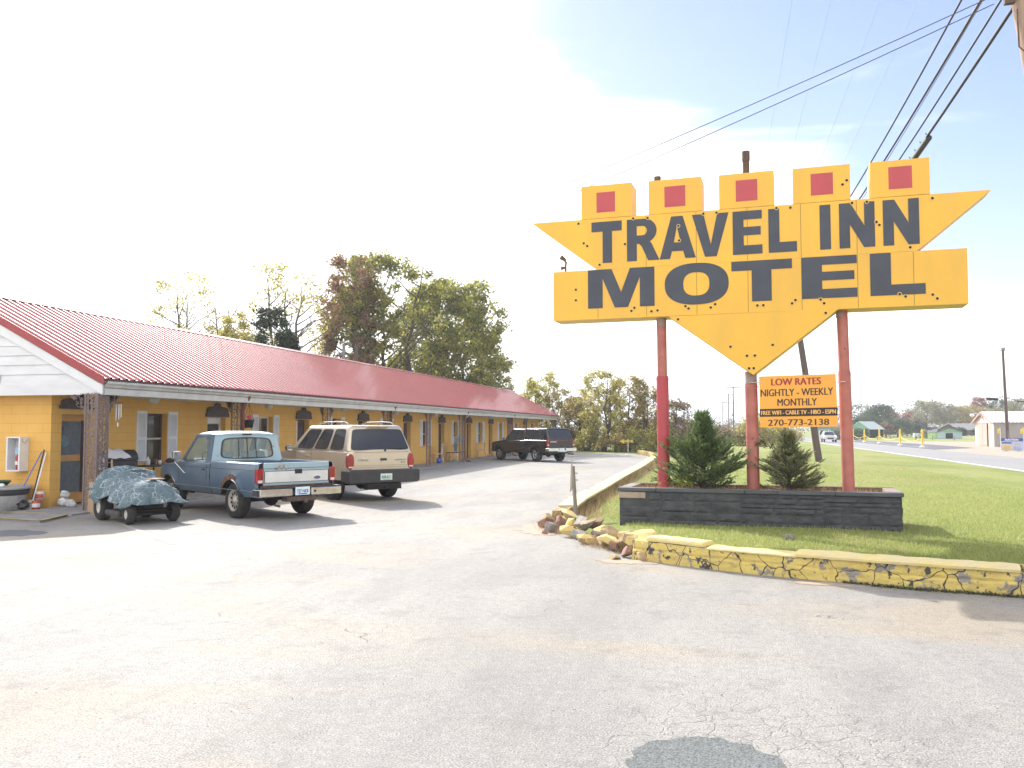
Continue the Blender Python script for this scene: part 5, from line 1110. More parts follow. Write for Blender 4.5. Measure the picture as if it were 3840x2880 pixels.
for sg in (1, -1):
    b = MB(); rows = []
    for j in range(9):
        t = j / 8; z = .76 + .37 * t; w_ = .085 * (1 - abs(2 * t - 1) ** 3.2 * .45); rows.append([(-1.035 + .06 * (abs(k - 3) / 3) ** 2 * (1 if (k - 3) * 1 > 0 else .25), sg * (.80 + w_ * (k - 3) / 3), z) for k in range(7)])
    b.grid(rows, True); pr = [(.80 + .09 * math.cos(a_ * math.pi / 14), .945 + .185 * math.copysign(abs(math.sin(a_ * math.pi / 14)) ** .75, math.sin(a_ * math.pi / 14))) for a_ in range(28)]
    b = MB(); b.prism([(sg * p[0], p[1]) for p in pr], -1.045, -.93, 'x'); o = b.build('tail_lamp', tail_red, T, bevel=.02, seg=3)
    b = MB(); b.box((-1.047, sg * .80, .815), (.008, .11, .035)); b.build('reverse_lamp', tail_white, o)
b = MB(); b.bx(-1.24, -.92, -.905, .905, .44, .755); b.bx(-1.24, -.80, -.94, -.88, .47, .74); b.bx(-1.24, -.80, .88, .94, .47, .74); b.build('rear_bumper', mat('dark_bumper_plastic', (0.033, .033, .036), .55, (.045, .045, .048), scale=4), T, bevel=.05, seg=4)
plate(T, -1.248, -.02, .585, '6D8-6C1', bgc=(.55, .66, .60), tc=(.03, .10, .08)) if False else plate(T, -1.248, -.02, .585, '608-6C1', bgc=(.55, .66, .60), tc=(.03, .10, .08), strip=(.25, .45, .3))
b = MB(); b.box((-1.1, 0, .36), (.2, .9, .14)); b.box((-1.24, -.03, .34), (.08, .07, .07)); b.tube([(-1.25, -.1, .38), (-1.27, -.1, .30), (-1.27, -.16, .27)], .012, 6); b.build('tow_hitch', under_m, T, bevel=.02)
b = MB(); b.box((-1.03, -.06, .985), (.02, .17, .055)); b.build('handle', black_pl, T, bevel=.012)
b = MB(); b.box((-1.03, -.06, .945), (.012, .12, .018)); b.build('gate_trim', chrome, T)
text('DODGE', -.13, .13, 0, .035, mat('dull_badge_letters', (.16, .14, .12), .4), 'badge_lettering', T, Matrix.Translation((-1.0275, .47, .955)) @ rotR, .01)
b = MB(); b.prism([(.05 * math.cos(a_ * math.pi / 8) + .47, .018 * math.sin(a_ * math.pi / 8) + 1.015) for a_ in range(16)], -1.030, -1.02, 'x'); b.build('badge', chrome, T)
text('DURANGO', -.15, .15, 0, .032, mat('dull_badge_letters', (.16, .14, .12), .4), 'badge_lettering', T, Matrix.Translation((-1.0275, -.52, .955)) @ rotR, .01)
text('4x4', -.06, .06, 0, .035, mat('dull_badge_letters', (.12, .08, .07), .4), 'badge_lettering', T, Matrix.Translation((-1.0275, -.58, .895)) @ rotR, .01)
b = MB(); b.tube([(-1.015, -.10, 1.205), (-.98, -.30, 1.225), (-.965, -.58, 1.235)], .009, 6); b.tube([(-.985, -.32, 1.235), (-.965, -.62, 1.255)], .014, 4); b.cyl((-1.03, -.10, 1.20), (-1.0, -.10, 1.20), .03, n=10); b.build('rear_wiper', black_pl, T)
for x in (1.05, 2.05): c.side(x, x + .008, .52, 1.13, seam_m, 'door_gap')
c.side(.30, 2.5, .70, .76, mat('side_moulding', (.36, .30, .23), .4), 'side_moulding', .008)
for x in (1.15, 2.1 - .9): c.side(x, x + .15, 1.02, 1.055, gold_p, 'door_handle', .016)
for sg in (1, -1):
    b = MB(); b.ico((2.12, sg * 1.02, 1.22), .10, 2, sq=(.6, 1.15, .85)); o = b.build('wing_mirror', black_pl, T)
    b = MB(); b.prism([(sg * 1.02 + .095 * math.cos(a_ * math.pi / 8), 1.22 + .068 * math.sin(a_ * math.pi / 8)) for a_ in range(16)], 2.058, 2.068, 'x'); b.build('mirror_glass', mirror_m, o)
b = MB(); b.bx(3.72, 3.88, -.85, .85, .48, .66); b.build('front_bumper', gold_p, T, bevel=.05); b = MB(); b.bx(3.7, 3.815, -.5, .5, .74, .95); b.build('grille', black_pl, T)
for sg in (1, -1): b = MB(); b.box((3.72, sg * .68, .86), (.08, .24, .16)); b.build('headlight', glass_dark, T, bevel=.02)
c.well(); c.wheels(.375, .25, .20, alu)

# ---- black pickup with a cap, further along
h3 = math.atan2(.66, -.75)
c = Car(.91, .48, (0, 3.33), .43, .37, 'pickup_truck', (-8.85, 44.75), h3, 'black pickup with matching cap parked far down the motel', 'pickup truck')
c.x0, c.x1, c.rc, c.flare = -1.08, 4.20, .14, .04
T = c.e
c.shell(-1.08, .98, lambda x: 1.14, black_p, 'cargo_bed', crown=.01, r=.07)
def kz(x): return 1.12 if x < 2.9 else 1.12 - (x - 2.9) * .10 - max(0, x - 3.9) ** 2 * 1.4
c.shell(1.01, 4.20, kz, black_p, 'cab_body', crown=.05, r=.08)
def hullw(a0, a1, b0, b1, w0, w1, z0, z1, name, wins, rear=None, bev=.07):
    P = Vq((a0, w0, z0), (a1, w0, z0), (a1, -w0, z0), (a0, -w0, z0), (b0, w1, z1), (b1, w1, z1), (b1, -w1, z1), (b0, -w1, z1)); o = hull(P, black_p, name, T, bev)
    for p in o.data.polygons: p.use_smooth = True
    for sg, q in zip((1, -1), (Vq(P[0], P[1], P[5], P[4]), Vq(P[3], P[2], P[6], P[7]))):
        for (u0, u1, g_) in wins: pane(q, u0, u1, .14, .84, Vector((0, sg, .3)), tint, 'side_window', o, .002, .006, 9, g_, .014)
    if rear: pane(Vq(P[0], P[3], P[7], P[4]), *rear, Vector((-1, 0, .3)), tint, 'rear_window', o, .002, .006, 10, chrome if name == 'x' else black_pl, .012)
    return o
hullw(-1.06, 1.0, -.84, .98, .84, .72, 1.10, 1.76, 'truck_cap', ((.16, .30, None), (.33, .90, chrome)), (.07, .93, .10, .88))
hullw(1.03, 3.02, 1.08, 2.28, .84, .70, 1.08, 1.73, 'cab', ((.07, .36, black_pl), (.42, .86, black_pl)))
b = MB(); b.bx(-1.085, -1.075, -.74, .74, 1.125, 1.14); b.build('red_light_strip', tail_red, T)
for sg in (1, -1):
    b = MB(); b.box((-1.03, sg * .83, .985), (.12, .13, .30)); o = b.build('tail_lamp', tail_red, T, bevel=.03); b = MB(); b.box((-1.094, sg * .83, .88), (.006, .10, .05)); b.build('reverse_lamp', tail_white, o)
b = MB(); b.bx(-1.25, -1.10, -.92, -.20, .56, .73); b.bx(-1.25, -1.10, .20, .92, .56, .73); b.bx(-1.22, -1.10, -.3, .3, .52, .62)
for sg in (1, -1): b.bx(-1.22, -.95, sg * .88, sg * .93, .58, .72)
b.build('rear_bumper', mat('bright_chrome', (.85, .85, .86), .15, metal=1.0), T, bevel=.03, seg=3); plate(T, -1.262, .06, .655, '', bgc=(.6, .68, .72))
text('DODGE', -.19, .19, 0, .06, white_clean, 'badge_lettering', T, Matrix.Translation((-1.088, .50, 1.02)) @ rotR, .03)
c.side(1.18, 1.188, .5, 1.08, seam_m, 'door_gap'); c.side(2.72, 2.728, .5, 1.08, seam_m, 'door_gap')
for sg in (1, -1):
    b = MB(); b.ico((2.62, sg * 1.03, 1.18), .10, 2, sq=(.6, 1.1, .85)); o = b.build('wing_mirror', black_pl, T); b = MB(); b.prism([(sg * 1.03 + .09 * math.cos(a_ * math.pi / 8), 1.18 + .07 * math.sin(a_ * math.pi / 8)) for a_ in range(16)], 2.555, 2.566, 'x'); b.build('mirror_glass', mirror_m, o)
b = MB(); b.bx(4.12, 4.30, -.85, .85, .46, .64); b.build('front_bumper', chrome, T, bevel=.05); b = MB(); b.bx(4.1, 4.21, -.45, .45, .68, .92); b.build('grille', black_pl, T)
b = MB(); b.cyl((-.9, -.62, .42), (-1.30, -.66, .40), .032, n=10); b.build('exhaust_pipe', under_m, T)
for sg in (1, -1): b = MB(); b.box((4.12, sg * .68, .82), (.08, .24, .16)); b.build('headlight', glass_dark, T, bevel=.02)
c.well(); c.wheels(.37, .25, .215, alu, 1)

# ---- far oncoming car, and one by the green house
def small_car(loc, head, m, label, group=None):
    c = Car(.85, .32, (0, 2.6), .34, .31, 'parked_car' if 'carport' in label else 'car', loc, head, label, 'car', group); c.x0, c.x1, c.rc, c.flare = -.9, 3.5, .2, .01
    c.shell(-.9, 3.5, lambda x: .92 - (.10 * max(0, x - 2.2)) - .05 * max(0, -x), m, 'body', crown=.04)
    P = Vq((-.55, .78, .88), (2.35, .78, .84), (2.35, -.78, .84), (-.55, -.78, .88), (.15, .60, 1.40), (1.45, .60, 1.40), (1.45, -.60, 1.40), (.15, -.60, 1.40)); o = hull(P, m, 'cabin', c.e, .06)
    for sg, q in zip((1, -1), (Vq(P[0], P[1], P[5], P[4]), Vq(P[3], P[2], P[6], P[7]))): pane(q, .12, .9, .1, .85, Vector((0, sg, .3)), tint, 'side_window', o, .003, .006, 8)
    pane(Vq(P[1], P[2], P[6], P[5]), .06, .94, .1, .9, Vector((1, 0, .3)), tint, 'windscreen', o, .003, .006, 8)
    for sg in (1, -1): b = MB(); b.box((3.42, sg * .6, .68), (.1, .3, .14)); b.build('headlight', mat('lamp_glass', (.7, .7, .7), .2), c.e, bevel=.02)
    b = MB(); b.bx(3.40, 3.52, -.4, .4, .42, .62); b.build('grille', black_pl, c.e, bevel=.01)
    c.wheels(.31, .19, .19, alu)
small_car((14.0, 122), R(-90), paint('white_car_paint', (.62, .64, .66)), 'white car coming towards us on the far road')
small_car((27.4, 180.5), R(-110), paint('dark_car_paint', (.10, .09, .12)), 'small dark car parked under the green carport')
# ------------------------------------------------------------------ trees and plants
bark_d = mat('dark_bark', (0.075, 0.062, 0.055), .95, (0.11, 0.095, 0.085), scale=8, stretch=(3, 3, .5), bump=.4)
bark_l = mat('pale_bark', (0.20, 0.175, 0.155), .95, (0.12, 0.105, 0.09), scale=8, stretch=(3, 3, .5), bump=.4)
def leafm(name, pal, tr=.45): return mat(name, pal[0], .7, island=pal, trans=tr, spec=.2)
L_green = leafm('green_leaves', [(0.13, 0.165, 0.045), (0.24, 0.26, 0.06), (0.36, 0.345, 0.075), (0.48, 0.42, 0.11)], .55)
L_rust = leafm('rust_leaves', [(0.17, 0.09, 0.065), (0.25, 0.135, 0.085), (0.30, 0.19, 0.10), (0.22, 0.20, 0.08)], .5)
L_dark = leafm('dark_cedar_leaves', [(0.022, 0.035, 0.02), (0.035, 0.055, 0.025), (0.06, 0.08, 0.035)], .2)
L_yel = leafm('yellow_green_leaves', [(0.25, 0.25, 0.08), (0.42, 0.39, 0.11), (0.54, 0.47, 0.15), (0.32, 0.29, 0.11)], .55)
L_aut = leafm('autumn_leaves', [(0.22, 0.20, 0.09), (0.36, 0.31, 0.11), (0.48, 0.40, 0.14), (0.40, 0.26, 0.13), (0.22, 0.22, 0.09)], .5)
L_brn = leafm('brown_brush_leaves', [(0.18, 0.13, 0.11), (0.26, 0.185, 0.145), (0.22, 0.19, 0.10), (0.32, 0.22, 0.15)])
L_pale = leafm('pale_far_leaves', [(0.24, 0.24, 0.16), (0.31, 0.30, 0.19), (0.37, 0.33, 0.22), (0.23, 0.22, 0.16)])
L_fdark = leafm('far_dark_leaves', [(0.075, 0.11, 0.075), (0.11, 0.145, 0.095), (0.15, 0.175, 0.115)], .25)
L_red = leafm('red_leaves', [(0.28, 0.10, 0.07), (0.36, 0.15, 0.10), (0.22, 0.09, 0.07)])
def leaves(name, cent, rad, per, size, m, parent, sd, flat=.8, asp=.55, droop=0.0):
    r = np.random.default_rng(sd); cent = np.array(cent); n = len(cent)
    c = np.repeat(cent, per, 0); rr = np.repeat(np.array(rad) if np.ndim(rad) else np.full(n, rad), per)
    d = r.normal(size=(n * per, 3)); d /= np.linalg.norm(d, axis=1)[:, None]; d *= (r.random(n * per) ** .6 * rr)[:, None]; d[:, 2] *= flat
    p = c + d; u = r.normal(size=(n * per, 3)); u /= np.linalg.norm(u, axis=1)[:, None]; v = np.cross(u, r.normal(size=(n * per, 3))); v /= np.linalg.norm(v, axis=1)[:, None]
    s = size * r.uniform(.6, 1.3, n * per)[:, None]; u = u * s; v = v * s * asp
    return quads_np(name, np.stack([p - u, p - v, p + u, p + v], 1), m, parent)
def tree(x, y, h, w_, m, label, z0=None, base=.28, trunk=.16, nc=60, per=120, cr=.75, leaf=.13, sd=1, stems=1, bark=bark_d, group=None, gz=0.0, lean=0.0, limbs=9, top=1.0, name='tree', cat='tree', gap=0.0, flat=.8, shape=None):
    g = random.Random(sd); t = empty(name, (x, y, gz), g.uniform(0, 6), label, cat, group); b = MB(); nodes = []
    cz0 = h * base
    for s in range(stems):
        a = g.uniform(0, 6.28); lx = (w_ * .22 if stems > 1 else .03 * h) ; tp = Vector((math.cos(a) * lx + lean, math.sin(a) * lx, h * g.uniform(.80, .95) * top)); p0 = Vector((math.cos(a) * .25 * (stems > 1), math.sin(a) * .25 * (stems > 1), -.1))
        pts = [p0 + (tp - p0) * k + Vector((g.uniform(-1, 1), g.uniform(-1, 1), 0)) * .025 * h * math.sin(math.pi * k) for k in [i / 9 for i in range(10)]]
        b.tube(pts, [trunk * (1 - .9 * i / 9) + .006 for i in range(10)], 7)
        for i in range(3, 10): nodes.append((pts[i], trunk * (1 - .88 * i / 9)))
        for k in range(limbs):
            f = base * .7 + (.92 - base * .7) * (k + .5) / limbs; i = min(8, int(f * 9)); q = pts[i] + (pts[i + 1] - pts[i]) * (f * 9 - i); a = g.uniform(0, 6.28)
            e_ = math.sin(math.pi * min(1, max(.12, (f - base * .5) / (1 - base * .5)) ** .8)) ** .6; L_ = w_ * .5 * e_ * g.uniform(.65, 1.0); up_ = L_ * g.uniform(.35, 1.1)
            en = q + Vector((math.cos(a) * L_, math.sin(a) * L_, up_)); en.z = min(en.z, h * .97)
            pp = [q + (en - q) * k2 + Vector((g.uniform(-1, 1), g.uniform(-1, 1), g.uniform(-.3, .6))) * L_ * .06 * math.sin(math.pi * k2) for k2 in (0, .2, .4, .6, .8, 1)]
            r0 = trunk * .42 * (1 - f * .6); b.tube(pp, [r0 * (1 - .85 * j / 5) + .004 for j in range(6)], 5)
            for j in (2, 3, 4, 5): nodes.append((pp[j], r0 * (1 - .8 * j / 5)))
            if L_ > 1.0:
                for j in (2, 3, 4):
                    d2 = Vector((g.uniform(-1, 1), g.uniform(-1, 1), g.uniform(.1, 1))).normalized() * L_ * .38; b.tube([pp[j], pp[j] + d2 * .5 + Vector((0, 0, .05)), pp[j] + d2], [r0 * .4, r0 * .25, .004], 4); nodes.append((pp[j] + d2, .01))
    cs = []; rs_ = []
    for i in range(nc):
        for _ in range(30):
            f = g.uniform(0, 1); prof = (math.sin(math.pi * (f * .80 + .14)) ** .45) if shape is None else shape(f); a = g.uniform(0, 6.28); wob = .86 + .16 * math.sin(a * 3 + sd) * math.cos(f * 7 + sd)
            r_ = w_ * .5 * prof * wob * g.uniform(.2, 1) ** .4; p = Vector((math.cos(a) * r_ + lean * f, math.sin(a) * r_, cz0 + (h - cz0 - cr * .5) * f))
            if gap and mnoise.noise(p * (1.6 / max(w_, .1)) * 2 + Vector((sd, 0, 0))) < gap - .5: continue
            break
        nd = min(nodes, key=lambda n_: (n_[0] - p).length + max(0, n_[0].z - p.z) * .5); q = nd[0]
        b.tube([q, q + (p - q) * .5 + Vector((0, 0, -.04 * (p - q).length)), p], [max(.006, nd[1] * .35), .008, .003], 4)
        cs.append(p); rs_.append(cr * g.uniform(.55, 1.2))
    b.build('trunk', bark, t, fix=False)
    leaves('crown', [tuple(c_) for c_ in cs], rs_, per, leaf, m, t, sd, flat)
    return t
GB = 'trees standing behind the motel'
tree(-35.1, 51.1, 12.5, 6.0, L_yel, 'nearly bare tree with sparse yellow leaves, leftmost behind the roof', base=.3, trunk=.20, nc=64, per=24, cr=.8, leaf=.12, sd=3, bark=bark_d, group=GB, limbs=16, stems=2)
tree(-31.6, 50.6, 10.6, 5.0, L_aut, 'thin bare spreading tree between the first sparse tree and the cedar', base=.3, trunk=.16, nc=44, per=10, cr=.7, leaf=.11, sd=5, bark=bark_d, group=GB, limbs=20, stems=2)
tree(-27.3, 44.4, 8.6, 2.6, L_yel, 'small olive-yellow tree beside the dark cedar behind the roof', base=.3, trunk=.12, nc=60, per=90, cr=.45, leaf=.09, sd=7, group=GB)
tree(-25.5, 45.3, 8.9, 3.0, L_dark, 'dark green cedar behind the motel roof', base=.3, trunk=.14, nc=70, per=110, cr=.5, leaf=.09, sd=8, group=GB)
tree(-24.6, 45.6, 7.6, 2.0, L_dark, 'lower dark cedar touching the taller cedar on its right', base=.3, trunk=.12, nc=40, per=100, cr=.45, leaf=.09, sd=18, group=GB)
tree(-28.6, 53.0, 13.2, 6.5, L_yel, 'tall sparse tree with bare leaning limbs left of the rust-coloured tree', base=.3, trunk=.22, nc=84, per=26, cr=.8, leaf=.12, sd=9, bark=bark_d, group=GB, limbs=16, stems=3)
tree(-26.3, 57.9, 14.6, 5.4, L_rust, 'tall rust-brown leaved tree behind the motel', base=.42, trunk=.22, nc=90, per=75, cr=.75, leaf=.13, sd=10, group=GB, limbs=12)
tree(-26.6, 61.5, 12.5, 8.5, L_green, 'lower leafy green tree under the rust-brown one', base=.25, trunk=.16, nc=70, per=80, cr=.8, leaf=.13, sd=12, group=GB, gap=.45)
tree(-24.9, 62.5, 15.2, 12.5, L_green, 'big green tree with many stems behind the middle of the roof', base=.30, trunk=.24, nc=270, per=78, cr=.85, leaf=.14, sd=11, group=GB, stems=3, limbs=12, gap=.45)
tree(-21.9, 68.5, 14.4, 11.5, L_green, 'broad green tree at the right end of the trees behind the roof', base=.26, trunk=.22, nc=290, per=78, cr=.9, leaf=.145, sd=13, group=GB, stems=3, limbs=12, gap=.46, lean=.5)
tree(-23.5, 72.5, 14.2, 11, L_green, 'green tree between and behind the two broad ones', base=.3, trunk=.2, nc=100, per=90, cr=.95, leaf=.15, sd=14, group=GB, gap=.4)
tree(-19.0, 71.5, 8.5, 4.5, L_yel, 'low yellow-green tree under the right end of the green trees', base=.3, trunk=.12, nc=50, per=70, cr=.7, leaf=.12, sd=15, group=GB, gap=.4)
GF = 'autumn trees at the far end of the lot'
for i, (x, y, h, w_, m_, st, lb) in enumerate([(-17.4, 78.5, 6.6, 3.6, L_yel, 2, 'yellow-green tree rising just beyond the far roof corner'), (-15.2, 74.0, 6.9, 4.0, L_yel, 2, 'taller yellow-green tree right of the far roof corner'), (-13.2, 72.6, 5.2, 4.2, L_aut, 2, 'drab tree behind the black pickup'),
        (-11.2, 70.0, 4.6, 3.6, L_aut, 1, 'tree with a thick dark trunk near the lot end'), (-8.9, 66.6, 6.6, 5.0, L_yel, 3, 'spreading golden-green tree with several stems at the lot end'), (-7.0, 68.5, 6.0, 4.2, L_aut, 2, 'orange-tinged tree right of the golden-green one'),
        (-5.3, 67.5, 4.9, 3.8, L_aut, 2, 'tree half hidden by the left sign pipe'), (-3.5, 70.5, 4.2, 3.6, L_brn, 2, 'brownish tree just right of the left sign pipe'), (-10.2, 73.0, 5.4, 4.2, L_yel, 1, 'pale tree showing behind the golden-green one')]):
    tree(x, y, h, w_, m_, lb, base=.22, trunk=.11 if i != 3 else .22, nc=62, per=62, cr=.55, leaf=.10, sd=30 + i, stems=st, group=GF, limbs=9, gap=.36)
def bush(x, y, w_, h, m_, label, n=26, per=90, leaf=.11, sd=1, group=None, gz=0, cat='bush', name='bush'):
    g = random.Random(sd); t = empty(name, (x, y, gz), 0, label, cat, group); cs = []; b = MB()
    for i in range(n):
        a = g.uniform(0, 6.28); r_ = w_ * .5 * g.uniform(0, 1) ** .6; z = h * g.uniform(.08, .95) * (1 - .45 * (r_ / (w_ * .5)) ** 2); p = (math.cos(a) * r_, math.sin(a) * r_ * .8, z); cs.append(p)
        b.tube([(p[0] * .3, p[1] * .3, -.05), (p[0] * .6, p[1] * .6, z * .5), p], [.02, .014, .004], 4)
    b.build('stem', bark_d, t, fix=False); leaves('foliage', cs, w_ * .13 + .12, per, leaf, m_, t, sd); return t
k = 0
for (x, y, w_, h, m_, lb) in [(-15.5, 72, 3.4, 2.4, L_yel, 'leafy bush behind the black pickup cap'), (-12.6, 69.5, 3.2, 2.0, L_aut, 'brush right beside the black pickup'), (-10.2, 67.4, 2.8, 1.6, L_yel, 'low brush under the thick-trunked tree'), (-7.9, 65.5, 2.8, 1.5, L_aut, 'low brush under the golden-green tree'),
        (-6.2, 66.0, 3.0, 1.9, L_yel, 'brush behind the yellow arrow sign'), (-4.7, 64.8, 3.2, 2.0, L_yel, 'green-yellow brush at the left sign pipe'), (-2.6, 66.0, 3.0, 1.7, L_brn, 'brown brush between the left pipe and the juniper'), (-14.2, 70.5, 2.6, 1.8, L_brn, 'brown brush beyond the motel end'),
        (-5.8, 88, 6, 3.2, L_brn, 'brown thicket right of the left sign pipe'), (-2.0, 92, 6, 2.6, L_aut, 'autumn thicket behind the larger juniper'), (1.2, 90, 5.5, 2.3, L_brn, 'purplish thicket left of the middle sign pipe'), (3.4, 88, 4.2, 3.4, L_yel, 'taller pale bush behind the middle sign pipe'),
        (5.5, 128, 7, 2.4, L_brn, 'brown brush under the rate board'), (9.2, 136, 7, 2.2, L_aut, 'orange brush under the rate board beside the road'), (-9.5, 96, 7, 3.2, L_aut, 'farther thicket filling behind the left sign pipe'), (20.5, 150, 6, 1.9, L_fdark, 'green shrubs by the green house wall')]:
    k += 1; bush(x, y, w_, h, m_, lb, 34, 80 if y < 80 else 70, .09 if y < 80 else .14, 50 + k)
GR = 'trees beyond the road'
def gzz(x, y): return float(ground_z(x, y))
for i, (x, y, h, w_, m_, bs, nc, lb, le) in enumerate([(28.5, 199, 4.8, 6.5, L_fdark, .12, 60, 'rounded dark green tree behind the green carport', .2), (32.0, 200, 4.9, 5.0, L_fdark, .12, 50, 'second rounded green tree between carport and pine', .2), (36.4, 213, 7.4, 7.2, L_fdark, .14, 90, 'tall dark pine-like tree beyond the bollards', .22),
        (34.0, 215, 6.6, 4.5, L_fdark, .2, 50, 'narrower dark tree left of the pine-like one', .22), (42.4, 236, 6.4, 5.2, L_red, .2, 50, 'rusty orange tree peeping behind the dark maple', .22), (36.2, 194, 4.3, 6.6, L_fdark, .2, 75, 'dark maple with a short trunk in the field', .17), (33.6, 192, 3.3, 3.4, L_brn, .2, 34, 'small reddish tree left of the dark maple', .17),
        (52.5, 266, 5.4, 5.0, L_red, .2, 40, 'purple-red tree behind the dark barn', .25), (56.5, 262, 8.2, 9.0, L_pale, .2, 80, 'pale loose tree right of the dark barn', .26), (62, 266, 7.6, 8, L_pale, .2, 66, 'hazy tree behind the brick house roof', .26), (67.5, 272, 6.6, 9.5, L_aut, .12, 75, 'olive-orange tree behind the brick house', .26),
        (73.5, 280, 6.9, 9.5, L_aut, .12, 75, 'dull orange tree between house and pink shed', .26), (77.3, 290, 9.4, 5.2, L_red, .3, 46, 'red crowned tree showing above the others', .26), (81, 284, 8.6, 5.4, L_fdark, .2, 50, 'dark tree right beside the red crowned tree', .26), (86, 292, 7.6, 9.5, L_pale, .12, 66, 'pale wood edge over the shed roof', .26),
        (63.5, 208, 8.2, 7.4, L_pale, .2, 70, 'tall pale tree at the right frame edge', .2), (60.5, 214, 6.2, 5.0, L_pale, .2, 40, 'thin tree left of the one at the frame edge', .2), (45.4, 210, 2.4, 2.6, L_fdark, .05, 34, 'dark bush left of the brick house', .17), (43.6, 213, 2.9, 3.4, L_fdark, .05, 40, 'dark cedar before the barn corner', .17),
        (48.5, 214, 2.0, 3.2, L_brn, .05, 30, 'reddish shrub between barn and brick house', .17), (50.6, 203.5, 1.9, 2.6, L_fdark, .05, 30, 'clipped round shrub before the brick house', .15), (53.6, 203.5, 1.5, 2.4, L_fdark, .05, 26, 'low dark shrub at the brick house wall', .15), (36.9, 171, 1.7, 2.6, L_pale, .1, 24, 'scrubby sapling beside the white trailer', .14)]):
    tree(x, y, h, w_, m_, lb, base=bs, trunk=.12 + h * .012, nc=nc, per=46, cr=.28 * w_ / 2 + .25, leaf=le, sd=70 + i, group=GR, limbs=6, gz=gzz(x, y), bark=bark_l if m_ is L_pale else bark_d)
g = random.Random(8); cs = []
for i in range(420):
    x = g.uniform(-60, 260); y = g.uniform(330, 380); cs.append((x, y, gzz(x, y) + g.uniform(.5, 6.0 if x < 20 else 9.5)))
tag(leaves('distant_wood', cs, 3.2, 46, .45, leafm('distant_wood_leaves', [(0.11, .115, .07), (.16, .15, .09), (.19, .15, .10)], .3), None, 99), 'hazy distant wood along the horizon', 'wood', kind='stuff')
b = MB(); rows = []
for j in range(9):
    f = j / 8; rows.append([(x, 2000 + 500 * f, (58 * math.exp(-((x - 640) / 260) ** 2) + 22 * math.exp(-((x - 100) / 500) ** 2) + 8 * mnoise.noise(Vector((x * .004, j, 0)))) * math.sin(math.pi * f) - 4) for x in np.linspace(-1400, 2200, 60)])
b.grid(rows, True); tag(b.build('hills', mat('wooded_hill', (0.10, .12, .09), 1.0, (.13, .13, .10), scale=.02)), kind='structure')

# ---- junipers in the planter
jm = mat('juniper_needles', (.05, .09, .03), .7, island=[(0.09, 0.15, 0.065), (0.15, 0.22, 0.09), (0.22, 0.30, 0.12), (0.31, 0.38, 0.17)], trans=.4, spec=.3)
jm2 = mat('dry_juniper_needles', (.05, .09, .03), .7, island=[(0.13, 0.175, 0.08), (0.21, 0.26, 0.12), (0.31, 0.33, 0.18), (0.38, 0.28, 0.20)], trans=.4, spec=.3)
def juniper(lx, ly, h, w_, m_, sd, nb, label, zbase=.70, open_=.0):
    g = np.random.default_rng(sd); gr = random.Random(sd); t = empty('juniper_bush', (0.48 + lx * math.cos(SA) - ly * math.sin(SA), 14.0 + lx * math.sin(SA) + ly * math.cos(SA), zbase), 0, label, 'bush', 'junipers in the stone planter')
    b = MB(); Q = []
    for s in range(3): b.tube([(gr.uniform(-.05, .05), gr.uniform(-.05, .05), -.05), (gr.uniform(-.06, .06), gr.uniform(-.05, .05), h * .4), (gr.uniform(-.03, .03), 0, h * .85)], [.028, .018, .004], 6)
    for i in range(nb):
        f = (i + gr.random()) / nb; z0 = h * (.02 + .78 * f); a = gr.uniform(0, 6.28); prof = (.50 + .60 * math.sin(math.pi * min(1, f * 1.25 + .25))) * (1 - f) ** .55
        L_ = w_ * .5 * prof * gr.uniform(.68, 1.25); el = R(gr.uniform(-8, 26) + 50 * f ** 1.3); d = np.array([math.cos(a) * math.cos(el), math.sin(a) * math.cos(el), math.sin(el)]); p0 = np.array([0, 0, z0]); up_ = np.array([0, 0, 1.0])
        pts = [p0 + d * L_ * k + up_ * (.16 * L_ * k * k) for k in (0, .33, .66, 1)]; b.tube([tuple(p) for p in pts], [.010, .007, .004, .002], 4)
        sd_ = np.cross(d, up_); sd_ /= np.linalg.norm(sd_) + 1e-9
        for j in range(int(9 + 17 * L_)):
            k = gr.uniform(.12 + open_, 1.0); p = p0 + d * L_ * k + up_ * (.16 * L_ * k * k)
            td = d * gr.uniform(.6, 1) + sd_ * gr.uniform(-.75, .75) + up_ * gr.uniform(.0, .7); td /= np.linalg.norm(td); tl = gr.uniform(.10, .24) * (1.15 - .45 * k)
            b.tube([tuple(p), tuple(p + td * tl)], [.003, .001], 3)
            m_n = 24; ks = g.random(m_n) ** .8; pp = p + td * tl * ks[:, None]; nd = td * 1.15 + g.normal(size=(m_n, 3)) * .30; nd /= np.linalg.norm(nd, axis=1)[:, None]; wv = np.cross(nd, g.normal(size=(m_n, 3))); wv /= np.linalg.norm(wv, axis=1)[:, None]
            ln = (g.uniform(.035, .060, m_n) * (1.1 - .5 * ks))[:, None]; wd_ = .0042
            Q.append(np.stack([pp - wv * wd_ * .6, pp + nd * ln * .5 - wv * wd_, pp + nd * ln, pp + nd * ln * .5 + wv * wd_], 1))
    b.build('trunk', bark_d, t, fix=False); quads_np('foliage', np.concatenate(Q), m_, t)
    return t
juniper(-.78, .30, 1.42, 1.45, jm, 4, 210, 'larger dense green juniper between the left and middle sign pipes')
juniper(.53, .30, 1.05, .98, jm2, 6, 125, 'smaller looser brownish juniper under the rate board', open_=.05)
def onsign(lx, ly, z=0): return (0.48 + lx * math.cos(SA) - ly * math.sin(SA), 14.0 + lx * math.sin(SA) + ly * math.cos(SA), z)
g = random.Random(77); cs = [tuple(Vector(onsign(-1.14 + g.gauss(0, .13), .15 + g.gauss(0, .12), .78 + abs(g.gauss(.06, .10))))) for _ in range(26)]
t = empty('weed', onsign(-1.14, .15, .70), 0, 'bright yellow-green broadleaf weed beside the larger juniper', 'plant')
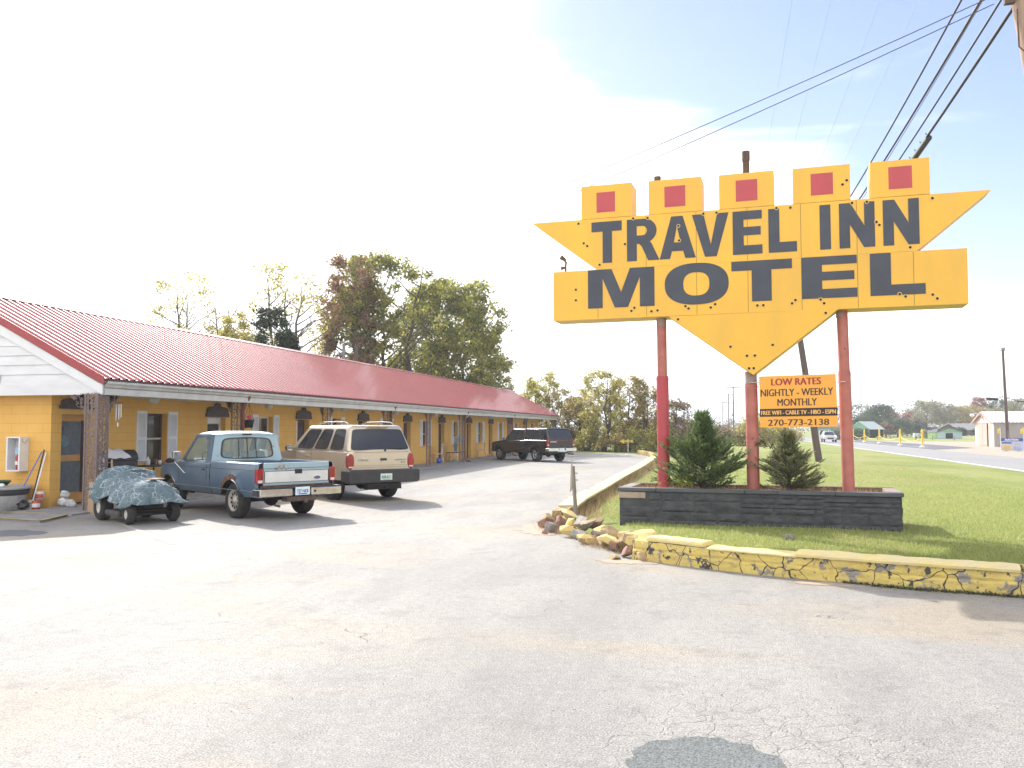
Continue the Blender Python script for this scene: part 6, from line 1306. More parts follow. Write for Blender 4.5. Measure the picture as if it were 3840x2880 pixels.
o = leaves('foliage', [tuple(Vector(c_) - Vector(onsign(-1.14, .15, .70))) for c_ in cs], .05, 9, .026, leafm('bright_weed_leaves', [(.22, .30, .05), (.34, .40, .08), (.42, .42, .10)], .5), t, 5)
cs = [Vector((-.42 + g.gauss(0, .05) + k * .02, .0 + g.gauss(0, .05), .85 - k * .03 + g.gauss(0, .05))) for k in range(14)]
t = empty('vine', onsign(.53, .22, .70), 0, 'dark broad-leaved vine hanging left of the smaller juniper', 'plant'); b = MB()
b.tube([(0, 0, 0), (-.15, 0, .5), (-.28, -.02, .86), (-.42, -.02, .80), (-.45, 0, .55)], [.008, .007, .005, .004, .002], 5); b.tube([(0, 0, .2), (.10, 0, .7), (.26, 0, 1.0)], [.007, .004, .002], 5); b.build('stem', bark_d, t)
leaves('foliage', [tuple(c_) for c_ in cs], .07, 4, .034, leafm('vine_leaves', [(.06, .075, .035), (.12, .11, .06), (.20, .15, .09)], .35), t, 5)

# ---- grass: blades on the lawn near us, dry tufts at the planter and kerbs
def blades(name, pts, hmin, hmax, m, sd, wd=.0045, lean=.5):
    r = np.random.default_rng(sd); n = len(pts); P = np.array(pts); a = r.uniform(0, 2 * np.pi, n); h = r.uniform(hmin, hmax, n); wv = np.stack([np.cos(a), np.sin(a), np.zeros(n)], 1) * wd * r.uniform(.7, 1.5, n)[:, None]
    tip = P + np.stack([r.normal(0, lean, n) * h, r.normal(0, lean, n) * h, h], 1)
    return quads_np(name, np.stack([P - wv, P + wv, tip], 1), m, None, 3)
r = np.random.default_rng(5); N = 150000
yy = 9.8 + (r.random(N) ** 2.0) * 34; ed = lawn_edge(yy) + .06; xx = ed + r.random(N) * (np.minimum(8.0, .55 * yy - .5) - ed)
cosA, sinA = math.cos(SA), math.sin(SA); lx = (xx - .48) * cosA + (yy - 14) * sinA; ly = -(xx - .48) * sinA + (yy - 14) * cosA
ok = ~((lx > PXL - .03) & (lx < PXR + .03) & (ly > PYF - .02) & (ly < PYB + .02)) & ~((xx < -1.1) & (yy < 15.2) & (xx + (yy - 12) * .35 < -.9))
xx, yy = xx[ok], yy[ok]; pt = np.stack([xx, yy, lawn_z(xx, yy) - .004], 1)
gm = mat('lawn_blades', (.1, .2, .05), .8, island=[(0.25, 0.31, 0.09), (0.33, 0.39, 0.11), (0.41, 0.44, 0.16), (0.48, 0.45, 0.23)], trans=.5, spec=.15)
tag(blades('lawn_grass', pt, .025, .065, gm, 6), 'short green grass growing on the lawn around the planter', 'grass', kind='stuff')
g = random.Random(9); pts = []
for i in range(2600): lx = g.uniform(PXL + .14, PXR - .14); ly = g.uniform(PYF + .14, PYB - .14); pts.append(onsign(lx, ly, .70))
dry = mat('dry_stems', (.4, .27, .16), .9, island=[(0.34, 0.19, 0.12), (0.42, 0.29, 0.17), (0.46, 0.36, 0.22), (.28, .20, .12)], trans=.4, spec=.1)
tag(blades('dry_planter_grass', pts, .03, .13, dry, 7, .003), 'dry brown grass litter filling the planter bed', 'grass', kind='stuff')
pts = []
for i in range(5200):
    y = 15.2 + 26 * g.random() ** 1.3; x = float(lawn_edge(y)) + .05 + abs(g.gauss(0, .28)) * (1 + .3 * math.sin(y * 1.7)); pts.append((x, y, float(lawn_z(np.array(x), np.array(y)))))
tag(blades('dry_kerb_weeds', pts, .05, .30, dry, 8, .003, .3), 'dry reddish weeds growing along the inside of the long kerb', 'weeds', kind='stuff')
pts = []
for i in range(2600):
    k = g.random(); x = -2.9 + g.gauss(0, .16) + k * .4; y = 15.6 - k * 1.5 + g.gauss(0, .25); pts.append((x, y, .0))
for i in range(900):
    k = g.random(); pts.append((-1.9 + k * 1.2 + g.gauss(0, .12), 12.7 - k * 1.3 + g.gauss(0, .1), 0))
tag(blades('dry_rubble_weeds', pts, .02, .16, dry, 9, .003, .6), 'orange dead weeds tangled among the broken kerb stones', 'weeds', kind='stuff')
sand = mat('sandy_debris', (0.47, 0.33, 0.22), .95, (0.33, .29, .26), scale=6, lo=.35, hi=.6, bump=.5)
sheet('sandy_soil', blob(-2.85, 14.75, .55, 1.1, 40, .16, 8), 0.006, sand); sheet('sandy_soil', blob(-1.15, 11.15, .42, .17, 30, .2, 9), 0.006, sand); sheet('sandy_soil', blob(1.2, 10.08, .45, .10, 30, .2, 10), 0.006, sand)
# moss and leaf litter in the angle below the kerb
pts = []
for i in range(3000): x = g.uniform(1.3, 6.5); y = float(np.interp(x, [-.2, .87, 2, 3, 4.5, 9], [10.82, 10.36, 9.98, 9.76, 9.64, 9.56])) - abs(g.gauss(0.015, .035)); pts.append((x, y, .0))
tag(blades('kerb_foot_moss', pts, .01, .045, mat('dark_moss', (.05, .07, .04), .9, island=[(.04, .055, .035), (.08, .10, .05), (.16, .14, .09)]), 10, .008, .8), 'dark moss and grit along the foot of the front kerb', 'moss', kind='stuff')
# ------------------------------------------------------------------ things round the motel
# covered riding mower
mh = math.atan2(-.50, .87)
mw = empty('riding_mower', (-10.92, 14.22, 0), mh, 'riding mower under a web-patterned cloth by the corner post', 'mower')
tr_ = .40
for (x, r_, w_, wn) in ((-.18, .25, .20, 'wheel'), (.98, .185, .14, 'wheel')):
    for sg in (1, -1):
        b = MB(); yc = sg * tr_; t = w_ / 2; b.lathe([(r_ * .48, -t), (r_ - .04, -t - .005), (r_, -t + .035), (r_, t - .035), (r_ - .04, t + .005), (r_ * .48, t), (r_ * .45, -t)], (x, yc, r_), 'y', 28); wh = b.build('wheel', tyre_m, mw)
        b = MB(); b.lathe([(r_ * .48, sg * (t - .005)), (r_ * .40, sg * (t - .03)), (r_ * .2, sg * (t - .035)), (.02, sg * (t - .01)), (.001, sg * (t - .01))], (x, yc, r_), 'y', 20); b.build('rim', mat('white_wheel_rim', (.62, .60, .56), .5), wh)
b = MB(); b.box((.40, 0, .17), (.62, .98, .12)); b.box((.40, 0, .25), (.40, .5, .1)); b.build('mower_deck', mat('dirty_mower_deck', (.05, .05, .055), .7, (.09, .08, .07), scale=6), mw, bevel=.04)
b = MB(); b.box((.45, 0, .33), (1.3, .34, .12)); b.box((.98, 0, .22), (.08, .72, .06)); b.build('frame', under_m, mw, bevel=.02)
b = MB(); b.box((.78, 0, .56), (.62, .42, .32)); b.build('hood', mat('mower_hood_paint', (.14, .10, .09), .6), mw, bevel=.07, seg=3)
b = MB(); b.box((-.14, 0, .62), (.38, .44, .10)); b.box((-.31, 0, .80), (.08, .40, .30)); b.box((-.15, 0, .46), (.50, .86, .08)); b.build('seat', mat('mower_seat', (.03, .03, .03), .6), mw, bevel=.03)
b = MB(); b.cyl((.42, 0, .60), (.34, 0, .92), .02, n=8); b.lathe([(.15 + .012 * math.cos(a_), .012 * math.sin(a_)) for a_ in [i * math.pi / 3 for i in range(7)]], (.34, 0, .93), 'z', 20); b.build('steering_wheel', black_pl, mw)
def web_cloth():
    m, t, N, p = nodes_mat('web_pattern_cloth'); L = t.links.new; P = N('ShaderNodeTexCoord').outputs['Object']
    dv = N('ShaderNodeVectorMath', {0: P, 1: N('ShaderNodeVectorMath', {0: N('ShaderNodeTexNoise', {'Vector': P, 'Scale': 6.0}).outputs['Color'], 3: .06}, operation='SCALE').outputs[0]}, operation='ADD').outputs[0]
    c1 = None
    for s_, th in ((6.5, .026), (13.0, .035)):
        v = N('ShaderNodeTexVoronoi', {'Vector': dv, 'Scale': s_}, feature='DISTANCE_TO_EDGE'); q = N('ShaderNodeMapRange', {0: v.outputs['Distance'], 1: th, 2: th * .45}).outputs[0]
        k = N('ShaderNodeMapRange', {0: N('ShaderNodeTexNoise', {'Vector': P, 'Scale': 3.2 if s_ < 8 else 4.4}).outputs[0], 1: .45, 2: .55}).outputs[0]
        q = N('ShaderNodeMath', {0: q, 1: k}, operation='MULTIPLY').outputs[0]; c1 = q if c1 is None else N('ShaderNodeMath', {0: c1, 1: q}, operation='MAXIMUM').outputs[0]
    bs = N('ShaderNodeMix', {0: N('ShaderNodeTexNoise', {'Vector': P, 'Scale': 4.0, 'Detail': 5.0}).outputs[0], 6: (.075, .125, .145, 1), 7: (.17, .225, .25, 1)}, data_type='RGBA').outputs[2]
    L(N('ShaderNodeMix', {0: c1, 6: bs, 7: (.50, .55, .58, 1)}, data_type='RGBA').outputs[2], p.inputs['Base Color']); p.inputs['Roughness'].default_value = .9
    L(N('ShaderNodeBump', {'Height': N('ShaderNodeTexNoise', {'Vector': P, 'Scale': 9.0, 'Detail': 4.0, 'Distortion': 1.2}).outputs[0], 'Strength': .9, 'Distance': .04}).outputs[0], p.inputs['Normal'])
    return m
cl_ = empty('mower_cover', (-10.92, 14.22, 0), mh, 'blue-grey cloth with white web pattern draped over the riding mower', 'cloth')
b = MB(); rows = []; nu, nv = 44, 40
def ctop(x):   # ridge height along the mower
    return float(np.interp(x, [-.62, -.45, -.32, -.10, .15, .36, .52, .80, 1.08, 1.22], [.62, .90, 1.00, .80, .86, .98, .80, .76, .73, .60]))
def chw(x): return float(np.interp(x, [-.62, -.35, .0, .4, .8, 1.22], [.24, .30, .30, .24, .25, .20]))
for i in range(nu + 1):
    u = i / nu; x = -.62 + 1.84 * u; top = ctop(x); hw = chw(x); row = []
    xo = 0
    for j in range(nv + 1):
        s = (j / nv * 2 - 1); dr = abs(s); sg = 1 if s > 0 else -1
        low = .40 + .07 * math.sin(x * 7 + sg) + (.10 if x < -.1 else 0) - (.12 * math.exp(-((x - 1.1) / .15) ** 2))
        if dr < .42: y = hw * dr / .42; z = top - .05 * (dr / .42) ** 2
        else:
            k = (dr - .42) / .58; y = hw + (.30 * k ** .75) * (1 + .14 * math.sin(x * 16 + sg * 1.3) * k); z = (top - .05) + (low - top + .05) * (k ** 1.25)
        f = .030 * mnoise.noise(Vector((x * 6, s * 5, 0))) + .016 * mnoise.noise(Vector((x * 15, s * 11, 3))) + .026 * math.sin(x * 17 + s * 5 + 3 * mnoise.noise(Vector((x * 3, s * 2, 1)))) * max(0, dr - .3)
        row.append((x + xo + f, sg * y + f * 1.3, z + f))
    rows.append(row)
    if i == nu:   # front hangs down over the nose
        for kk in range(1, 9):
            k = kk / 8; rows.append([(px_ + .10 * k ** .7 + .02 * math.sin(py_ * 18) * k, py_ * (1 + .05 * k), max(.34 + .05 * math.sin(py_ * 9), pz_ - (pz_ - .36) * k)) for (px_, py_, pz_) in row])
b.grid(rows, True); o = b.build('cloth', web_cloth(), cl_); md = o.modifiers.new('s', 'SOLIDIFY'); md.thickness = .006
t = empty('wooden_board', (-10.05, 13.80, .775), mh + .3, 'small brown board weighing down the mower cover', 'board'); b = MB(); b.box((0, 0, .02), (.26, .20, .022)); b.build('board', mat('brown_board', (.34, .22, .17), .8), t, bevel=.006)
# plywood and the rest by the corner
b = MB(); b.box((0, 0, .31), (.34, .02, .66), 0); b.xform(Matrix.Rotation(R(-10), 4, 'X')); tag(b.build('plywood_board', mat('plywood', (.45, .31, .19), .8, (.36, .24, .15), scale=3, stretch=(1, 1, .3)), loc=(-12.28, 15.0, 0), rz=R(25)), 'plywood offcut leaning at the corner post', 'board')
b = MB(); b.tube([(-12.72, 16.1, .04), (-12.60, 15.85, .6), (-12.66, 15.9, 1.05)], .022, 6); tag(b.build('wooden_stick', mat('pale_wood', (.50, .38, .24), .8)), 'pale stick standing behind the corner post', 'stick')
t = empty('barbecue_grill', (-13.50, 17.25, .035), R(70), 'black barbecue grill under a white cloth by the first window', 'grill')
b = MB(); 
for x, y in ((-.28, -.2), (.28, -.2), (-.28, .2), (.28, .2)): b.bx(x - .015, x + .015, y - .015, y + .015, 0, .72)
b.box((0, 0, .22), (.6, .42, .02)); b.build('grill_stand', black_pl, t)
b = MB(); b.box((0, 0, .84), (.62, .44, .22)); b.build('grill_box', mat('burnt_black_metal', (.03, .025, .025), .6, (.07, .05, .045), scale=7), t, bevel=.03)
b = MB(); b.lathe([(.24, -.30), (.24, .30)], (0, 0, .95), 'x', 20, True, 0, math.pi); b.prism([(.24 * math.cos(i * math.pi / 12), .95 + .24 * math.sin(i * math.pi / 12)) for i in range(13)], -.30, -.29, 'x'); b.prism([(.24 * math.cos(i * math.pi / 12), .95 + .24 * math.sin(i * math.pi / 12)) for i in range(13)], .29, .30, 'x'); b.build('grill_lid', black_pl, t)
b = MB(); b.bx(-.26, .26, .25, .27, .86, .88); b.bx(.33, .55, -.2, .2, .90, .915); b.bx(-.55, -.33, -.2, .2, .90, .915); b.build('grill_shelf', mat('grey_shelf', (.30, .28, .27), .6), t)
b = MB(); rows = []
for i in range(17):
    u = i / 16; a_ = math.pi * (-.08 + 1.02 * u); rr_ = .26; hang = max(0, .5 - u) * .0
    rows.append([(x, rr_ * math.cos(a_) * (1 + .03 * math.sin(x * 20)), .955 + rr_ * math.sin(a_) + .012 * math.sin(x * 25 + u * 6)) for x in np.linspace(-.44 + .1 * math.sin(u * 5), .05 + .2 * math.sin(u * 7) * .4, 12)])
b.grid(rows, True); b2 = MB(); rows = [[(-.44 - .05 * k + .02 * math.sin(y * 20), y * (1 - .1 * k), 1.05 - .30 * k) for y in np.linspace(-.2, .2, 8)] for k in (0, .3, .6, 1)]; b.grid(rows, True)
o = b.build('white_cloth', mat('white_cloth', (.66, .64, .68), .9)); o.parent = None; o.location = (-13.50, 17.25, .035); o.rotation_euler = (0, 0, R(70)); tag(o, 'crumpled white cloth thrown over the black grill lid', 'cloth')
t = empty('folding_table', (-13.42, 18.75, .035), R(90), 'dark cluttered table below the first window', 'table'); b = MB(); b.box((0, 0, .78), (1.5, .5, .04)); b.build('table_top', mat('dark_table_top', (.05, .045, .045), .7), t, bevel=.01)
for x, y in ((-.68, -.2), (.68, -.2), (-.68, .2), (.68, .2)): b = MB(); b.bx(x - .015, x + .015, y - .015, y + .015, 0, .76); b.build('leg', black_pl, t)
g = random.Random(31); junk = [('white_bottle', 'white plastic bottle', (.62, .62, .66)), ('black_bag', 'crumpled black bag', (.03, .03, .035)), ('white_cup', 'white cup', (.7, .7, .7)), ('blue_bottle', 'pale blue jug', (.35, .42, .55)), ('brown_box', 'small brown box', (.28, .18, .12))]
spots = [(-.60, .02, 0, 'at the near end of the cluttered table'), (-.42, .05, 1, 'second from the near end of the cluttered table'), (-.24, -.05, 2, 'before the black bag on the table'), (-.05, .05, 4, 'in the middle of the cluttered table'), (.12, -.08, 1, 'past the table middle'), (.30, .05, 0, 'two thirds along the cluttered table'), (.48, 0, 3, 'near the far shutter on the table'), (.64, .05, 2, 'at the far end of the cluttered table')]
for (x, y, k, pl_) in spots:
    nm, lb, col = junk[k]; b = MB(); wy = 18.75 + x; wx = -13.42 - y
    if k in (0, 3): b.lathe([(0, 0), (.05, 0), (.055, .02), (.055, .13), (.02, .17), (.02, .20), (0, .20)], (0, 0, 0), n=14)
    elif k == 2: b.lathe([(0, 0), (.035, 0), (.045, .10), (.04, .10), (.03, .01)], n=14)
    elif k == 1: b.ico((0, 0, .07), .10, 2, .18, False, g, (1, 1, .75))
    else: b.box((0, 0, .05), (.16, .12, .10))
    tag(b.build(nm, mat(nm, col, .6), loc=(wx, wy, .836)), lb + ' ' + pl_, nm.split('_')[1], 'clutter on the dark table')
# extinguisher cabinet on the end wall
fx = empty('extinguisher_cabinet', (-14.72, 15.645, .80), 0, 'white open-fronted extinguisher cabinet on the orange end wall', 'cabinet'); b = MB()
b.bx(-.17, -.155, -.24, 0, 0, .74); b.bx(.155, .17, -.24, 0, 0, .74); b.bx(-.155, .155, -.24, 0, 0, .015); b.bx(-.155, .155, -.24, 0, .725, .74); b.bx(-.155, .155, -.012, -.002, .015, .725); b.build('cabinet_box', white_clean, fx)
b = MB()
for q in ((-.175, -.14, 0, .74), (.14, .175, 0, .74), (-.14, .14, 0, .03), (-.14, .14, .71, .74)): b.bx(q[0], q[1], -.252, -.24, q[2], q[3])
b.build('cabinet_frame', white_clean, fx); b = MB(); b.tube([(.172, -.19, .70), (.176, -.17, .62), (.176, -.10, .60), (.174, -.04, .68)], .004, 5); b.build('chain', rust, fx)
fe = empty('fire_extinguisher', (-14.69, 15.53, .815), 0, 'red fire extinguisher with a pale blue tag inside the white cabinet', 'extinguisher'); b = MB(); b.lathe([(0, 0), (.055, 0), (.06, .02), (.06, .28), (.04, .34), (.018, .36), (0, .36)], n=20); b.build('cylinder', mat('extinguisher_red', (.42, .04, .035), .4), fe)
b = MB(); b.cyl((0, 0, .36), (0, 0, .42), .018, n=8); b.box((.03, 0, .44), (.12, .02, .02)); b.build('handle', black_pl, fe); b = MB(); b.box((0, -.064, .16), (.07, .004, .08)); b.build('label_plate', white_clean, fe); b = MB(); b.box((-.01, -.05, .42), (.09, .004, .14)); b.build('tag', mat('pale_blue_tag', (.35, .52, .68), .5), fe)
# leaning handles
for nm, cat, lb, p0, p1, m_ in (('mop', 'mop', 'mop with a blue handle leaning on the end wall', (-14.40, 15.25, .30), (-14.17, 15.60, 1.22), mat('blue_handle', (.12, .18, .52), .4)), ('broom', 'broom', 'broom with a white handle, rightmost leaning on the end wall', (-14.10, 15.28, .10), (-14.06, 15.60, 1.20), white_clean), ('broom', 'broom', 'dark-handled broom between the blue and white handles', (-14.16, 15.33, .12), (-14.12, 15.61, 1.26), black_pl)):
    t = empty(nm, p0, 0, lb, cat); d_ = Vector(p1) - Vector(p0); b = MB(); b.tube([(0, 0, 0), tuple(d_)], .014, 8); b.build('handle', m_, t)
    b = MB(); b.box((0, -.02, -.04), (.18 if nm == 'broom' else .12, .07, .12)); b.build('head', white_clean if 'white' in lb else black_pl, t, bevel=.02)
# tub planter
tb = empty('planter_tub', (-14.62, 15.0, .0), 0, 'round whitish concrete tub at the left frame edge', 'planter'); b = MB(); b.lathe([(0, 0), (.40, 0), (.44, .03), (.50, .34), (.50, .36), (.46, .36), (.44, .28), (0, .28)], n=36); b.build('tub', mat('whitish_concrete', (.42, .42, .43), .85, (.27, .26, .25), scale=6, chips=[((.16, .17, .09), .66, 5)]), tb)
b = MB(); b.lathe([(.505, .36), (.535, .375), (.56, .50), (.53, .50), (.50, .38)], n=36); b.lathe([(.53, .47), (.575, .48), (.58, .525), (.53, .525), (.52, .47)], n=36); b.k = 1; b.build('tub_rim', [mat('dark_inner_pot', (.05, .05, .055), .7)], tb) if False else None
b = MB(); b.lathe([(.47, .30), (.535, .375), (.545, .46), (.50, .46), (.44, .32)], n=36); b.build('inner_pot', mat('dark_inner_pot', (.05, .05, .055), .7), tb)
b = MB(); b.lathe([(.50, .46), (.575, .455), (.58, .515), (.51, .515), (.50, .46)], n=36); b.build('tub_rim', mat('grey_rim', (.40, .40, .40), .7), tb)
b = MB(); b.lathe([(0, .47), (.50, .47)], n=24); b.build('soil', soil_m, tb)
b = MB(); 
for i in range(3): b.lathe([(.20 + i * .03 + .02 * math.cos(a_), .54 + .035 * i + .02 * math.sin(a_)) for a_ in [k * math.pi / 3 for k in range(7)]], (-.12, 0, 0), 'z', 24)
tag(b.build('garden_hose', mat('green_hose', (.03, .11, .05), .5), loc=(-14.62, 15.0, 0)), 'coiled dark green hose lying on the tub', 'hose')
b = MB(); b.ico((0, 0, .05), .09, 2, .15, True, g, (1.2, .8, .55)); tag(b.build('yellow_glove', mat('yellow_rubber', (.72, .58, .07), .5), loc=(-14.50, 14.68, .50)), 'crumpled yellow rubber glove on the tub rim', 'glove')
b = MB(); b.ico((0, 0, .05), .08, 2, .15, True, g, (1.2, .8, .55)); tag(b.build('white_rag', white_clean, loc=(-14.32, 14.70, .50)), 'white rag beside the yellow glove', 'rag')
b = MB(); b.ico((0, 0, .12), .20, 3, .12, False, g, (1, .8, .75)); b.ico((.16, .05, .10), .14, 2, .16, False, g, (1, .9, .7)); tag(b.build('black_bag', mat('black_plastic_bag', (.02, .02, .022), .35), loc=(-14.32, 15.05, .03)), 'black rubbish bag slumped between tub and broom', 'bag')
for i, (x, y, col, lb) in enumerate(((-14.16, 15.36, (.60, .58, .56), 'white tin lying on its side by the brooms'), (-13.98, 15.38, (.62, .58, .56), 'white tin with a red band above the red tin'), (-13.93, 15.22, (.46, .07, .05), 'red tin with a white label at the wall foot'))):
    t = empty('paint_tin', (x, y, .035 + (.18 if i == 1 else 0)), .4 * i, lb, 'tin'); b = MB(); b.lathe([(0, 0), (.085, 0), (.085, .17), (.08, .175), (0, .17)], n=20); b.build('can', mat('tin_%d' % i, col, .45), t); b = MB(); b.lathe([(.0865, .04), (.0865, .12)], n=20, a0=R(200), a1=R(330)); b.build('tin_band', mat('tin_band_%d' % i, (.5, .08, .05) if i != 2 else (.7, .68, .66), .5), t)
b = MB()
for (x, z, r_) in ((0, .10, .11), (.16, .08, .09), (.03, .27, .085), (.22, .06, .07)): b.ico((x, 0, z), r_ * 1.15, 2, .20, False, g, (1.1, .9, .8))
tag(b.build('white_bag', mat('white_plastic_bag', (.62, .63, .64), .35), loc=(-13.78, 15.82, .035)), 'white plastic bag at the foot of the door numbered 1', 'bag')
# small concrete ramp with yellow edges
b = MB(); rp = [(-13.75, 13.55), (-13.05, 13.42), (-12.02, 13.24), (-12.40, 14.35), (-13.6, 14.42)]; b.prism(rp, -.01, .045, 'z'); b.build('ramp', conc); bpy.data.objects['ramp']['kind'] = 'structure'
b = MB(); yl = mat('yellow_edge_paint', (.62, .47, .10), .8, (.45, .36, .14), scale=9)
for p, q in (((-13.75, 13.55), (-13.05, 13.42)), ((-13.05, 13.42), (-12.02, 13.24)), ((-12.02, 13.24), (-12.40, 14.35)), ((-13.6, 14.42), (-12.9, 14.38)), ((-15.4, 14.3), (-13.6, 14.42))):
    d_ = Vector((q[0] - p[0], q[1] - p[1], 0)); n_ = Vector((-d_.y, d_.x, 0)).normalized() * .035; p_ = Vector((*p, .049)); q_ = Vector((*q, .049)); b.add([p_ + n_, q_ + n_, q_ - n_, p_ - n_], [(0, 1, 2, 3)])
tag(b.build('ramp_edge_line', yl), kind='structure')
# wind chime, hanging basket, air conditioner
wc = empty('wind_chime', (-12.60, 15.98, 2.42), 0, 'wind chime of white tubes hanging beside the corner post', 'wind chime'); b = MB(); b.cyl((0, 0, -.02), (0, 0, -.14), .004, n=5); b.box((0, 0, -.155), (.16, .05, .03)); b.cyl((0, 0, -.14), (0, 0, -.62), .003, n=5); b.build('chime_top', mat('copper_brown', (.30, .13, .08), .6), wc)
for i, (x, l) in enumerate(((-.06, .36), (-.03, .30), (0, .26), (.035, .33), (.065, .28))): b = MB(); b.cyl((x, .015 * (-1) ** i, -.18), (x, .015 * (-1) ** i, -.18 - l), .010, n=8); b.build('chime_tube', white_clean, wc)
b = MB(); b.box((0, 0, -.62), (.035, .01, .08)); b.build('chime_sail', white_clean, wc)
hb = empty('hanging_basket', (-12.52, 21.15, 1.74), 0, 'dark hanging flower pot with a pink bloom by the second post', 'flower basket'); b = MB(); b.lathe([(0, 0), (.10, 0), (.14, .20), (.15, .21), (.15, .22), (.12, .22), (.11, .15), (0, .15)], n=20); b.build('pot', black_pl, hb)
b = MB(); 
for a_ in range(3): b.tube([(.14 * math.cos(a_ * 2.1), .14 * math.sin(a_ * 2.1), .21), (0, 0, .68)], .004, 4)
b.build('hanger', black_pl, hb)
leaves('flowers', [(0, -.02, .27), (.03, .0, .32), (-.02, 0, .30)], .06, 30, .022, mat('pink_petals', (.75, .06, .22), .6, island=[(.7, .05, .2), (.8, .12, .3)]), hb, 3); leaves('foliage', [(0, 0, .22), (.06, .03, .2), (-.10, .0, .08), (-.16, 0, .0)], .07, 26, .025, L_green, hb, 4)
ac = empty('air_conditioner', (-13.93, 44.8, .90), 0, 'pale window air conditioner in a window beyond the third downspout', 'air conditioner'); b = MB(); b.bx(-.10, .32, -.33, .33, 0, .42); b.build('casing', mat('cream_casing', (.55, .53, .50), .5), ac, bevel=.015)
b = MB(); [b.bx(.321, .327, -.28, .28, .06 + i * .045, .075 + i * .045) for i in range(7)]; [b.bx(.02 + .0, .26, -.338, -.331, .10 + i * .06, .115 + i * .06) for i in range(4)]; b.build('vent_grille', mat('grey_vent', (.25, .24, .23), .6), ac)
# chairs and bench along the walkway
def wchair(loc, rz, back, label, group='chairs along the motel wall'):
    t = empty('chair', (*loc, .035), rz, label, 'chair', group)
    b = MB(); b.box((0, 0, .45), (.42, .42, .05)); b.build('seat', back, t, bevel=.02); b = MB(); rows = []
    b.prism([(-.19, .52), (.19, .52), (.20, .80), (.15, .93), (.06, .97), (-.06, .97), (-.15, .93), (-.20, .80)], .19, .225, 'y'); b.build('backrest', back, t, bevel=.01)
    for x, y in ((-.19, -.19), (.19, -.19)): b = MB(); b.tube([(x, y, .44), (x, y - .05, 0)], .012, 6); b.build('leg', chrome, t)
    for x in (-.19, .19): b = MB(); b.tube([(x, .23, .90), (x, .20, .45), (x, .28, 0)], .012, 6); b.build('leg', chrome, t)
    return t
pink = mat('pinkish_vinyl', (.60, .52, .54), .6); gr_ = mat('teal_plastic', (.07, .15, .14), .5)
wchair((-13.68, 40.85), R(-78), pink, 'pale pink chair in front of a dark door, nearest of the wall chairs'); wchair((-13.62, 42.9), R(-95), gr_, 'dark teal chair beside the brown bench'); wchair((-13.66, 48.75), R(-72), pink, 'pale pink chair under the seventh window shutter'); wchair((-13.75, 52.5), R(-65), pink, 'pale pink chair partly hidden by the black pickup')
t = empty('bench', (-13.40, 43.5, .035), R(90), 'low brown table bench with thin metal legs by the air conditioner', 'bench'); b = MB(); b.box((0, 0, .46), (1.7, .36, .04)); b.build('seat', mat('brown_bench_wood', (.22, .12, .09), .7), t)
for x, y in ((-.75, -.14), (.75, -.14), (-.75, .14), (.75, .14)): b = MB(); b.tube([(x, y, .45), (x * 1.06, y * 1.2, 0)], .012, 6); b.build('leg', chrome, t)
b = MB(); b.lathe([(0, 0), (.11, 0), (.13, .24), (.12, .24), (.10, .02)], n=18); b.k = 0; tag(b.build('bucket', mat('blue_bucket_plastic', (.05, .12, .50), .4), loc=(-13.45, 40.3, .035)), 'small blue bucket beneath the nearest pink chair', 'bucket')
b = MB(); b.lathe([(0, 0), (.08, 0), (.09, .16), (.08, .16), (.07, .02)], n=14); tag(b.build('tin', mat('reddish_tin', (.55, .30, .28), .5), loc=(-13.45, 49.7, .035)), 'small pinkish tin under the chair by the seventh window', 'tin')
# yellow arrow sign on a thin post at the lot end
t = empty('arrow_sign', (-6.62, 63.9, 0), R(8), 'small yellow arrow sign with letters on a thin white post', 'sign'); b = MB(); b.bx(-.02, .02, -.02, .02, 0, 1.0); b.build('post', white_clean, t)
b = MB(); b.prism([(-.62, .80), (-.28, .62), (-.28, .98)], -.04, -.025, 'y'); b.build('arrow', mat('amber_paint', (.78, .45, .06), .5), t); text('MOTEL', -.24, .42, .72, .90, mat('yellow_letters', (.78, .62, .08), .5), 'lettering', t, Matrix.Translation((0, -.045, 0)), .03)
# ------------------------------------------------------------------ across the road
by = yellow_post
P = [(18.3, 140), (18.1, 128), (17.93, 117.3), (17.98, 107.0), (17.75, 94.0), (17.95, 85.1)]
ords = ['farthest, smallest', 'second farthest', 'third farthest', 'third nearest', 'second nearest', 'nearest, largest']
for i, (x, y) in enumerate(P):
    t = empty('bollard', (x, y, 0), 0, ords[i] + ' yellow post of the chain fence across the road', 'post', 'yellow chain posts across the road'); b = MB(); b.box((0, 0, .86), (.16, .16, 1.72)); b.build('post', by, t, bevel=.02); b = MB(); b.lathe([(0, 0), (.26, 0), (.22, .16), (.12, .20)], n=14); b.build('base', white_clean, t)
    if i < len(P) - 1:
        q = P[i + 1]; b = MB(); b.tube(sag((x, y, .95), (q[0], q[1], .95), .40, 14), .03, 5); tag(b.build('yellow_chain', by), f'yellow chain sagging between the {ords[i].split(",")[0]} and {ords[i+1].split(",")[0]} posts', 'chain', 'yellow chains across the road')
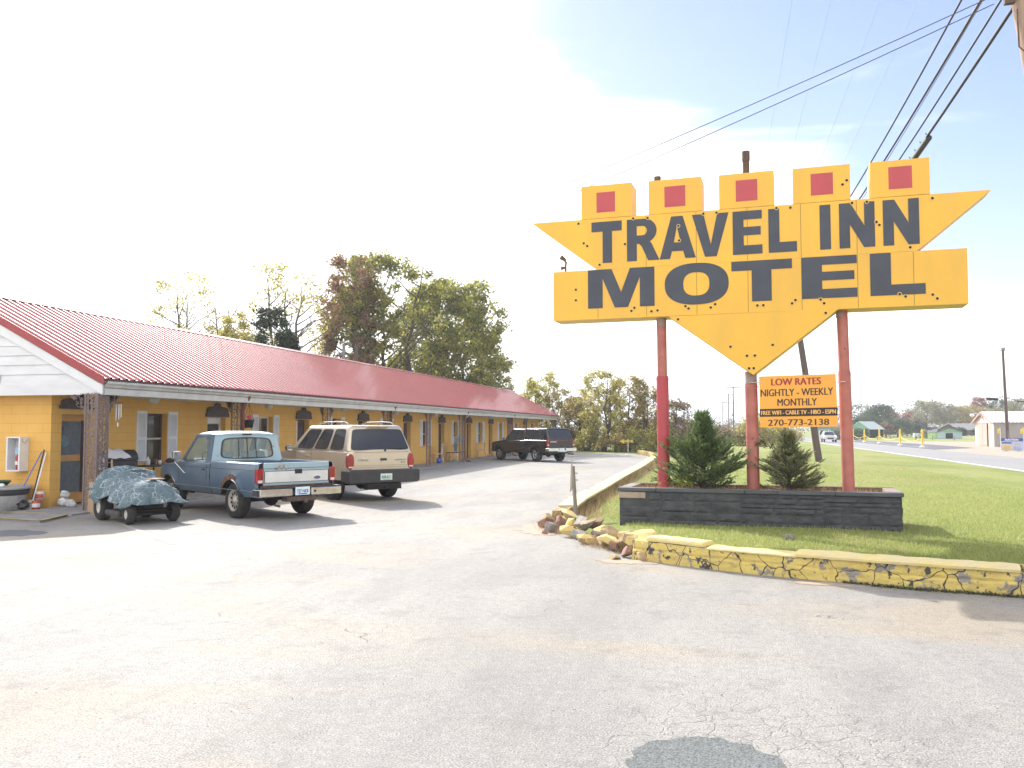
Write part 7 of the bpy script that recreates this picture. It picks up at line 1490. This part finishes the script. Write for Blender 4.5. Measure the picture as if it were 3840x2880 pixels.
# pink metal shed
sh = empty('shed', (26.0, 92.6, 0), 0, 'pink fronted metal shed with white ribbed roof across the road', 'shed'); W_, D_ = 14, 6.4; cream = mat('cream_metal_wall', (.62, .52, .42), .6); pinkm = mat('pink_metal', (.56, .33, .29), .55); tan_w = mat('tan_grey_metal_wall', (.34, .31, .29), .6, (.28, .26, .25), scale=.6)
b = MB(); b.bx(0, W_, 0, .1, 0, 2.40); b.bx(0, W_, D_ - .1, D_, 0, 2.4); b.bx(W_ - .1, W_, .1, D_ - .1, 0, 2.4); b.build('wall', tan_w, sh)
b = MB(); b.bx(0, .1, .1, D_ - .1, 0, 2.4); b.build('wall', cream, sh); b = MB(); b.prism([(-.15, 2.32), (D_ + .15, 2.32), (D_ / 2, 3.42)], -.06, -.003, 'x'); b.build('gable', mat('pale_pink_gable', (.68, .52, .45), .6), sh)
b = MB(); b.bx(-.05, -.003, 2.0, 5.2, .05, 2.25); b.build('door', pinkm, sh); b = MB(); b.bx(-.055, -.05, 3.55, 3.6, .05, 2.25); b.bx(-.09, -.05, 1.85, 2.0, 0, 2.3); b.build('door_edge', rust, sh); b = MB(); b.bx(-.09, -.062, 3.1, 3.3, 2.6, 3.05); b.build('vent', rust, sh)
b = MB(); 
for s in (0, 1):
    x = -.3; rows = [[], []]
    while x < W_ + .3:
        for (dx, hh) in ((0, 0), (.22, 0), (.25, .035), (.30, .035)): 
            if s == 0: rows[0].append((x + dx, -.2, 2.36 + hh)); rows[1].append((x + dx, D_ / 2, 3.50 + hh))
            else: rows[0].append((x + dx, D_ + .2, 2.36 + hh)); rows[1].append((x + dx, D_ / 2, 3.50 + hh))
        x += .33
    b.grid(rows, False)
b.build('roof', mat('white_ribbed_roof', (.66, .62, .58), .45), sh)
b = MB(); b.prism([(-.25, 2.34), (D_ / 2, 3.48), (D_ + .25, 2.34), (D_ + .25, 2.22), (D_ / 2, 3.34), (-.25, 2.22)], -.34, -.30, 'x'); b.build('roof_trim', pinkm, sh)
b = MB(); b.tube([(-.2, 3.0, 3.0), (-.9, 2.6, 3.35), (-1.2, 2.5, 3.2)], .03, 6); b.ico((-1.25, 2.5, 3.1), .22, 2, sq=(1, 1, .8)); b.build('outside_lamp', white_clean, sh)
# auction sign
au = empty('auction_sign', (21.68, 72.84, 0), math.atan2(-.42, 1.39), 'auction board on posts with two yellow flags across the road', 'sign'); hw_ = .73
b = MB(); b.bx(-hw_, hw_, -.01, .01, .07, 1.02); b.build('board', mat('pale_blue_board', (.48, .55, .78), .5), au)
b = MB(); b.bx(-hw_, hw_, -.014, -.011, .78, 1.02); b.bx(-.68, -.02, -.014, -.011, .60, .72); b.build('blue_band', mat('blue_band', (.07, .09, .34), .5), au); b = MB(); b.bx(-.66, .0, -.014, -.011, .12, .52); b.build('yellow_panel', mat('yellow_panel', (.80, .55, .16), .5), au)
text('AUCTION', -.50, .42, .825, .975, white_clean, 'lettering', au, Matrix.Translation((0, -.018, 0)), .05)
b = MB(); [b.bx(-.60 + .05 * (i % 2), -.08 - .06 * (i % 3), -.018, -.015, .17 + i * .08, .19 + i * .08) for i in range(4)]; [b.bx(.10, .62 - .05 * (i % 2), -.018, -.015, .14 + i * .07, .155 + i * .07) for i in range(4)]; [b.bx(-.62 + .17 * i, -.50 + .17 * i, -.018, -.015, .65, .665) for i in range(4)]; b.build('small_print', mat('print_marks', (.15, .16, .35), .6), au)
b = MB(); b.prism(blob(.36, .56, .20, .07, 20, .2, 3), -.016, -.012, 'y'); b.build('picture', mat('tan_picture', (.6, .45, .3), .6), au)
for s in (-1, 1):
    b = MB(); b.cyl((s * (hw_ + .03), 0, 0), (s * (hw_ + .03), 0, 1.82), .02, n=8); b.build('post', white_clean, au); b = MB(); rows = [[(s * (hw_ + .03) - .02 - .16 * u, .02 * math.sin(u * 6), 1.80 - .42 * v * (1 - .15 * u) - .12 * u) for u in (0, .3, .6, 1)] for v in (0, .33, .66, 1)]; b.grid(rows, True); o = b.build('flag', mat('yellow_flag', (.85, .72, .05), .6, trans=.4), au); md = o.modifiers.new('s', 'SOLIDIFY'); md.thickness = .006
    b = MB(); b.tube([(s * .4 - .12, .1, 0), (s * .4, -.05, .09), (s * .4 + .12, .1, 0)], .015, 5); b.build('foot', black_pl, au)
# thin pole with weatherproof splices
t = empty('utility_pole', (24.65, 84.4, 0), 0, 'thin dark pole in front of the pink shed', 'utility pole'); b = MB(); b.cyl((.15, 0, -.1), (-.05, 0, 8.8), .15, .10, 12); b.build('pole', wood_pole, t); b = MB(); b.box((-.05, -.1, 8.72), (.9, .06, .06)); b.box((-.05, -.12, 8.85), (.3, .2, .25)); b.cyl((.15, -.16, .3), (.12, -.13, 1.6), .04, n=6); b.build('crossarm', wood_grey, t)
b = MB(); b.tube(sag((42.7, 195.4, 7.6), (24.65, 84.3, 4.6), .7, 20), .02, 5); b.tube(sag((24.65, 84.3, 4.5), (26.0, 60.0, 4.9), .9, 20), .02, 5); o = tag(b.build('overhead_cable', cable_m), 'thin cable crossing behind the thin pole over the shed', 'cable')
for (x, y, z, x2, y2, z2) in ((24.25, 84.9, 4.38, 23.45, 85.4, 4.46), (24.98, 82.0, 4.15, 25.15, 79.5, 4.02)): b = MB(); b.cyl((x, y, z), (x2, y2, z2), .12, n=10); b.build('splice_case', black_pl, o)
# far buildings
gh = empty('green_house', (21.4, 184.8, 0), math.atan2(-5.8, 6.6), 'low pale green house with an open carport at its end', 'house'); gm_ = mat('mint_wall', (.22, .40, .32), .7, (.20, .37, .30), scale=.8); gg = mat('mint_gable', (.20, .42, .28), .7)
b = MB(); b.bx(-3, 5.2, 0, 4, 0, 1.9); b.build('wall', gm_, gh); b = MB(); b.prism([(-3.3, 1.85), (5.4, 1.85), (5.4, 2.0), (1.2, 3.0), (-3.3, 3.0)], -.25, 4.2, 'y'); b.build('roof', mat('grey_shingle', (.22, .22, .24), .9), gh)
for x0 in (-1.8, 1.4, 3.3): b = MB(); b.bx(x0, x0 + .9, -.05, -.003, .75, 1.5); f_ = b.build('window', glass_dark, gh); b = MB(); [b.bx(*q, -.09, -.05, .68, 1.57) for q in ((x0 - .07, x0), (x0 + .9, x0 + .97))]; b.bx(x0, x0 + .9, -.09, -.05, .68, .75); b.bx(x0, x0 + .9, -.09, -.05, 1.5, 1.57); b.build('window_frame', white_clean, f_)
b = MB(); b.prism([(5.45, 1.75), (9.8, 1.75), (7.6, 3.15)], -1.0, -.9, 'y'); b.build('carport_gable', gg, gh); b = MB(); b.add([(5.25, -1.1, 1.72), (7.6, -1.1, 3.25), (7.6, 4, 3.25), (5.25, 4, 1.72), (10.0, -1.1, 1.72), (10.0, 4, 1.72)], [(0, 1, 2, 3), (1, 4, 5, 2)]); o = b.build('carport_roof', mat('pale_roof_edge', (.55, .6, .6), .6), gh); md = o.modifiers.new('s', 'SOLIDIFY'); md.thickness = .08
for x in (5.6, 7.6, 9.6): b = MB(); b.bx(x - .07, x + .07, -1.0, -.86, 0, 1.75); b.build('carport_post', mat('green_post', (.15, .28, .20), .7), gh)
b = MB(); b.bx(5.4, 9.7, 3.6, 3.7, 0, 1.75); b.build('carport_back_wall', mat('dark_green_wall', (.06, .09, .08), .8), gh)
sb = empty('small_barn', (37.9, 167.9, 0), math.atan2(-1.0, 3.75), 'small pale blue and green outbuilding with a dark opening', 'barn')
b = MB(); b.bx(0, 3.9, 0, 3.2, 0, 1.15); b.build('wall', mat('pale_blue_wall', (.40, .50, .56), .7), sb); b = MB(); b.prism([(-.15, 1.15), (4.05, 1.15), (1.9, 1.80)], -.06, 0, 'y'); b.build('gable', gg, sb)
b = MB(); b.bx(1.35, 2.5, -.05, -.003, .05, 1.02); b.build('opening', under_m, sb); b = MB(); b.add([(-.25, -.2, 1.13), (1.9, -.2, 1.86), (1.9, 3.3, 1.86), (-.25, 3.3, 1.13), (4.15, -.2, 1.13), (4.15, 3.3, 1.13)], [(0, 1, 2, 3), (1, 4, 5, 2)]); b.build('roof', mat('grey_barn_roof', (.24, .26, .28), .8), sb)
b = MB(); b.bx(-1.6, -.02, .6, 3.0, 0, 1.1); b.build('side_wall', mat('lime_wall', (.48, .66, .30), .7), sb); b = MB(); b.add([(-1.75, .4, 1.1), (0, .4, 1.2), (0, 3.2, 1.75), (-1.6, 3.2, 1.55)], [(0, 1, 2, 3)]); b.build('side_roof', mat('dark_lean_roof', (.13, .14, .17), .8), sb)
tr2 = empty('trailer', (35.6, 172.6, 0), 0, 'small white box trailer on the grass beside the outbuilding', 'trailer'); b = MB(); b.bx(-.7, .75, -.5, .5, .18, .98); b.build('box', mat('trailer_white', (.66, .68, .70), .5), tr2, bevel=.03)
for x in (-.35, .35): b = MB(); b.cyl((x, -.55, .16), (x, -.48, .16), .16, n=14); b.build('wheel', tyre_m, tr2)
b = MB(); b.tube([(.75, 0, .2), (1.2, 0, .18)], .04, 6); b.build('drawbar', black_pl, tr2)
zb2 = gzz(47, 230); bn = empty('barn', (44.9, 231, zb2), math.atan2(-.9, 4.7), 'dark weathered barn with a pale tin roof on the rise', 'barn'); b = MB(); b.bx(0, 4.9, 0, 9, -.3, 2.1); b.prism([(0, 2.1), (4.9, 2.1), (2.45, 3.25)], 0, 9, 'y'); b.build('wall', mat('dark_barn_boards', (.055, .055, .065), .9, (.08, .08, .09), scale=2, stretch=(4, 4, .3)), bn)
b = MB(); b.add([(-.3, -.3, 2.05), (2.45, -.3, 3.36), (2.45, 9.3, 3.36), (-.3, 9.3, 2.05), (5.2, -.3, 2.05), (5.2, 9.3, 2.05)], [(0, 1, 2, 3), (1, 4, 5, 2)]); b.build('roof', mat('pale_tin_roof', (.50, .42, .36), .5), bn)
zb3 = gzz(51, 208); bh = empty('brick_house', (47.3, 209.8, zb3), math.atan2(-1.7, 6), 'brown brick house with grey roof and pale fascia on the rise', 'house'); b = MB(); b.bx(.3, 4.4, 0, 6, -.5, 1.35); b.prism([(.3, 1.35), (4.4, 1.35), (2.35, 2.45)], 0, .2, 'y'); b.bx(4.4, 9.0, .8, 6, -.5, 1.35); b.build('wall', mat('dull_brick', (.20, .14, .13), .85, (.16, .115, .11), scale=3), bh)
b = MB(); b.add([(-.1, -.5, 1.25), (2.35, -.5, 2.65), (2.35, 6.2, 2.65), (-.1, 6.2, 1.25), (4.8, -.5, 1.25), (4.8, 6.2, 1.25)], [(0, 1, 2, 3), (1, 4, 5, 2)]); b.add([(4.0, .4, 1.30), (9.3, .4, 1.30), (9.3, 3.4, 2.70), (2.6, 3.4, 2.70)], [(0, 1, 2, 3)]); b.build('roof', mat('grey_house_shingle', (.20, .20, .22), .9, (.24, .24, .25), scale=2), bh)
b = MB(); b.prism([(-.15, 1.16), (2.35, 2.60), (4.85, 1.16), (4.85, 1.30), (2.35, 2.74), (-.15, 1.30)], -.58, -.52, 'y'); b.bx(4.6, 9.3, .32, .38, 1.18, 1.32); b.build('fascia', mat('pale_fascia', (.58, .62, .66), .6), bh)
for x0 in (1.2, 3.0, 5.4, 7.2): b = MB(); b.bx(x0, x0 + .7, -.04 if x0 < 4.4 else .76, -.003 if x0 < 4.4 else .797, .45, 1.0); b.build('window', glass_dark, bh)
for i, (x, y) in enumerate([(30.0, 147), (32.4, 146.5), (35.3, 145.8), (38.3, 145), (26.4, 147.5), (24.6, 148), (22.5, 148.6)]):
    b = MB(); b.cyl((0, 0, -.1), (.03, 0, .72), .07, .06, 7); t = b.build('fence_post', wood_grey, loc=(x, y, 0)); tag(t, ['fence post left of the outbuilding', 'fence post before the lime side wall', 'fence post right before the pale blue wall', 'fence post nearest the pink shed', 'fence post beside the field maple', 'fence post right of the carport', 'leftmost fence post before the carport'][i], 'post', 'fence posts along the field')
t = empty('notice_board', (14.95, 136.2, 0), R(-6), 'dark green notice board between two white posts by the far road', 'sign'); b = MB(); b.prism([(-.38, .35), (.38, .35), (.38, 1.25), (.22, 1.36), (-.22, 1.36), (-.38, 1.25)], -.02, .02, 'y'); b.build('board', mat('dark_green_board', (.02, .06, .045), .5), t)
for x in (-.45, .45): b = MB(); b.bx(x - .05, x + .05, -.05, .05, 0, 1.48); b.build('post', white_clean, t)
b = MB(); b.prism(blob(0, 1.05, .13, .08, 16, .1, 2), -.03, -.022, 'y'); [b.bx(-.25, .25, -.03, -.022, z, z + .035) for z in (.88, .72, .62, .52)]; b.build('board_marks', mat('pale_marks', (.55, .58, .55), .6), t)
for i, (x, y, z0, z1, w_, lb) in enumerate(((7.07, 149.8, .81, 1.45, .54, 'small white road sign seen right of the middle sign pipe'), (19.23, 163.9, .79, 1.56, .50, 'small white road sign before the green house'))):
    t = empty('road_sign', (x, y, 0), R(-5), lb, 'road sign'); b = MB(); b.bx(-w_ / 2, w_ / 2, -.03, -.01, z0, z1); b.build('plate', white_clean, t); b = MB(); b.bx(-.03, .03, -.01, .03, 0, z1); b.build('post', wood_grey, t); b = MB(); b.bx(-w_ * .3, w_ * .3, -.036, -.031, z1 - .2, z1 - .12); b.prism([(-.12, z0 + .06), (.12, z0 + .06), (.05, z1 - .28), (-.05, z1 - .28)], -.036, -.031, 'y'); b.build('sign_marks', black_pl, t)
# two short poles showing above the roof among the trees
for i, (x, y, z) in enumerate(((-25.1, 54.5, 7.6), (-24.3, 54.8, 7.5))):
    b = MB(); b.cyl((0, 0, 0), (0, 0, z), .13, .11, 8); t = empty('utility_pole', (x, y, 0), 0, ['left grey one of two stub poles above the roof', 'right dark one of two stub poles above the roof'][i], 'utility pole'); b.build('pole', wood_grey if i == 0 else wood_pole, t)


# ------------------------------------------------------------------ autumn haze
hm = bpy.data.materials.new('haze_air'); hm.use_nodes = True; t_ = hm.node_tree; t_.nodes.clear(); o_ = t_.nodes.new('ShaderNodeOutputMaterial'); v_ = t_.nodes.new('ShaderNodeVolumePrincipled')
v_.inputs['Color'].default_value = (.86, .92, 1, 1); v_.inputs['Density'].default_value = 0.0006; v_.inputs['Anisotropy'].default_value = 0.2; t_.links.new(v_.outputs[0], o_.inputs['Volume'])
b = MB(); b.bx(-2600, 2600, -200, 3100, -3, 75); tag(b.build('haze', hm), 'thin pale haze hanging over the far fields', 'haze', kind='stuff')
